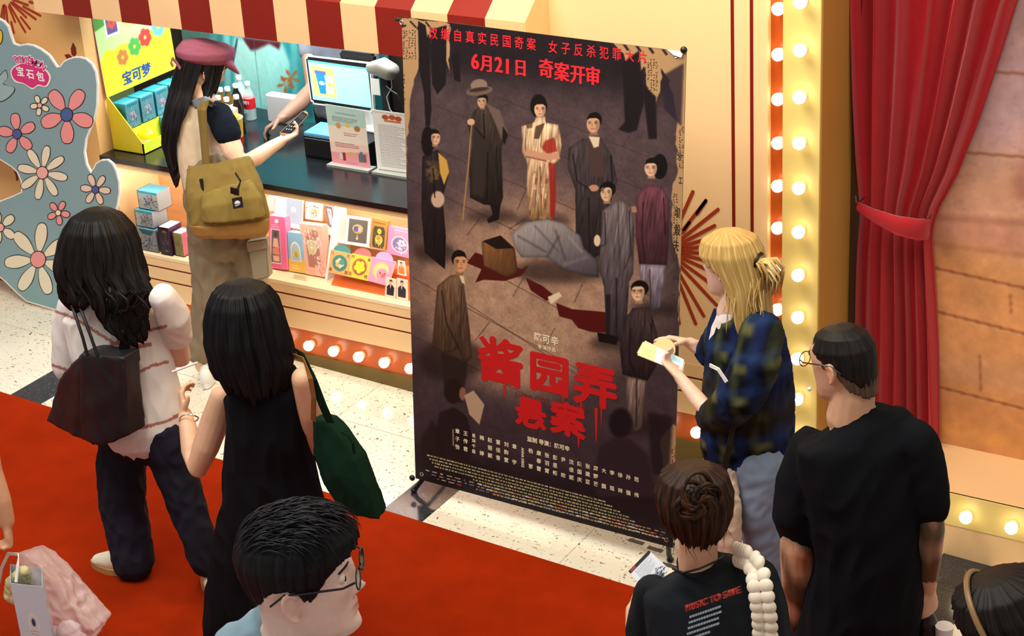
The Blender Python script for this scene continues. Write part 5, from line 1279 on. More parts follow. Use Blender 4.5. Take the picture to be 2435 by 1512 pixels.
# ---------------------------------------------------------------- people
def CM(name, hexv, rough=0.85, **k): return mat(name, hexv, rough, spec=k.pop('spec', .12), bump=k.pop('bump', 0.25), bscale=k.pop('bscale', 600), **k)
SOLE = mat('gum_sole', 'b98a50', 0.7); CANVASW = CM('cream_canvas', 'e9dfc6')
def base_loc(px, py, Y):
    p = aty(px, py, Y); return (p.x, p.y, floor_z(p.x))
def person(label, px, py, Y): return thing('person', label, 'person', base_loc(px, py, Y))
def V3(px, py, Y): return aty(px, py, Y)
def body(root, torso, limbs, heads, hands, tone, voxel=.0065, dec=.45, extra=None):
    mb = MB()
    for t in torso: mb.loft(t, side=CR, n=20)
    for l in limbs: mb.loft(l, n=14)
    for M, s in heads: head_piece(mb, M, s)
    for h in hands: hand(mb, **h)
    me = remesh(mb, voxel, 2, 'body', dec); skin_colours(me, tone, heads, extra)
    return link_mesh('body', me, SKIN, root, local=False)
def neckl(M, s, px, py, Y, r=.052):
    return [(M @ (Vector((0, -.03, -.03))*s), r*.95*s, r*.95*s), (M @ (Vector((0, -.025, -.085))*s), r*s, r*s), (aty(px, py, Y), r*1.15*s, r*1.15*s)]

# ---- woman in the pale tee with the black shoulder bag
Y0 = -1.85
r = person('woman in a cream tee with red wavy lines and dark trousers walking away', 390, 1370, Y0)
M = frame(aty(240, 572, -1.83), -20, 8); s = 1.05
tee = chain([(246, 692, Y0, 36, .06), (258, 712, Y0, 92, .085), (268, 745, Y0, 122, .10), (285, 830, Y0, 122, .12), (314, 920, Y0, 112, .13), (340, 985, Y0, 104, .14), (347, 1010, Y0, 104, .145)])
tee[-1] = (tee[-1][0], tee[-1][1], tee[-1][2])
slL = chain([(170, 728, Y0, 34), (163, 790, Y0, 40), (164, 872, Y0-.01, 40)]); slR = chain([(388, 708, Y0+.02, 34), (412, 750, Y0+.06, 40), (420, 795, Y0+.12, 38)])
tr0 = chain([(338, 985, Y0, 74, .10), (346, 1035, Y0, 92, .12)])
lgL = chain([(298, 1040, Y0, 58), (287, 1110, Y0-.02, 58), (292, 1200, Y0-.03, 55), (312, 1300, Y0-.05, 50), (317, 1332, Y0-.06, 50)])
lgR = chain([(388, 1035, Y0, 58), (412, 1100, Y0+.01, 52), (440, 1190, Y0+.0, 45), (475, 1290, Y0-.01, 40), (490, 1335, Y0-.01, 38)])
sc = lambda ch, k: [(P, a*k, b*k) for P, a, b in ch]
armL = chain([(172, 735, Y0, 30), (170, 820, Y0, 28), (178, 898, Y0, 26), (215, 912, Y0+.12, 20), (250, 905, Y0+.24, 15)])
armR = chain([(390, 715, Y0+.02, 30), (418, 790, Y0+.10, 26), (430, 850, Y0+.16, 24), (400, 858, Y0+.30, 18), (372, 850, Y0+.40, 14)])
body(r, [sc(tee, .84), sc(tr0, .85)], [neckl(M, s, 246, 695, Y0), armL, armR, sc(lgL, .8)+chain([(320, 1350, Y0-.06, 22)]), sc(lgR, .8)+chain([(500, 1380, Y0-.01, 17)])], [(M, s)],
     [dict(W=aty(250, 905, Y0+.24), d=(0.6, 0.7, 0), n=(0, 0.3, -1), l=(-.5, .6, .3)), dict(W=aty(372, 850, Y0+.40), d=(-.8, .4, .1), n=(0, -.2, -1), l=(.3, .8, .2))], 'e2b596')
head_parts(r, M, s)
def teecol(c):
    b = np.array(lin('efe8e2'), np.float32); red = np.array(lin('a8503c'), np.float32)
    pr = (c-CAM.astype(np.float32)) @ ROT.T.astype(np.float32); u, v = pr[:, 0]/pr[:, 2]*F_PX+W_PX/2, pr[:, 1]/pr[:, 2]*F_PX+H_PX/2
    k = np.zeros(len(c), np.float32)
    for xs_, ys_ in (([125, 180, 230, 270, 320, 360], [737, 758, 790, 815, 826, 818]), ([250, 290, 340, 395], [830, 806, 788, 776]), ([290, 320, 360, 400], [912, 890, 870, 860]), ([290, 340, 390, 430], [1022, 1016, 1004, 984]), ([125, 160, 205], [868, 880, 878])):
        y = np.interp(u, xs_, ys_); k = np.maximum(k, ((np.abs(v-y) < 4.0) & (u > xs_[0]-2) & (u < xs_[-1]+2)).astype(np.float32)*.85)
    return b[None]*(1-k[:, None])+red[None]*k[:, None]
TEEM = CM('cream_jersey', 'efe8e2', attr=True)
cloth(r, 'tee', [tee, slL, slR], TEEM, .0058, 5, .0036, 17, 11, col=teecol)
cloth(r, 'trousers', [tr0, lgL, lgR], CM('dark_denim', '262733', var=.12, vscale=14), .010, 3, .008, 19, 12)
hair(r, M, [(.130, 0, 0, .004, .004), (.122, 0, -.01, .045, .05), (.095, 0, -.012, .092, .10), (.05, 0, -.012, .125, .128), (0, 0, -.015, .145, .135), (-.1, .0, -.03, .165, .13), (-.2, .03, -.05, .17, .11), (-.3, .06, -.06, .13, .09), (-.42, .075, -.065, .09, .06)],
     {0: .07, 40: .04, 70: -.16, 100: -.26, 130: -.37, 160: -.36, 200: -.19, 240: -.20, 270: -.24, 300: -.18, 325: .03}, amp=.007, seed=4, s=s, curlw=.02, jag=.03, base='0e0a09', hi='1c1512')
locks = []
g_ = random.Random(5)
for i in range(14):
    x = 270+g_.uniform(-10, 80); P = []
    for t in np.linspace(0, 1, 9):
        P.append(aty(x+14*math.sin(t*6+i)+t*(300-x)*.25, 688+t*(78+g_.uniform(-10, 8)), -1.965+.02*math.sin(i)))
    locks.append(P)
strands(r, locks, .009, seed=2, base='0e0a09', hi='1c1512')
shoe(r, Vector((*aty(338, 1352, Y0-.06)[:2], floor_z(-1.4)+.008)), Vector((*aty(218, 1338, Y0-.09)[:2], floor_z(-1.5)+.008)), .046, CANVASW, SOLE)
shoe(r, Vector((*aty(506, 1408, Y0-.06)[:2], floor_z(-1.0)+.008)), Vector((*aty(494, 1352, Y0+.10)[:2], floor_z(-1.0)+.008)), .04, CANVASW, SOLE)
# her bag
bg = thing('shoulder_bag', 'large soft black tote hanging from the shoulder of the woman in the cream tee', 'bag', V3(210, 1050, -2.0))
LEA = mat('black_leather', '131316', 0.42, bump=0.3, bscale=300)
mb = MB()
Fq = [V3(190, 841, -2.05), V3(292, 851, -2.04), V3(305, 1038, -2.07), V3(242, 1062, -2.09), V3(190, 1046, -2.08)]
mb.prism(Fq, (0.0, .10, .0))
Gq = [V3(190, 843, -2.035), V3(152, 886, -2.0), V3(136, 915, -1.99), V3(108, 1003, -1.99), V3(176, 1040, -2.05), V3(240, 1058, -2.06), V3(225, 900, -2.03)]
mb.prism(Gq, (.02, .09, .0))
me = remesh(mb, .007, 4, 'bag_body'); fold(me, .004, 16, 8, ridge=False); link_mesh('bag_body', me, LEA, bg, local=False)
mb = MB(); mb.prism([V3(196, 842, -2.035), V3(288, 851, -2.03), V3(284, 838, -1.97), V3(204, 832, -1.975)], (0, 0, .004)); mb.build('bag_opening', mat('bag_inside', '020202', .9), bg)
for pts in (((162, 706), (178, 745), (196, 800), (208, 845)), ((178, 704), (196, 745), (216, 800), (232, 846))):
    mb = MB(); mb.tube([V3(pts[0][0]-6, pts[0][1]-8, -1.86), V3(*pts[0], -1.98), V3(*pts[1], -2.02), V3(*pts[2], -2.04), V3(*pts[3], -2.045)], .0065); mb.build('strap', LEA, bg, True)

# ---- woman with the black bob in the sleeveless dress
Y1 = -2.02
r = person('woman with a black bob in a long sleeveless black dress', 620, 1600, Y1)
M = frame(aty(580, 748, Y1), -38, 6); s = 1.06
dr = chain([(600, 872, Y1, 40, .055), (622, 900, Y1, 88, .08), (634, 940, Y1, 104, .10), (640, 1010, Y1, 98, .115), (640, 1100, Y1, 108, .12), (650, 1190, Y1, 124, .13), (645, 1300, Y1, 140, .15), (640, 1400, Y1, 150, .17), (640, 1480, Y1, 156, .18), (642, 1508, Y1, 156, .18)])
armL = chain([(528, 945, Y1, 30), (512, 1000, Y1-.01, 35), (490, 1060, Y1-.04, 33), (470, 1110, Y1-.06, 28), (456, 1070, Y1-.02, 26), (448, 1020, Y1+.03, 22), (440, 985, Y1+.07, 17)])
armR = chain([(722, 900, Y1, 30), (738, 980, Y1+.04, 30), (742, 1060, Y1+.1, 26), (700, 1060, Y1+.28, 20), (640, 1020, Y1+.36, 16)])
lim = [neckl(M, s, 600, 880, Y1), armL, armR] + [chain([(x, 1250, Y1, 48), (x+6, 1400, Y1, 36), (x+10, 1525, Y1, 22)]) for x in (612, 672)]
body(r, [sc(dr[:7], .86)], lim, [(M, s)], [dict(W=aty(440, 985, Y1+.07), d=aty(424, 900, Y1+.12)-aty(440, 985, Y1+.07), n=(.7, .6, -.2), l=(.5, .6, .1), curl=(35, 40, 42, 45)),
     dict(W=aty(640, 1020, Y1+.36), d=(-.7, .3, .4), n=(-.3, -.3, -.9), l=(0, .4, .9))], 'e4b492', extra=None)
head_parts(r, M, s)
cloth(r, 'dress', [dr], CM('black_linen', '101014', 0.9), .010, 3, .009, 15, 21, aniso=(1, 1, .2))
hair(r, M, [(.128, 0, 0, .004, .004), (.12, 0, -.01, .045, .05), (.095, 0, -.012, .09, .10), (.05, 0, -.012, .117, .125), (0, .0, -.015, .13, .13), (-.08, .0, -.02, .14, .13), (-.16, .01, -.03, .14, .115), (-.25, .015, -.04, .11, .09), (-.32, .015, -.05, .08, .07)],
     {0: .06, 45: .03, 70: -.15, 100: -.2, 140: -.26, 180: -.27, 220: -.24, 260: -.2, 290: -.15, 315: .03}, amp=.008, freq=30, seed=9, s=s, base='0a090b', hi='15151b')
for x in (622, 682):
    h_ = Vector((*aty(x, 1532, Y1)[:2], floor_z(-.5)+.008)); shoe(r, h_-Vector((.0, .06, 0)), h_+Vector((-.09, .15, 0)), .042, BLACKM, BLACKM)
mb = MB(); c_ = aty(450, 998, Y1+.05); ax = (aty(440, 985, Y1+.07)-aty(448, 1020, Y1+.03)).normalized(); R3 = ax.to_track_quat('Z', 'Y').to_matrix()
mb.tube([c_+R3 @ Vector((.036*math.cos(t), .036*math.sin(t), .006*math.sin(t*2))) for t in np.linspace(0, 2*PI, 28)], .0028, n=7); mb.build('bracelet', mat('silver', 'd9d9d6', .2, 1.0), r, True)
t_ = thing('straw_card', 'thin white stick held up by the woman in the black dress', 'stick', V3(455, 868, Y1+.12))
mb = MB(); mb.tube([V3(410, 884, Y1+.12), V3(470, 862, Y1+.16)], .005, n=8); mb.build('stick', WHITE, t_, True)
gb = thing('tote_bag', 'dark green cloth tote hanging from the shoulder of the woman in black', 'bag', V3(810, 1220, -2.0))
GRN = CM('green_canvas', '0d2a1a', .9)
Aq = [V3(742, 994, -2.06), V3(772, 1000, -2.06), V3(802, 1030, -2.06), V3(826, 1064, -2.06), V3(846, 1095, -2.06), V3(868, 1150, -2.06), V3(900, 1236, -2.05), V3(850, 1228, -2.06), V3(806, 1206, -2.06), V3(768, 1150, -2.06), V3(745, 1080, -2.06)]
cen = sum(Aq, Vector())/len(Aq); mb = MB()
bk = [p.lerp(cen, .05)+Vector((.0, .07, 0)) for p in Aq]
a = [mb.bm.verts.new(p) for p in Aq]; b = [mb.bm.verts.new(p) for p in bk]; cf, cb = mb.bm.verts.new(cen+Vector((0, -.035, -.01))), mb.bm.verts.new(cen+Vector((0, .10, 0))); n = len(Aq)
for i in range(n):
    j = (i+1) % n; mb._f([a[i], a[j], cf]); mb._f([b[j], b[i], cb]); mb._f([a[j], a[i], b[i], b[j]])
me = remesh(mb, .006, 1, 'bag_body'); fold(me, .003, 20, 5); link_mesh('bag_body', me, GRN, gb, local=False)
def band(parent, name, pts, w, th, m, nrm=(0, -1, 0)):
    """flat strap along points; w width, th thickness"""
    mb = MB(); P = [Vector(p) for p in pts]; nv = Vector(nrm); rows = []
    for i, p in enumerate(P):
        t = (P[min(i+1, len(P)-1)]-P[max(i-1, 0)]).normalized(); sd = t.cross(nv).normalized(); nn = sd.cross(t).normalized()
        rows.append([mb.bm.verts.new(p+sd*a_*w/2+nn*b_*th/2) for a_, b_ in ((-1, -1), (1, -1), (1, 1), (-1, 1))])
    for A, B in zip(rows[:-1], rows[1:]):
        for k in range(4): mb._f([A[k], A[(k+1) % 4], B[(k+1) % 4], B[k]])
    mb._f(rows[0][::-1]); mb._f(rows[-1])
    return mb.build(name, m, parent)
band(gb, 'strap', [V3(706, 838, -1.98), V3(722, 850, -2.08), V3(745, 905, -2.11), V3(768, 965, -2.10), V3(786, 1005, -2.08)], .035, .004, GRN)
band(gb, 'strap', [V3(700, 846, -1.98), V3(722, 856, -2.11), V3(738, 900, -2.13), V3(746, 945, -2.12), V3(745, 1000, -2.09)], .02, .004, mat('tan_leather', '8a5a24', .6))
band(gb, 'handle', [V3(812, 1028, -2.07), V3(828, 1036, -2.09), V3(840, 1055, -2.09), V3(842, 1078, -2.08)], .012, .003, GRN)

# ---- customer in the pink beret
Y2 = -.30
r = person('woman in a mauve pink beret paying at the counter', 545, 860, -.38)
M = frame(aty(487, 166, -.16), 38, 26); s = 1.0
top = chain([(488, 238, -.22, 22, .045), (484, 258, -.23, 54, .07), (478, 290, -.25, 66, .09), (474, 340, -.27, 62, .10), (486, 400, -.29, 60, .10), (500, 430, -.30, 66, .105)])
tr0 = chain([(494, 400, -.29, 62, .10), (512, 460, -.31, 78, .115), (530, 520, -.32, 88, .13), (540, 560, -.33, 90, .125)])
lgL = chain([(500, 560, -.34, 52), (506, 630, -.35, 52), (505, 710, -.37, 46), (488, 790, -.38, 38), (478, 832, -.39, 34)])
lgR = chain([(585, 560, -.30, 48), (594, 640, -.27, 40), (596, 720, -.25, 38), (590, 800, -.24, 36), (588, 845, -.24, 34)])
armR = chain([(520, 276, -.25, 24), (538, 320, -.28, 27), (556, 362, -.31, 26), (574, 390, -.32, 22), (610, 374, -.24, 20), (645, 350, -.13, 16), (668, 336, -.06, 13)])
armL = chain([(424, 285, -.20, 20), (408, 330, -.20, 20), (412, 372, -.18, 18), (432, 398, -.10, 16), (470, 402, .0, 13)])
wr = aty(668, 336, -.06)
body(r, [sc(top, .88), sc(tr0, .85)], [neckl(M, s, 488, 242, -.22, .048), armR, armL, sc(lgL, .75)+chain([(482, 870, -.38, 18)]), sc(lgR, .75)+chain([(590, 880, -.22, 18)])], [(M, s)],
     [dict(W=wr, d=aty(712, 312, .04)-wr, n=(-.3, -.2, .9), l=(-.5, .5, .2), curl=(32, 35, 40, 45), size=.95), dict(W=aty(470, 402, .0), d=(.6, .8, -.1), n=(0, 0, -1), l=(.6, -.5, 0), curl=(15, 18, 20, 25))], 'ecc2a4', voxel=.006)
head_parts(r, M, s)
cloth(r, 'camisole', [top], CM('cream_cotton', 'd9c4a6'), .009, 3, .003, 26, 31)
NAVY = CM('navy_knit', '131b28')
slp = chain([(500, 262, -.24, 26), (520, 272, -.255, 32), (534, 300, -.28, 34), (541, 316, -.29, 33)])
slp2 = chain([(438, 262, -.21, 22), (424, 280, -.205, 26), (416, 300, -.20, 26)])
cloth(r, 'sleeve', [slp], NAVY, .008, 3, .002, 30, 32); cloth(r, 'sleeve', [slp2], NAVY, .008, 3, .002, 30, 33)
band(r, 'neck_scarf', [aty(450, 258, -.26), aty(466, 244, -.31), aty(488, 238, -.33), aty(508, 246, -.31)], .035, .012, mat('grey_scarf', '8f9aa8', .8))
KH = CM('khaki_cargo', '8a7c64')
def pocket(mb):
    pass
cloth(r, 'trousers', [tr0, lgL, lgR], KH, .009, 3, .011, 17, 34)
for nm, a, b_, m_ in (('cargo_pocket', [(588, 580), (632, 574), (640, 660), (602, 668)], .02, CM('khaki_pocket', '9a9078')), ('pocket_flap', [(584, 576), (634, 568), (636, 592), (588, 602)], .012, CM('khaki_flap', 'a3987c'))):
    o_ = aty(*a[0], -.395 if nm == 'cargo_pocket' else -.405); P = [at_plane(*q, o_, (0.25, -1, 0)) for q in a]; mb = MB(); mb.prism(P, Vector((-.25, 1, 0)).normalized()*(b_+.03), None)
    bmesh.ops.bevel(mb.bm, geom=mb.bm.edges[:], offset=.006, segments=2, affect='EDGES'); mb.build(nm, m_, r, True)
hair(r, frame(aty(487, 166, -.16), 38, 8), [(.12, 0, 0, .004, .004), (.105, 0, -.01, .06, .065), (.06, 0, -.01, .09, .11), (0, 0, -.02, .096, .12), (-.08, 0, -.04, .108, .118), (-.16, .015, -.07, .122, .115), (-.26, .025, -.10, .125, .105), (-.36, .025, -.108, .11, .10), (-.48, .025, -.10, .085, .075), (-.6, .02, -.09, .05, .045)],
     {0: .075, 35: .03, 55: -.12, 72: -.17, 84: .0, 100: .0, 112: -.2, 135: -.44, 160: -.54, 200: -.54, 235: -.46, 270: -.36, 300: -.14, 325: .03}, amp=.007, freq=34, seed=14, s=s, base='0d0b0c', hi='211e20', jag=.03)
BER = CM('mauve_felt', '9d5a6c', .95, bscale=900)
mb = MB(); Hm = M
q = lambda x, y, z: Hm @ Vector((x, y, z))
SD = M.to_3x3() @ Vector((1, 0, 0))
mb.loft([(q(0, -.012, .042), .092, .112), (q(0, -.018, .066), .112, .138), (q(0, -.030, .095), .116, .142), (q(0, -.038, .122), .092, .112), (q(0, -.040, .136), .045, .055)], side=SD, n=34, dome=False)
mb.loft([(q(0, .06, .082), .085, .030), (q(0, .10, .064), .080, .022), (q(0, .135, .045), .062, .012), (q(0, .156, .034), .036, .007)], side=SD, n=20)
mb.tube([q(0, -.04, .135), q(.002, -.04, .15)], .005)
me = remesh(mb, .006, 3, 'beret'); fold(me, .002, 26, 3); be = link_mesh('beret', me, BER, r, local=False)
band(be, 'bow', [V3(410, 138, -.27), V3(420, 150, -.29), V3(429, 164, -.30)], .014, .005, BER); band(be, 'bow', [V3(410, 138, -.27), V3(407, 150, -.29), V3(411, 157, -.30)], .013, .005, BER)
shoe(r, Vector((*aty(488, 905, -.47)[:2], floor_z(-2.3)+.001)), Vector((*aty(505, 850, -.24)[:2], floor_z(-2.2)+.001)), .045, WHITE, WHITE)
shoe(r, Vector((*aty(585, 905, -.38)[:2], floor_z(-2.0)+.001)), Vector((*aty(610, 855, -.15)[:2], floor_z(-2.0)+.001)), .045, WHITE, WHITE)
ph = thing('phone', 'phone in a brown case held out over the counter by the beret customer', 'phone', V3(700, 300, .03))
def phone(root, quad, o_, n_, th, case, scr, inset=.12, flip=False):
    n_ = Vector(n_).normalized(); P = [at_plane(*q_, o_, n_) for q_ in quad]; mb = MB(); mb.prism(P, -n_*th)
    bmesh.ops.bevel(mb.bm, geom=[e for e in mb.bm.edges if abs((e.verts[1].co-e.verts[0].co).normalized().dot(n_)) > .9], offset=.008, segments=3, affect='EDGES'); mb.build('phone_body', case, root)
    c_ = sum(P, Vector())/4; Q = [p.lerp(c_, inset)+n_*.0012 for p in P]
    me = bpy.data.meshes.new('screen'); B = [p-n_*.001 for p in Q]
    me.from_pydata([tuple(p) for p in Q+B], [], [(0, 1, 2, 3), (7, 6, 5, 4), (0, 4, 5, 1), (1, 5, 6, 2), (2, 6, 7, 3), (3, 7, 4, 0)])
    uvl = me.uv_layers.new(name='UVMap')
    for i, c2 in enumerate([(0, 0), (1, 0), (1, 1), (0, 1)]): uvl.data[i].uv = c2
    link_mesh('screen', me, scr, root, local=False); return P
scr = print_mat('keypad_print', draw('2a2c2e', [('r', 10, 8, 90, 26, '3c4044')]+[('e', 28+22*i, 50+15*j, 5, 3, 'dfe4ea') for i in range(3) for j in range(3)], 80, 140), .15, emit=.15)
phone(ph, ((662, 318), (690, 322), (736, 270), (722, 261)), aty(695, 300, .02), (.35, -.55, .75), .010, mat('tan_case', 'a9845c', .4), scr)
tb_ = thing('tote_bag', 'khaki cloth tote with black zip hanging behind the beret customer', 'bag', V3(540, 565, -.46))
KB = CM('khaki_bag', '86713c', .85); KB2 = CM('tan_bag', 'a27c44', .85)
bagn = dict(nodes=chain([(519, 386, -.40, 78, .012), (523, 410, -.42, 84, .035), (534, 460, -.45, 93, .062), (546, 520, -.47, 95, .07), (550, 552, -.47, 90, .055)]), sq=3.2, dome=False)
cloth(tb_, 'bag_body', [bagn], KB, .008, 3, .006, 20, 41)
cloth(tb_, 'bottom_panel', [dict(nodes=chain([(546, 522, -.472, 96, .073), (550, 548, -.472, 92, .060), (551, 558, -.47, 84, .045)]), sq=3.2, dome=False)], KB2, .008, 3, .003, 20, 42)
cloth(tb_, 'front_pocket', [dict(nodes=chain([(540, 446, -.475, 62, .045), (550, 480, -.495, 74, .058), (556, 520, -.50, 76, .055)]), sq=3.0, dome=False)], CM('khaki_pocket2', '8f7c42'), .008, 3, .004, 24, 43)
band(tb_, 'zip', [V3(478, 425, -.51), V3(484, 475, -.54), V3(492, 530, -.56)], .018, .006, BLACKM)
band(tb_, 'buckle_strap', [V3(560, 412, -.48), V3(572, 430, -.53), V3(566, 448, -.545), V3(556, 462, -.55)], .012, .004, BLACKM)
band(tb_, 'buckle', [V3(549, 452, -.55), V3(568, 458, -.55)], .03, .008, BLACKM)
lp = print_mat('patch_print', draw('101216', [('e', 50, 52, 30, 26, 'e8ecf0'), ('r', 10, 58, 95, 100, '101216'), ('p', [(20, 70), (62, 62), (80, 68), (24, 80)], 'e8ecf0')], 60, 60), .6)
o_ = V3(565, 483, -.568); nq = Vector((.15, -1, .1)).normalized(); P = [at_plane(*q_, o_, nq) for q_ in ((555, 497), (578, 493), (575, 470), (551, 472))]
sheet('logo_patch', P[0], P[1]-P[0], P[3]-P[0], .004, lp, BLACKM, tb_)
for dx, yy in ((0, -.33), (8, -.36)):
    band(tb_, 'strap', [V3(500+dx, 246, -.30), V3(484+dx, 240, yy), V3(476+dx, 262, yy-.02), V3(482+dx*.6, 320, yy-.03), V3(488+dx*.5, 392, yy-.05)], .032, .005, KB)
# ---- man with glasses close to the viewer
cen4 = Vector(CAM+ray(722, 1384)*4.60); Y4 = cen4.y; s = 1.36
r = person('man with glasses and short black hair in a blue grey collared shirt', 895, 2400, Y4)
M = frame(cen4, 60, -4)
def at4(px, py, dy=0): return aty(px, py, Y4+dy)
tor = chain([(668, 1472, Y4, 66, .075), (664, 1520, Y4, 150, .10), (668, 1580, Y4, 205, .13), (690, 1680, Y4, 205, .135), (715, 1800, Y4, 190, .13), (730, 1900, Y4, 180, .13)])
armA = chain([(500, 1590, Y4-.03, 55), (490, 1720, Y4-.05, 48), (500, 1850, Y4-.05, 42), (560, 1930, Y4+.1, 34), (620, 1960, Y4+.2, 25)]); armB = chain([(840, 1590, Y4+.03, 55), (870, 1720, Y4+.05, 48), (890, 1850, Y4+.05, 42), (900, 1930, Y4+.15, 32), (905, 2000, Y4+.2, 25)])
lg = [chain([(x, 1880, Y4, 85), (x+40, 2120, Y4, 62), (x+70, 2370, Y4, 45)]) for x in (670, 790)]
nk = [(M @ (Vector((0, -.03, -.02))*s), .058*s, .062*s), (M @ (Vector((0, -.035, -.085))*s), .056*s, .058*s), (at4(672, 1500), .075, .075)]
body(r, [sc(tor, .86)], [nk, armA, armB]+[sc(l, .8) for l in lg], [(M, s)], [dict(W=armA[-1][0], d=(.6, .5, -.4), n=(0, .5, -.5), l=(.3, .6, .6)), dict(W=armB[-1][0], d=(.1, .4, -.9), n=(-.9, 0, 0), l=(0, .8, .4))], 'f2d2c2', voxel=.0048, dec=.6)
head_parts(r, M, s)
SHM = CM('slate_shirt', '7f97a3', .85)
cloth(r, 'shirt', [tor, sc(armA[:3], 1.3), sc(armB[:3], 1.3)], SHM, .010, 3, .008, 16, 51)
mb = MB(); P = []
for t in np.linspace(0, 2*PI, 36): P.append(M @ (Vector((.068*math.cos(t), -.034+.072*math.sin(t), -.128+.020*math.cos(t-PI/2)*-1-.012))*s))
mb.loft([(p+Vector((0, 0, .0)), .009, .028) for p in P], side=(0, 0, 1), n=10, dome=False)
co_ = MB()
for i in range(len(P)-1):
    pass
me = mb.mesh('collar', True); link_mesh('collar', me, CM('pale_collar', '9db3bb', .85), r, local=False)
cloth(r, 'trousers', lg+[chain([(725, 1880, Y4, 140, .11), (735, 1960, Y4, 150, .12)])], CM('dark_trousers', '15161a'), .014, 2, .004, 20, 52)
for i, l in enumerate(lg):
    e = l[-1][0]; h_ = Vector((e.x-.05, e.y-.03, floor_z(e.x)+.008)); shoe(r, h_, h_+Vector((.22, .14, 0)), .05, BLACKM, BLACKM)
hair(r, M, [(.150, 0, .012, .004, .004), (.145, 0, .010, .042, .05), (.128, 0, .008, .070, .088), (.10, 0, .004, .085, .112), (.07, 0, 0, .088, .117), (.03, 0, -.004, .083, .111), (0, 0, -.008, .0755, .097), (-.04, 0, -.008, .070, .086), (-.1, 0, -.012, .066, .085)],
     {0: .085, 25: .075, 45: .066, 58: .045, 70: .005, 78: -.005, 86: .03, 100: .036, 118: .022, 135: -.006, 180: -.034, 225: -.006, 242: .022, 260: .036, 274: .03, 282: -.005, 290: .005, 302: .045, 315: .066, 335: .075}, amp=.003, freq=60, seed=22, s=s, base='0b0a0c', hi='1c1b22', jag=.006)
lk = []; g_ = random.Random(12)
for i in range(420):
    a0 = g_.uniform(0, 2*PI); rr = math.sqrt(g_.uniform(.01, .92)); P = []
    x0, y0 = .080*rr*math.sin(a0), -.018+.098*rr*math.cos(a0); up_ = g_.uniform(.002, .012); sw = g_.uniform(-.012, .012)
    for t in np.linspace(0, 1, 6):
        x, y = x0*(1+.18*t)+sw*t*t, y0+.050*t; q = max(0, 1-(x/.092)**2-((y-.006)/.128)**2); P.append(M @ (Vector((x, y, .066+.088*math.sqrt(q)+up_*math.sin(t*2.2)))*s))
    lk.append(P)
strands(r, lk, .0036, seed=4, base='0b0a0c', hi='24232b')
spectacles(r, M, s, mat('black_frame', '14141a', .3), rx=.026, rz=.019)

# ---- fair-haired woman with the phone
Y6 = -1.05; s = 1.05
r = person('woman with tied blond hair in a dark plaid shirt and pale jeans holding a phone', 1746, 1497, Y6)
M = frame(aty(1735, 628, Y6), -82, 8)
shn = chain([(1742, 738, Y6, 34, .05), (1758, 762, Y6, 66, .10), (1772, 800, Y6, 92, .13), (1778, 880, Y6, 104, .145), (1780, 960, Y6, 110, .15), (1776, 1050, Y6, 110, .15), (1772, 1108, Y6, 96, .14)])
slN = chain([(1812, 790, Y6-.10, 50), (1800, 860, Y6-.17, 58), (1765, 935, Y6-.20, 56), (1716, 985, Y6-.18, 46), (1690, 990, Y6-.16, 36)])
slF = chain([(1725, 775, Y6+.06, 36), (1702, 815, Y6+.10, 36), (1682, 840, Y6+.12, 30)])
aN = chain([(1805, 800, Y6-.10, 28), (1790, 880, Y6-.16, 28), (1740, 965, Y6-.19, 26), (1690, 985, Y6-.17, 23), (1655, 945, Y6-.13, 20), (1616, 897, Y6-.10, 14)])
aF = chain([(1725, 780, Y6+.06, 26), (1700, 825, Y6+.10, 24), (1672, 835, Y6+.12, 21), (1640, 815, Y6+.10, 14)])
jn = [chain([(1808, 1110, Y6-.06, 66), (1812, 1200, Y6-.06, 62), (1822, 1300, Y6-.05, 52), (1830, 1400, Y6-.05, 46), (1832, 1470, Y6-.05, 44)]), chain([(1745, 1110, Y6+.06, 60), (1735, 1200, Y6+.10, 54), (1700, 1310, Y6+.12, 48), (1680, 1400, Y6+.12, 44), (1675, 1450, Y6+.12, 42)])]
hp_ = chain([(1775, 1070, Y6, 92, .13), (1778, 1130, Y6, 96, .14)])
wN, wF = aN[-1][0], aF[-1][0]
body(r, [sc(shn, .82), sc(hp_, .8)], [neckl(M, s, 1742, 745, Y6, .05), aN, aF]+[sc(l, .7) for l in jn], [(M, s)],
     [dict(W=wN, d=aty(1575, 850, Y6-.06)-wN, n=(.1, .5, .9), l=(-.3, .9, .1), curl=(30, 35, 40, 45), size=.95), dict(W=wF, d=aty(1568, 798, Y6+.06)-wF, n=(-.1, -.5, -.85), l=(-.4, -.8, .1), curl=(14, 22, 40, 55), size=.95)], 'eac4ae', voxel=.006)
head_parts(r, M, s, '6a4a24')
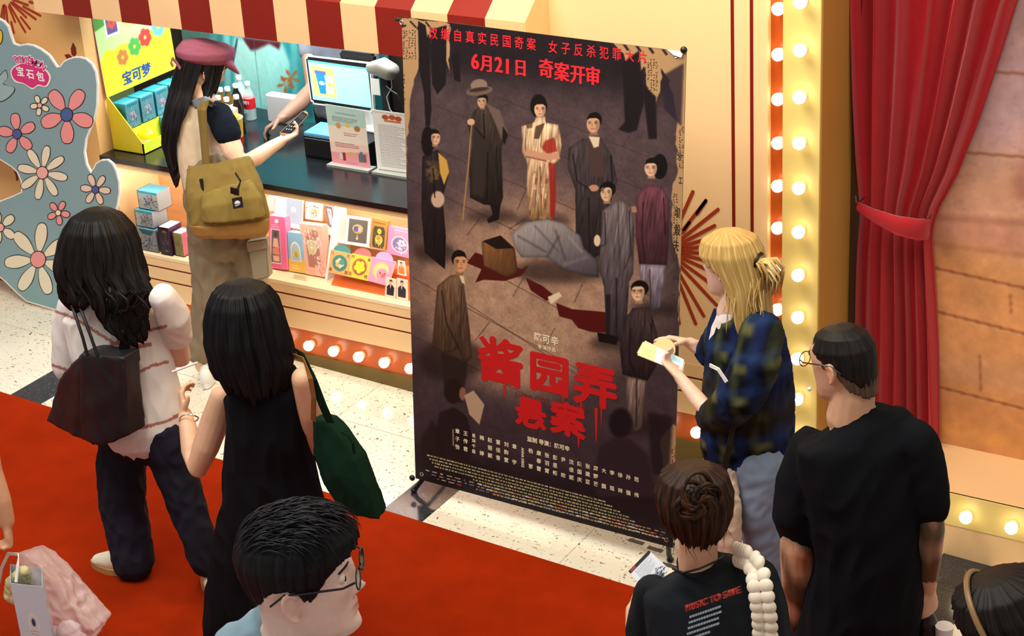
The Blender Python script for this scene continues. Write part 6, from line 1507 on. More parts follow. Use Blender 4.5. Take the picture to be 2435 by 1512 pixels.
def plaid(c):
    a = (c-np.array(aty(1775, 950, Y6), np.float32)); u = a @ np.array([.8, .55, .1], np.float32); v = a @ np.array([-.15, .1, 1], np.float32); w_ = a @ np.array([.54, -.84, 0], np.float32)
    q = lambda t, f, ph: (0.5+0.5*np.sin(t*f+ph+0.5*wav(c, 9, 4)))
    base = np.array(lin('0d1018'), np.float32)[None].repeat(len(c), 0)
    def add(k, hexv):
        nonlocal base
        k = np.clip(k, 0, 1)[:, None]; base = base*(1-k)+np.array(lin(hexv), np.float32)*k
    add(np.clip(q(u+w_*.6, 46, 0)*1.8-.9, 0, 1)*.7, '1c2c5c'); add(np.clip(q(v, 52, 1)*1.8-.95, 0, 1)*.6, '243a66'); add(np.clip(q(v, 52, 2.6)*2-1.3, 0, 1)*np.clip(q(u+w_*.6, 46, 2.4)*2-.9, 0, 1)*.8, '77794a')
    add(np.clip(q(u+w_*.6, 46, 3.6)*2-1.45, 0, 1)*.6, '5b6440'); add(np.clip(q(v, 52, 4)*2-1.4, 0, 1)*.5, '0a0c10'); add(np.clip(wav(c, 11, 9)-.35, 0, 1)*.75, '2c2716')
    return base
cloth(r, 'shirt', [shn, slN, slF], CM('plaid_flannel', '1c2440', .9, attr=True), .010, 3, .009, 18, 61, col=plaid)
band(r, 'shirt_placket', [aty(1708, 738, Y6-.02), aty(1694, 775, Y6-.03), aty(1686, 830, Y6-.05)], .035, .01, CM('navy_collar', '1b2a55'))
band(r, 'print_strip', [aty(1688, 868, Y6-.30), aty(1708, 878, Y6-.315), aty(1728, 908, Y6-.32)], .012, .006, WHITE)
cloth(r, 'undershirt', [chain([(1738, 752, Y6-.02, 30, .06), (1718, 790, Y6-.0, 34, .08), (1712, 1050, Y6-.0, 40, .10), (1712, 1112, Y6-.02, 42, .10)])], CM('white_tee', 'e6e0dc'), .010, 2, .003, 24, 62)
cloth(r, 'jeans', [hp_]+jn, CM('pale_denim', '8291a8', .9, var=.12, vscale=9), .011, 3, .006, 20, 63)
hb_, hh_ = 'b08a46', 'e6cd8e'
hair(r, M, [(.128, 0, 0, .004, .004), (.12, 0, -.01, .045, .05), (.095, 0, -.012, .082, .098), (.05, 0, -.012, .098, .118), (0, 0, -.022, .094, .112), (-.06, 0, -.04, .088, .098), (-.12, 0, -.045, .090, .09), (-.2, .0, -.045, .094, .085), (-.28, 0, -.045, .088, .08), (-.36, 0, -.045, .07, .06)],
     {0: .082, 25: .07, 45: .05, 62: .025, 76: -.0, 88: .01, 98: -.05, 108: -.22, 130: -.28, 180: -.31, 230: -.29, 254: -.25, 264: -.2, 271: -.04, 278: .012, 286: 0, 298: .025, 315: .05, 335: .07}, amp=.004, freq=60, seed=31, s=s, base=hb_, hi=hh_, jag=.02)
BLD = HAIRM
lk = []; g_ = random.Random(3)
tie = aty(1803, 622, Y6-.02)
for i in range(46):
    e = Vector((g_.uniform(-.028, .028), g_.uniform(-.028, .028), g_.uniform(-.02, .02))); P = []
    for px, py, k_ in ((1760, 600, .8), (1803, 622, .35), (1826, 630, 1.0), (1840, 652, 1.15), (1836, 690, 1.0)): P.append(aty(px, py, Y6-.03)+e*k_)
    lk.append(P)
strands(r, lk, .010, 'ponytail', base=hb_, hi=hh_, seed=8)
lk = []
for i in range(34):
    x = g_.uniform(1715, 1822); dd = g_.uniform(-.02, .02); P = []
    y0_ = g_.uniform(660, 700); L_0 = g_.uniform(70, 100)
    for t in np.linspace(0, 1, 7): P.append(aty(x+(1765-x)*.15*math.sin(t*3)+5*math.sin(i+t*4), y0_+t*L_0, Y6-.070-.035*t+dd))
    lk.append(P)
strands(r, lk, .0035, base=hb_, hi=hh_, seed=9)
mb = MB(); ax = (aty(1826, 630, Y6)-aty(1780, 612, Y6)).normalized(); R3 = ax.to_track_quat('Z', 'Y').to_matrix()
mb.tube([tie+R3 @ Vector((.030*math.cos(t), .030*math.sin(t), 0)) for t in np.linspace(0, 2*PI, 24)], .007, n=8); mb.build('hair_tie', BLACKM, r, True)
for l, dy in ((jn[0], 0), (jn[1], 0)):
    e = l[-1][0]; h_ = Vector((e.x+.06, e.y-.02, floor_z(e.x)+.002)); shoe(r, h_, h_+Vector((-.22, .05, 0)), .045, WHITE, WHITE)
ph = thing('phone', 'phone with a bright pastel screen held by the woman with blond hair', 'phone', aty(1570, 850, Y6-.05))
scr = print_mat('pastel_screen', draw('d4ecf2', [('r', 0, 0, 100, 40, 'd8e89a'), ('p', [(0, 40), (100, 30), (100, 60), (0, 66)], 'eef4e6'), ('r', 8, 70, 40, 94, 'e6a0a8'), ('r', 50, 56, 70, 66, '2a3a4a'), ('r', 60, 74, 90, 92, '9adbe8'), ('t', 6, 8, 90, 34, 'a8c870', 3)], 90, 180), .2, emit=.3)
phone(ph, ((1622, 887), (1630, 856), (1531, 808), (1512, 843)), aty(1570, 848, Y6-.05), (.25, -.75, .62), .010, mat('cream_case', 'd9c690', .4), scr, .06)
mb = MB(); nn = Vector((.25, -.75, .62)).normalized(); R3 = nn.to_track_quat('Z', 'Y').to_matrix(); c_ = aty(1578, 828, Y6-.02)
mb.loft([(c_-nn*.014, .042, .042), (c_-nn*.032, .042, .042)], n=26, dome=False); mb.build('round_grip', mat('grip_cream', 'e2c98c', .5), ph, True)
bb_ = thing('tote_bag', 'beige fluffy bag hanging at the hip of the woman with blond hair', 'bag', aty(1722, 1330, Y6-.2))
fz = lambda c: np.array(lin('d9bfa6'), np.float32)[None]*(1+.22*wav(c, 60, 5, aniso=(1, 1, .15)))[:, None]
cloth(bb_, 'bag_body', [chain([(1722, 1128, Y6-.16, 30, .03), (1726, 1200, Y6-.2, 36, .05), (1728, 1280, Y6-.2, 36, .055), (1728, 1325, Y6-.2, 30, .04)])], CM('beige_plush', 'd9bfa6', .95, attr=True), .008, 2, .006, 40, 65, col=fz)
band(bb_, 'strap', [aty(1720, 1130, Y6-.18), aty(1735, 1060, Y6-.22), aty(1760, 900, Y6-.24), aty(1785, 780, Y6-.14)], .02, .006, CM('dark_strap', '2a241c'))

# ---- man in the black T-shirt
Y7 = -1.80; s = 1.06
r = person('man with cropped hair and tattooed arms in a loose black T-shirt', 1970, 1900, Y7)
M = frame(aty(2004, 866, Y7), -78, 10)
sh = chain([(2030, 985, Y7, 52, .07), (2046, 1010, Y7, 112, .09), (2052, 1048, Y7, 158, .11), (2054, 1120, Y7, 152, .13), (2060, 1220, Y7, 136, .135), (2066, 1320, Y7, 128, .135), (2058, 1420, Y7, 138, .14), (2040, 1530, Y7, 148, .145), (2030, 1580, Y7, 148, .145)])
sL = chain([(1928, 1065, Y7, 52), (1908, 1140, Y7-.02, 60), (1898, 1225, Y7-.03, 60), (1906, 1262, Y7-.03, 52)]); sR = chain([(2178, 1045, Y7+.03, 50), (2204, 1120, Y7+.04, 48), (2214, 1205, Y7+.04, 42)])
aL = chain([(1925, 1075, Y7, 38), (1906, 1200, Y7-.03, 42), (1900, 1300, Y7-.04, 46), (1900, 1345, Y7-.04, 44), (1902, 1400, Y7-.02, 42), (1896, 1470, Y7+.02, 36), (1890, 1550, Y7+.06, 26)])
aR = chain([(2180, 1060, Y7+.03, 36), (2208, 1180, Y7+.04, 34), (2214, 1260, Y7+.05, 33), (2210, 1320, Y7+.06, 30), (2206, 1370, Y7+.07, 25), (2205, 1400, Y7+.08, 21)])
lg = [chain([(x, 1540, Y7, 76), (x, 1700, Y7, 60), (x, 1870, Y7, 44)]) for x in (1950, 2080)]
def ink(c, col):
    pr = (c-CAM.astype(np.float32)) @ ROT.T.astype(np.float32); u, v = pr[:, 0]/pr[:, 2]*F_PX+W_PX/2, pr[:, 1]/pr[:, 2]*F_PX+H_PX/2
    arm = ((v > 1150) & ((u < 1962) | (u > 2172)) & ~((v > 1385) & (u > 2100))).astype(np.float32)
    n1, n2, n3 = wav(c, 38, 91), wav(c, 70, 92), wav(c, 24, 93)
    k = np.clip(.72+.5*n1+.35*n2, 0, 1)*arm; d = np.array(lin('4a3420'), np.float32); gcol = np.array(lin('3a3a22'), np.float32)
    col = col*(1-k[:, None]*.92)+(d*(n3[:, None] > 0)+gcol*(n3[:, None] <= 0))*k[:, None]*.92
    rd = np.exp(-((u-1912)/26)**2-((v-1340)/24)**2)[:, None]*arm[:, None]; col = col*(1-rd)+rd*np.array(lin('b8502c'), np.float32)
    rr_ = np.exp(-((u-1902)/14)**2-((v-1275)/14)**2)[:, None]*arm[:, None]*.7; return col*(1-rr_)+rr_*np.array(lin('6a8a80'), np.float32)
wR = aR[-1][0]
body(r, [sc(sh, .84)], [neckl(M, s, 2022, 990, Y7, .062), aL, aR]+[sc(l, .8) for l in lg], [(M, s)],
     [dict(W=wR, d=aty(2212, 1480, Y7+.10)-wR, n=(-.8, .3, -.1), l=(-.3, -.8, -.2), curl=(40, 45, 48, 50), size=1.1), dict(W=aL[-1][0], d=(0, .3, -1), n=(.8, .3, 0), l=(.3, .8, 0), size=1.05)], 'dcaa88', voxel=.006, extra=ink)
head_parts(r, M, s)
BT = CM('black_cotton', '111217', .9)
cloth(r, 't_shirt', [sh, sL, sR], BT, .010, 3, .009, 12, 71)
cloth(r, 'trousers', [chain([(2015, 1540, Y7, 140, .14), (2015, 1600, Y7, 135, .13)])]+lg, CM('black_trousers', '101014'), .014, 2, .004, 20, 72)
for l in lg:
    e = l[-1][0]; h_ = Vector((e.x+.05, e.y-.03, floor_z(e.x)+.002)); shoe(r, h_, h_+Vector((-.22, .14, 0)), .05, BLACKM, BLACKM)
hair(r, M, [(.124, 0, 0, .004, .004), (.117, 0, -.008, .04, .045), (.098, 0, -.010, .066, .078), (.06, 0, -.010, .081, .100), (.02, 0, -.012, .080, .098), (-.03, 0, -.012, .075, .094), (-.08, 0, -.012, .068, .085)],
     {0: .075, 30: .062, 55: .045, 75: .035, 90: .03, 115: -.01, 150: -.055, 180: -.062, 210: -.055, 245: -.01, 270: .03, 285: .035, 305: .045, 330: .062}, amp=.0008, freq=50, seed=41, s=s, base='0f0d0c', hi='2a231e', jag=.004)
fade = hair(r, M, [(.06, 0, -.010, .078, .096), (.05, 0, -.010, .0795, .0975), (.02, 0, -.012, .0785, .0968), (-.03, 0, -.013, .0735, .0925), (-.09, 0, -.014, .0665, .083)],
     {0: .05, 40: .04, 75: .01, 92: .012, 115: -.05, 150: -.085, 180: -.09, 210: -.085, 245: -.05, 268: .012, 285: .01, 320: .04}, name='hair_fade', amp=.0004, freq=50, seed=42, s=s, base='4a3a30', hi='6e5747', jag=.003)
spectacles(r, M, s, mat('brown_frame', '2a1c14', .3), lens=False, rx=.027, rz=.021)
mb = MB(); mb.ell(aty(1925, 925, Y7-.085), .007, .007, .007); mb.build('earring', mat('pearl', 'f2efe8', .15), r, True)
o = thing('pouch', 'small black pouch carried by the man in the black T-shirt', 'pouch', aty(2205, 1500, Y7+.1))
cloth(o, 'pouch', [chain([(2200, 1440, Y7+.10, 14, .02), (2204, 1480, Y7+.10, 26, .03), (2206, 1530, Y7+.10, 28, .035)])], BLACKM, .006, 2, .002, 30, 73)
o = thing('paper_cup', 'white paper cup at the hand of the man in the black T-shirt', 'cup', aty(2246, 1560, Y7+.1))
mb = MB(); p = aty(2246, 1488, Y7+.10); mb.loft([(p, .030, .030), (p-Vector((0, 0, .10)), .024, .024)], n=22, dome=False); mb.build('cup', WHITE, o, True)

# ---- woman with brown hair pinned up, seen from above
Y8 = -2.50; s = 1.06
r = person('woman with brown hair pinned up in a washed black printed T-shirt', 1684, 2175, Y8)
M = frame(aty(1650, 1205, Y8), -42, 6)
sh = chain([(1660, 1338, Y8, 52, .06), (1672, 1362, Y8, 112, .085), (1680, 1400, Y8, 152, .105), (1684, 1480, Y8, 148, .125), (1688, 1580, Y8, 138, .13), (1690, 1700, Y8, 140, .135), (1690, 1800, Y8, 150, .14)])
sL = chain([(1552, 1408, Y8, 44), (1538, 1480, Y8, 48), (1528, 1560, Y8, 46)]); sR = chain([(1806, 1372, Y8+.04, 44), (1828, 1450, Y8+.05, 46), (1838, 1530, Y8+.05, 44)])
aL = chain([(1555, 1415, Y8, 34), (1535, 1520, Y8, 32), (1525, 1590, Y8, 29), (1510, 1520, Y8+.14, 24), (1506, 1450, Y8+.2, 19)]); aR = chain([(1806, 1380, Y8+.04, 34), (1830, 1500, Y8+.05, 32), (1838, 1600, Y8+.06, 28), (1800, 1640, Y8+.2, 22), (1760, 1640, Y8+.3, 17)])
lg = [chain([(x, 1760, Y8, 85), (x, 1950, Y8, 62), (x, 2140, Y8, 44)]) for x in (1630, 1745)]
wL = aL[-1][0]
body(r, [sc(sh, .84)], [neckl(M, s, 1660, 1345, Y8, .05), aL, aR]+[sc(l, .8) for l in lg], [(M, s)], [dict(W=wL, d=aty(1532, 1385, Y8+.24)-wL, n=(.6, .7, .1), l=(.6, -.4, .5), curl=(30, 35, 45, 55)), dict(W=aR[-1][0], d=(-.8, .4, .2), n=(0, 0, -1), l=(0, .8, .3))], 'e2b493')
head_parts(r, M, s)
wash = lambda c: np.array(lin('1d2126'), np.float32)[None]*(1+.35*wav(c, 45, 3, aniso=(1, 1, .2)))[:, None]
cloth(r, 't_shirt', [sh, sL, sR], CM('washed_black', '1d2126', .9, attr=True), .010, 3, .004, 18, 81, col=wash)
cloth(r, 'trousers', lg+[chain([(1688, 1760, Y8, 150, .14), (1688, 1830, Y8, 148, .14)])], CM('grey_trousers', '2a2c32'), .014, 2, .004, 20, 82)
for l in lg:
    e = l[-1][0]; h_ = Vector((e.x+.03, e.y-.06, floor_z(e.x)+.008)); shoe(r, h_, h_+Vector((-.14, .2, 0)), .045, WHITE, WHITE)
hair(r, M, [(.134, 0, -.02, .004, .004), (.126, 0, -.02, .05, .055), (.10, 0, -.015, .088, .105), (.05, 0, -.014, .103, .122), (0, 0, -.014, .100, .118), (-.05, 0, -.010, .083, .100), (-.10, 0, -.004, .060, .072)],
     {0: .07, 30: .055, 55: .03, 70: -.02, 82: -.045, 100: -.03, 130: -.07, 180: -.088, 230: -.07, 260: -.03, 278: -.045, 290: -.02, 305: .03, 330: .055}, amp=.005, freq=52, seed=51, s=s, base='1a100b', hi='4f3220', jag=.010)
bun = Vector(aty(1655, 1185, Y8-.10)); lk = []; g_ = random.Random(8)
for i in range(90):
    a0 = i/90*2*PI*3.2; P = []
    for t in np.linspace(0, 1, 9):
        a = a0+t*1.3+.3*math.sin(i); rr = .006+.046*(i/90)+.014*math.sin(t*PI+i); P.append(bun+M.to_3x3() @ Vector((rr*math.cos(a)*1.15, -.028*(1-(rr/.07)**2)-.006*math.sin(i), rr*math.sin(a)*1.25)))
    lk.append(P)
strands(r, lk, .0095, 'twisted_bun', base='1a100b', hi='4a2f1c', seed=3)
lk = []
for i in range(22):
    a0 = g_.uniform(-1.6, 1.6); b = M @ Vector((.10*math.sin(a0), -.10*math.cos(a0), g_.uniform(-.06, -.03))); lk.append([b, b+Vector((g_.uniform(-.01, .01), -.006, -.03)), b+Vector((g_.uniform(-.02, .02), -.01, -.06))])
strands(r, lk, .0022, 'loose_hair', base='1a100b', hi='4f3220', seed=5)
mb = MB(); ncs = [aty(1600, 1352, Y8-.02), aty(1625, 1362, Y8-.075), aty(1662, 1352, Y8-.095), aty(1700, 1336, Y8-.075), aty(1722, 1322, Y8-.02)]
mb.tube(ncs, .0035, n=7); mb.build('neck_cord', BLACKM, r, True)
# print on the back of the shirt
TO = aty(1700, 1440, Y8-.142); tn = Vector((-.15, -.86, .22)).normalized(); tu = (at_plane(1775, 1398, TO, tn)-at_plane(1620, 1452, TO, tn)).normalized(); tv = tn.cross(tu)
RI = mat('red_print', 'a8302a', .7); GI = mat('grey_print', '8f9aa4', .7)
TO2 = at_plane(1700, 1423, TO, tn)+tn*.012
text_mesh('lettering', 'MUSIC TO SAVE', .026, TO2, tu, tv, RI, r, bold=.0, shear=.25, ext=.006, spacing=1.12)
for k in range(8):
    q = at_plane(1682-2*k, 1452+k*13.5, TO, tn)+tn*.012
    wds = ('LA RIVER NIGHT 08', 'HALL OF SOUND 09', 'NORTH PIER 10 LIVE', 'OLD TOWN 11 LIVE', 'GRAND STAGE 12', 'CITY ARENA 13 OPEN', 'BAY PARK 14', 'EAST GATE 15')[k]
    mb = MB(); g_ = random.Random(k); x = -.055
    while x < (.06 if k < 4 else .035):
        L = g_.uniform(.004, .009); mb.prism([q+tu*x-tv*.003, q+tu*(x+L)-tv*.003, q+tu*(x+L+.002)+tv*.003, q+tu*(x+.002)+tv*.003], tn*.006); x += L+.003
    mb.build('printed_row', GI, r)
qs = thing('shoulder_bag', 'bag on a white quilted double strap over the shoulder of the woman with pinned hair', 'bag', aty(1850, 1800, Y8-.1))
QM = mat('quilted_white', 'eee2cc', .55, bump=.2, bscale=80)
pth = [(1752, 1318, Y8+.02), (1780, 1328, Y8-.06), (1798, 1350, Y8-.10), (1806, 1385, Y8-.135), (1812, 1425, Y8-.15), (1818, 1470, Y8-.155), (1820, 1520, Y8-.155), (1818, 1580, Y8-.15), (1812, 1650, Y8-.15)]
PP_ = [aty(*p) for p in pth]
def along(P, d):
    for a, b in zip(P[:-1], P[1:]):
        L = (b-a).length
        if d <= L: return a.lerp(b, d/L), (b-a).normalized()
        d -= L
    return None, None
d = 0.0
while True:
    p, t = along(PP_, d)
    if p is None: break
    side = t.cross(Vector((.1, -.9, .4))).normalized(); nn = side.cross(t).normalized()
    R3 = Matrix((side, t, nn)).transposed()
    for sx in (-1, 1):
        mb = MB(); mb.ell((0, 0, 0), .0215, .0215, .014, None, 14, 10); me = mb.mesh('quilt_pad', True)
        o = link_mesh('quilt_pad', me, QM, None); o.matrix_world = Matrix.Translation(p+side*sx*.0170) @ R3.to_4x4(); mwm = o.matrix_world.copy(); o.parent = qs; o.matrix_parent_inverse = mw(qs).inverted(); o.matrix_basis = mwm
    d += .0295
cloth(qs, 'bag_body', [dict(nodes=chain([(1836, 1650, Y8-.12, 70, .04), (1836, 1760, Y8-.12, 85, .06), (1836, 1850, Y8-.12, 80, .05)]), sq=3)], QM, .010, 3, .004, 25, 84)
tk = thing('ticket', 'small printed leaflet in the hand of the woman with pinned hair', 'ticket', aty(1540, 1410, Y8+.2))
tp = print_mat('leaflet_print', draw('e9eef6', [('p', [(0, 0), (100, 0), (100, 9), (0, 9)], '22242c'), ('r', 6, 1, 30, 8, 'b03a4a')]+[('t', 16, 14, 90, 46, '8a92a4', 1.6), ('c', 5, 150, 22, 58, 90, 98, ['2a3040', '3a4254', 'c9d2e0'])], 110, 130), .45)
quad_box('leaflet', ((1552, 1424), (1590, 1352), (1543, 1308), (1494, 1358)), Y8+.2, 35, .0012, tp, WHC, tk)

# ---- head at the lower right corner
Y9 = -2.68; s = 1.10
r = person('person with a dark bob and a hair band at the lower right corner', 2300, 2538, Y9)
M = frame(aty(2392, 1478, Y9), -105, 22)
sh = chain([(2375, 1590, Y9, 60, .06), (2372, 1640, Y9, 130, .09), (2368, 1690, Y9, 180, .11), (2355, 1850, Y9, 165, .12), (2345, 2000, Y9, 160, .13)])
arms = [chain([(2195, 1700, Y9, 42), (2180, 1850, Y9, 38), (2180, 1980, Y9+.1, 26)]), chain([(2540, 1690, Y9, 42), (2540, 1850, Y9, 38), (2520, 1980, Y9+.1, 26)])]
lg = [chain([(x, 1980, Y9, 90), (x-15, 2250, Y9, 66), (x-30, 2500, Y9, 48)]) for x in (2290, 2400)]
body(r, [sc(sh, .85)], [neckl(M, s, 2375, 1600, Y9, .052)]+arms+[sc(l, .8) for l in lg], [(M, s)], [dict(W=arms[0][-1][0], d=(0, .2, -1), n=(.8, 0, 0), l=(0, .9, 0)), dict(W=arms[1][-1][0], d=(0, .2, -1), n=(-.8, 0, 0), l=(0, .9, 0))], 'e0b090')
head_parts(r, M, s)
cloth(r, 'top', [sh]+[sc(a[:2], 1.25) for a in arms], CM('grey_top', '6a625c'), .013, 2, .004, 18, 91)
cloth(r, 'trousers', lg+[chain([(2345, 1970, Y9, 160, .14), (2342, 2060, Y9, 155, .14)])], CM('brown_trousers', '2c261f'), .014, 2, .004, 20, 92)
for l in lg:
    e = l[-1][0]; h_ = Vector((e.x+.05, e.y, floor_z(e.x)+.008)); shoe(r, h_, h_+Vector((-.22, .02, 0)), .045, WHITE, WHITE)
hair(r, M, [(.13, 0, 0, .004, .004), (.122, 0, -.01, .048, .054), (.095, 0, -.012, .092, .104), (.05, 0, -.012, .116, .126), (0, 0, -.016, .12, .126), (-.08, 0, -.026, .122, .118), (-.15, 0, -.03, .105, .10), (-.22, 0, -.03, .08, .08)],
     {0: .085, 30: .06, 55: .0, 75: -.12, 110: -.15, 180: -.16, 250: -.15, 285: -.12, 305: .0, 330: .06}, amp=.006, freq=40, seed=61, s=s, base='0f0b0a', hi='2a1d16')
mb = MB(); mb.tube([M @ (Vector((.126*math.cos(t), .018+.03*math.sin(t), .132*math.sin(t)-.004))*s) for t in np.linspace(-.15, PI+.15, 26)], .008, n=8); mb.build('hair_band', mat('bronze_band', '8a6a44', .3), r, True)

# ---- person at the left edge carrying bags
Y5 = -2.82; s = 1.05
r = person('person at the left edge holding shopping bags, only the arm in view', -119, 1665, Y5)
M = frame(aty(-235, 540, Y5), 0, 6)
sh = chain([(-230, 665, Y5, 50, .06), (-225, 695, Y5, 110, .09), (-220, 730, Y5, 140, .11), (-205, 900, Y5, 125, .12), (-190, 1080, Y5, 125, .13), (-185, 1180, Y5, 130, .13)])
aR = chain([(-95, 750, Y5, 40), (-70, 900, Y5, 36), (-45, 1010, Y5, 32), (-25, 1120, Y5, 30), (2, 1190, Y5, 25), (14, 1238, Y5, 21)]); aL = chain([(-345, 760, Y5, 40), (-360, 950, Y5, 34), (-345, 1150, Y5, 24)])
lg = [chain([(x, 1160, Y5, 75), (x+20, 1400, Y5, 55), (x+40, 1640, Y5, 40)]) for x in (-245, -145)]
wR = aR[-1][0]
body(r, [sc(sh, .85)], [neckl(M, s, -230, 670, Y5, .055), aR, aL]+[sc(l, .8) for l in lg], [(M, s)], [dict(W=wR, d=aty(28, 1316, Y5+.0)-wR, n=(-.7, -.7, -.1), l=(-.6, .6, 0), curl=(52, 58, 62, 66), size=1.05, thumb_curl=35), dict(W=aL[-1][0], d=(0, .2, -1), n=(.8, 0, 0), l=(0, .9, 0))], 'e0ac86')
head_parts(r, M, s)
cloth(r, 'top', [sh, sc(aR[:2], 1.3), sc(aL[:2], 1.3)], CM('olive_top', '5a5f48'), .013, 2, .004, 18, 101)
cloth(r, 'trousers', lg+[chain([(-195, 1150, Y5, 128, .13), (-190, 1230, Y5, 126, .13)])], CM('blue_trousers', '2c3444'), .014, 2, .004, 20, 102)
for l in lg:
    e = l[-1][0]; h_ = Vector((e.x, e.y-.06, floor_z(e.x)+.008)); shoe(r, h_, h_+Vector((0, .24, 0)), .045, WHITE, WHITE)
hair(r, M, [(.126, 0, 0, .004, .004), (.118, 0, -.01, .045, .05), (.095, 0, -.012, .085, .10), (.05, 0, -.012, .10, .122), (0, 0, -.014, .094, .118), (-.08, 0, -.014, .075, .095)],
     {0: .07, 45: .05, 75: .0, 92: .02, 130: -.05, 180: -.07, 230: -.05, 268: .02, 285: 0, 315: .05}, amp=.006, seed=71, s=s)
pb_ = thing('paper_bag', 'pale blue white paper carrier bag with a round emblem at the left edge', 'bag', aty(40, 1560, Y5-.02))
PBM = mat('paper_white', 'cdd9e6', .6)
fp = draw('d3deea', [('e', 50, 32, 17, 9, 'efe8da'), ('e', 50, 32, 13, 7, 'd8dde4'), ('e', 50, 31, 6, 3.4, '3a4260'), ('t', 36, 38, 66, 41, 'a8a498', 1)], 160, 300)
sp = draw('c3d1e0', [('l', [(50, 46), (74, 42)], 1.6, '2a3040')], 160, 300)
o_ = aty(28, 1383, Y5-.08); nf = Vector((.25, -.95, .0)).normalized(); ql = [at_plane(*q, o_, nf) for q in ((28, 1660), (106, 1660), (97, 1375), (24, 1386))]
nb = nf*-.10
F0, F1 = ql[0], ql[1]; up = Vector((0, 0, 1)); hgt = ql[3].z-ql[0].z; wdt = (ql[2]-ql[3]).dot(Vector((.95, .25, 0)).normalized())
uf = Vector((.95, .25, 0)).normalized(); O1 = ql[3]-up*hgt
sheet('front_panel', O1, uf*wdt, up*hgt, .0012, print_mat('bag_front', fp, .6), PBM, pb_)
us = Vector((-.55, .55, 0)).normalized(); ws = .13
sheet('side_panel', O1+us*ws, -us*ws, up*hgt, .0012, print_mat('bag_side', sp, .6), PBM, pb_)
sheet('back_panel', O1+us*ws+uf*wdt, -uf*wdt, up*hgt, .0012, PBM, PBM, pb_); sheet('side_panel', O1+uf*wdt, us*ws, up*hgt, .0012, PBM, PBM, pb_)
band(pb_, 'handle', [aty(38, 1384, Y5-.07), aty(42, 1345, Y5-.04), aty(44, 1318, Y5-.01), aty(20, 1316, Y5+.0), aty(4, 1350, Y5+.03), aty(-2, 1384, Y5+.05)], .012, .004, WHITE)
text_mesh('lettering', 's', .05, O1+us*.045+up*(hgt-.17)+us.cross(up)*.0-uf*.0+Vector((-.003, -.003, 0)), -us, up, mat('blue_black_ink', '1c2338', .6), pb_)
text_mesh('lettering', 're', .04, O1+us*.04+up*(hgt-.215)+Vector((-.003, -.003, 0)), -us, up, mat('blue_black_ink', '1c2338', .6), pb_)
mb = MB(); mb.loft(chain([(55, 1358, Y5-.02, 14, .02), (48, 1385, Y5-.0, 34, .03), (46, 1420, Y5-.0, 36, .03)]), side=CR, n=16)
me = remesh(mb, .006, 1, 'tissue'); fold(me, .006, 50, 6); o = link_mesh('wrapped_food', me, mat('wrap_paper', 'd9cf9e', .4), None); tag(o, 'pale yellow wrapped packet sticking out of the paper carrier bag', 'packet')
pl_ = thing('plastic_bag', 'pinkish translucent plastic bag hanging from the hand at the left edge', 'bag', aty(150, 1530, Y5))
PLM = bpy.data.materials.new('thin_plastic'); PLM.use_nodes = True; nt = PLM.node_tree; b_ = nt.nodes['Principled BSDF']; b_.inputs['Base Color'].default_value = (*lin('f8e8e2'), 1); b_.inputs['Roughness'].default_value = .18; b_.inputs['Alpha'].default_value = .34
A3 = [aty(*q, Y5+.02) for q in ((42, 1316), (62, 1320), (100, 1352), (140, 1398), (180, 1446), (206, 1470), (228, 1500), (200, 1540), (150, 1580), (104, 1600), (80, 1500), (60, 1400))]
mb = MB(); cen = sum(A3, Vector())/len(A3); bk = [p.lerp(cen, .1)+Vector((0, .10, 0)) for p in A3]
a = [mb.bm.verts.new(p) for p in A3]; b = [mb.bm.verts.new(p) for p in bk]; cf, cb = mb.bm.verts.new(cen+Vector((0, -.05, 0))), mb.bm.verts.new(cen+Vector((0, .15, 0))); n = len(A3)
for i in range(n):
    j = (i+1) % n; mb._f([a[i], a[j], cf]); mb._f([b[j], b[i], cb]); mb._f([a[j], a[i], b[i], b[j]])
me = remesh(mb, .007, 1, 'bag_film'); fold(me, .010, 26, 4, aniso=(1, .6, .4)); link_mesh('bag_film', me, PLM, pl_, local=False)
mb = MB()
for c_, rr in ((aty(130, 1520, Y5+.05), (.055, .05, .045)), (aty(165, 1500, Y5+.06), (.05, .04, .035)), (aty(185, 1530, Y5+.05), (.045, .04, .04)), (aty(120, 1570, Y5+.06), (.07, .05, .05))): mb.ell(c_, *rr)
me = remesh(mb, .007, 2, 'pink_cloth'); fold(me, .007, 34, 14); o = link_mesh('folded_cloth', me, CM('pink_cloth', 'ecd0d8'), None); tag(o, 'crumpled pale pink cloth inside the translucent plastic bag', 'cloth')

# ---- clerk behind the counter
Y10 = 1.18; s = 1.0
r = person('stall clerk behind the till with one bare arm resting on the worktop', 770, 470, Y10)
r.location = (aty(800, 60, Y10).x, Y10, 0.02)
cx_ = aty(800, 60, Y10).x
M = frame((cx_, Y10-.05, 1.78), 175, 20)
W3 = lambda x, y, z: Vector((cx_+x, Y10+y, z))
tor = [(W3(0, 0, .95), .15, .11), (W3(0, 0, 1.15), .15, .11), (W3(0, 0, 1.35), .18, .12), (W3(0, 0, 1.5), .17, .10), (W3(0, 0, 1.56), .06, .06)]
wr = aty(668, 284, .62); aC = [(W3(-.19, -.02, 1.47), .055, .055), (aty(748, 206, .98), .05, .05), (aty(712, 246, .80), .046, .046), (wr, .030, .030)]
aD = [(W3(.19, -.02, 1.47), .055, .055), (W3(.24, -.05, 1.22), .045, .045), (W3(.16, -.22, 1.10), .032, .032)]
lgs = [[(W3(x, 0, .95), .09, .09), (W3(x, 0, .5), .06, .06), (W3(x, 0, .08), .045, .045)] for x in (-.09, .09)]
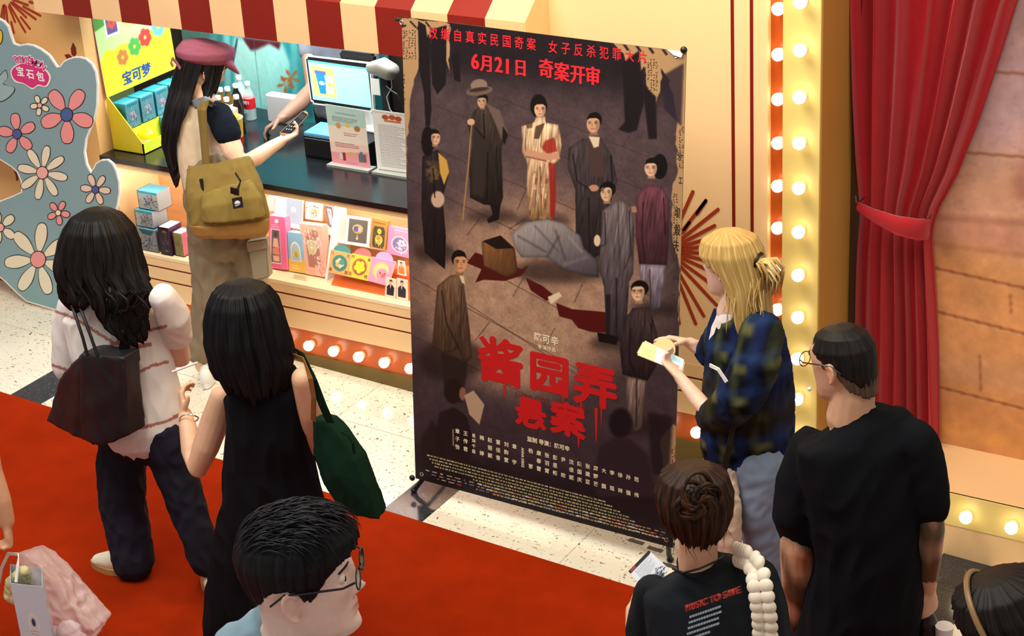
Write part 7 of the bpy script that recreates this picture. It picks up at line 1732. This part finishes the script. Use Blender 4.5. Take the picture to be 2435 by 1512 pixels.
body(r, [tor], [[(M @ Vector((0, -.03, -.03)), .055, .055), (W3(0, 0, 1.55), .06, .06)], aC, aD]+lgs, [(M, s)], [dict(W=wr, d=aty(625, 312, .55)-wr, n=(.3, -.1, -.9), l=(.5, -.6, .3), curl=(30, 35, 40, 45), size=1.05), dict(W=aD[-1][0], d=(-.4, -.6, -.5), n=(0, .2, -1), l=(-.8, 0, 0))], '8c6652')
head_parts(r, M, s)
cloth(r, 'shirt', [sc(tor, 1.12), sc(aD[:2], 1.3), [(aC[0][0], .068, .068), (aC[0][0].lerp(aC[1][0], .5), .062, .062)]], CM('grey_uniform', '6a6d78'), .012, 2, .004, 18, 111)
cloth(r, 'trousers', [sc(l, 1.15) for l in lgs]+[[(W3(0, 0, .9), .17, .12), (W3(0, 0, 1.02), .165, .12)]], CM('clerk_trousers', '16171c'), .014, 2, .003, 18, 112)
for x in (-.09, .09): h_ = W3(x, .05, 0.03); shoe(r, h_, h_+Vector((0, -.25, 0)), .045, BLACKM, BLACKM)
hair(r, M, [(.126, 0, 0, .004, .004), (.118, 0, -.01, .045, .05), (.095, 0, -.012, .085, .10), (.05, 0, -.012, .10, .122), (0, 0, -.014, .094, .118), (-.08, 0, -.014, .075, .095)],
     {0: .07, 45: .05, 75: .0, 92: .02, 130: -.05, 180: -.07, 230: -.05, 268: .02, 285: 0, 315: .05}, amp=.006, seed=72, s=s)
# ---------------------------------------------------------------- shaped board standing at the left
YS = -.16
sb = thing('standee', 'grey blue shaped cardboard standee with pink and cream petals left of the counter', 'standee', aty(95, 735, YS))
out = [(-60, 20), (-20, 30), (0, 45), (10, 50), (21, 63), (27, 83), (34, 103), (45, 107), (63, 104), (80, 107), (98, 116), (118, 131), (137, 159), (142, 157), (150, 146), (162, 139), (176, 135), (190, 135), (205, 139), (219, 151), (229, 170), (233, 200), (232, 250), (227, 278), (215, 308), (206, 330), (202, 362), (207, 390), (217, 410), (221, 400), (227, 388), (240, 380), (256, 379), (268, 388), (277, 405), (284, 432), (285, 458), (280, 490), (270, 519), (252, 560), (240, 620), (215, 690), (190, 738), (160, 744), (130, 737), (62, 717), (36, 694), (14, 672), (0, 660), (-60, 640), (-60, 480), (0, 477), (28, 466), (50, 456), (49, 430), (40, 410), (28, 398), (0, 380), (-60, 372)]
Yv = Vector((0, 1, 0))
def sp_(px, py, off=0.0): return aty(px, py, YS)-Yv*off
mb = MB(); mb.prism([sp_(*p) for p in out], Yv*.010); mb.build('edge_board', mat('foam_white', 'f2f2ee', .6), sb)
cc = (120, 400)
ins = []
n = len(out)
for i in range(n):
    a, b, c_ = out[i-1], out[i], out[(i+1) % n]; tx, ty = c_[0]-a[0], c_[1]-a[1]; L = math.hypot(tx, ty) or 1
    ins.append((b[0]-ty/L*3.6, b[1]+tx/L*3.0))
mb = MB(); mb.prism([sp_(*p, .0012) for p in ins], Yv*.0012); mb.build('printed_face', mat('slate_blue', '86a7ae', .5, var=.02, vscale=4), sb)
INKK = mat('print_line', '1a1614', .6)
def petal(pts, hexv, lift=.0022, outline=1.6):
    g = np.array(pts, float); c_ = g.mean(0)
    # closed smooth curve
    P = []
    m = len(g)
    for i in range(m):
        p0, p1, p2, p3 = g[i-1], g[i], g[(i+1) % m], g[(i+2) % m]
        for t in np.linspace(0, 1, 6, endpoint=False):
            P.append(0.5*((2*p1)+(-p0+p2)*t+(2*p0-5*p1+4*p2-p3)*t*t+(-p0+3*p1-3*p2+p3)*t**3))
    P = np.array(P)
    if outline:
        d = P-c_; Q = c_+d*(1+outline*1.2/np.linalg.norm(d, axis=1))[:, None]
        mb = MB(); mb.prism([sp_(x, y, lift) for x, y in Q], Yv*.0008); mb.build('outline', INKK, sb)
    mb = MB(); mb.prism([sp_(x, y, lift+.0006) for x, y in P], Yv*.0008); mb.build('petal', mat('petal_'+hexv, hexv, .5), sb)
PK, CRM, BLU, PK2 = 'f09a9a', 'efe4c8', '4a62a0', 'f4b4ac'
# plain flower pattern
def flower(cx_, cy_, R, n, hexv, cen, rot=0.0, lift=.0024, w=.55):
    for a in range(n):
        t = a*2*PI/n+rot; ww = w*PI/n
        petal([(cx_+R*.18*math.cos(t), cy_+R*.2*math.sin(t)), (cx_+R*.62*math.cos(t-ww*1.1), cy_+R*.68*math.sin(t-ww*1.1)), (cx_+R*.98*math.cos(t-ww*.45), cy_+R*1.06*math.sin(t-ww*.45)), (cx_+R*.98*math.cos(t+ww*.45), cy_+R*1.06*math.sin(t+ww*.45)), (cx_+R*.62*math.cos(t+ww*1.1), cy_+R*.68*math.sin(t+ww*1.1))], hexv, lift+.00012*a)
    petal([(cx_+R*.22*math.cos(t), cy_+R*.24*math.sin(t)) for t in np.linspace(0, 2*PI, 8, endpoint=False)], cen, lift+.0026)
flower(160, 272, 62, 5, PK, BLU, .3)
flower(42, 318, 44, 5, PK, BLU, .8)
flower(102, 410, 58, 8, CRM, PK2, .2)
flower(228, 450, 34, 6, 'eed2bc', BLU, .1)
flower(92, 616, 78, 7, CRM, PK, .35)
flower(2, 540, 38, 5, CRM, PK2, .6)
flower(140, 505, 26, 5, PK, CRM, .2, .0030)
flower(96, 250, 22, 5, CRM, PK2, .5)
petal([(0, 180), (14, 168), (18, 186), (8, 200), (34, 208), (28, 224), (4, 240), (-20, 230), (-20, 190)], '9db8bc', .0028)
petal([(-20, 76), (2, 72), (6, 90), (0, 104), (-20, 108)], 'e8c63a', .0028); petal([(-20, 84), (-4, 80), (0, 92), (-8, 98), (-20, 100)], '3a5a9a', .0040, 0)
# logo with its writing
petal([(26, 172), (36, 156), (62, 146), (90, 152), (114, 168), (122, 186), (112, 206), (92, 204), (78, 212), (58, 200), (36, 194)], 'f3efe6', .0030, 0)
petal([(29, 172), (38, 158), (62, 149), (89, 154), (111, 170), (118, 186), (109, 203), (92, 200), (78, 208), (58, 197), (38, 190)], 'd8347e', .0042, 0)
LW = mat('logo_white', 'f8f4f0', .5); LP = mat('logo_pink', 'd8347e', .5)
u0 = Vector((1, 0, 0)); v0 = Vector((0, 0, 1))
for i, c_ in enumerate('POKÉMON'):
    x, y = 40+i*10.6, 143-6*math.sin((i+.5)/7*PI)+i*2.6; a = math.radians(24-i*12)
    ux = Vector((math.cos(a), 0, math.sin(a))); s_ = 20/pxm(sp_(x, y))
    text_mesh('lettering', c_, s_*1.25, sp_(x, y, .0046), ux, Vector((-ux.z, 0, ux.x)), LW, sb, bold=.004); text_mesh('lettering', c_, s_*1.2, sp_(x, y, .0052), ux, Vector((-ux.z, 0, ux.x)), LP, sb, bold=.0012)
for i, c_ in enumerate('宝石包'):
    x, y = 50+i*24, 171+i*6.0; text_mesh('lettering', c_, 25/pxm(sp_(x, y)), sp_(x, y, .0056), u0, v0, LW, sb, bold=.0014)
mb = MB(); b_ = sp_(110, 735); mb.prism([b_+Vector((0, .01, 0)), b_+Vector((0, .13, 0)), b_+Vector((0, .01, .6))], (.01, 0, 0)); mb.build('rear_support', mat('foam_white', 'f2f2ee', .6), sb)
bpy.context.view_layer.update()
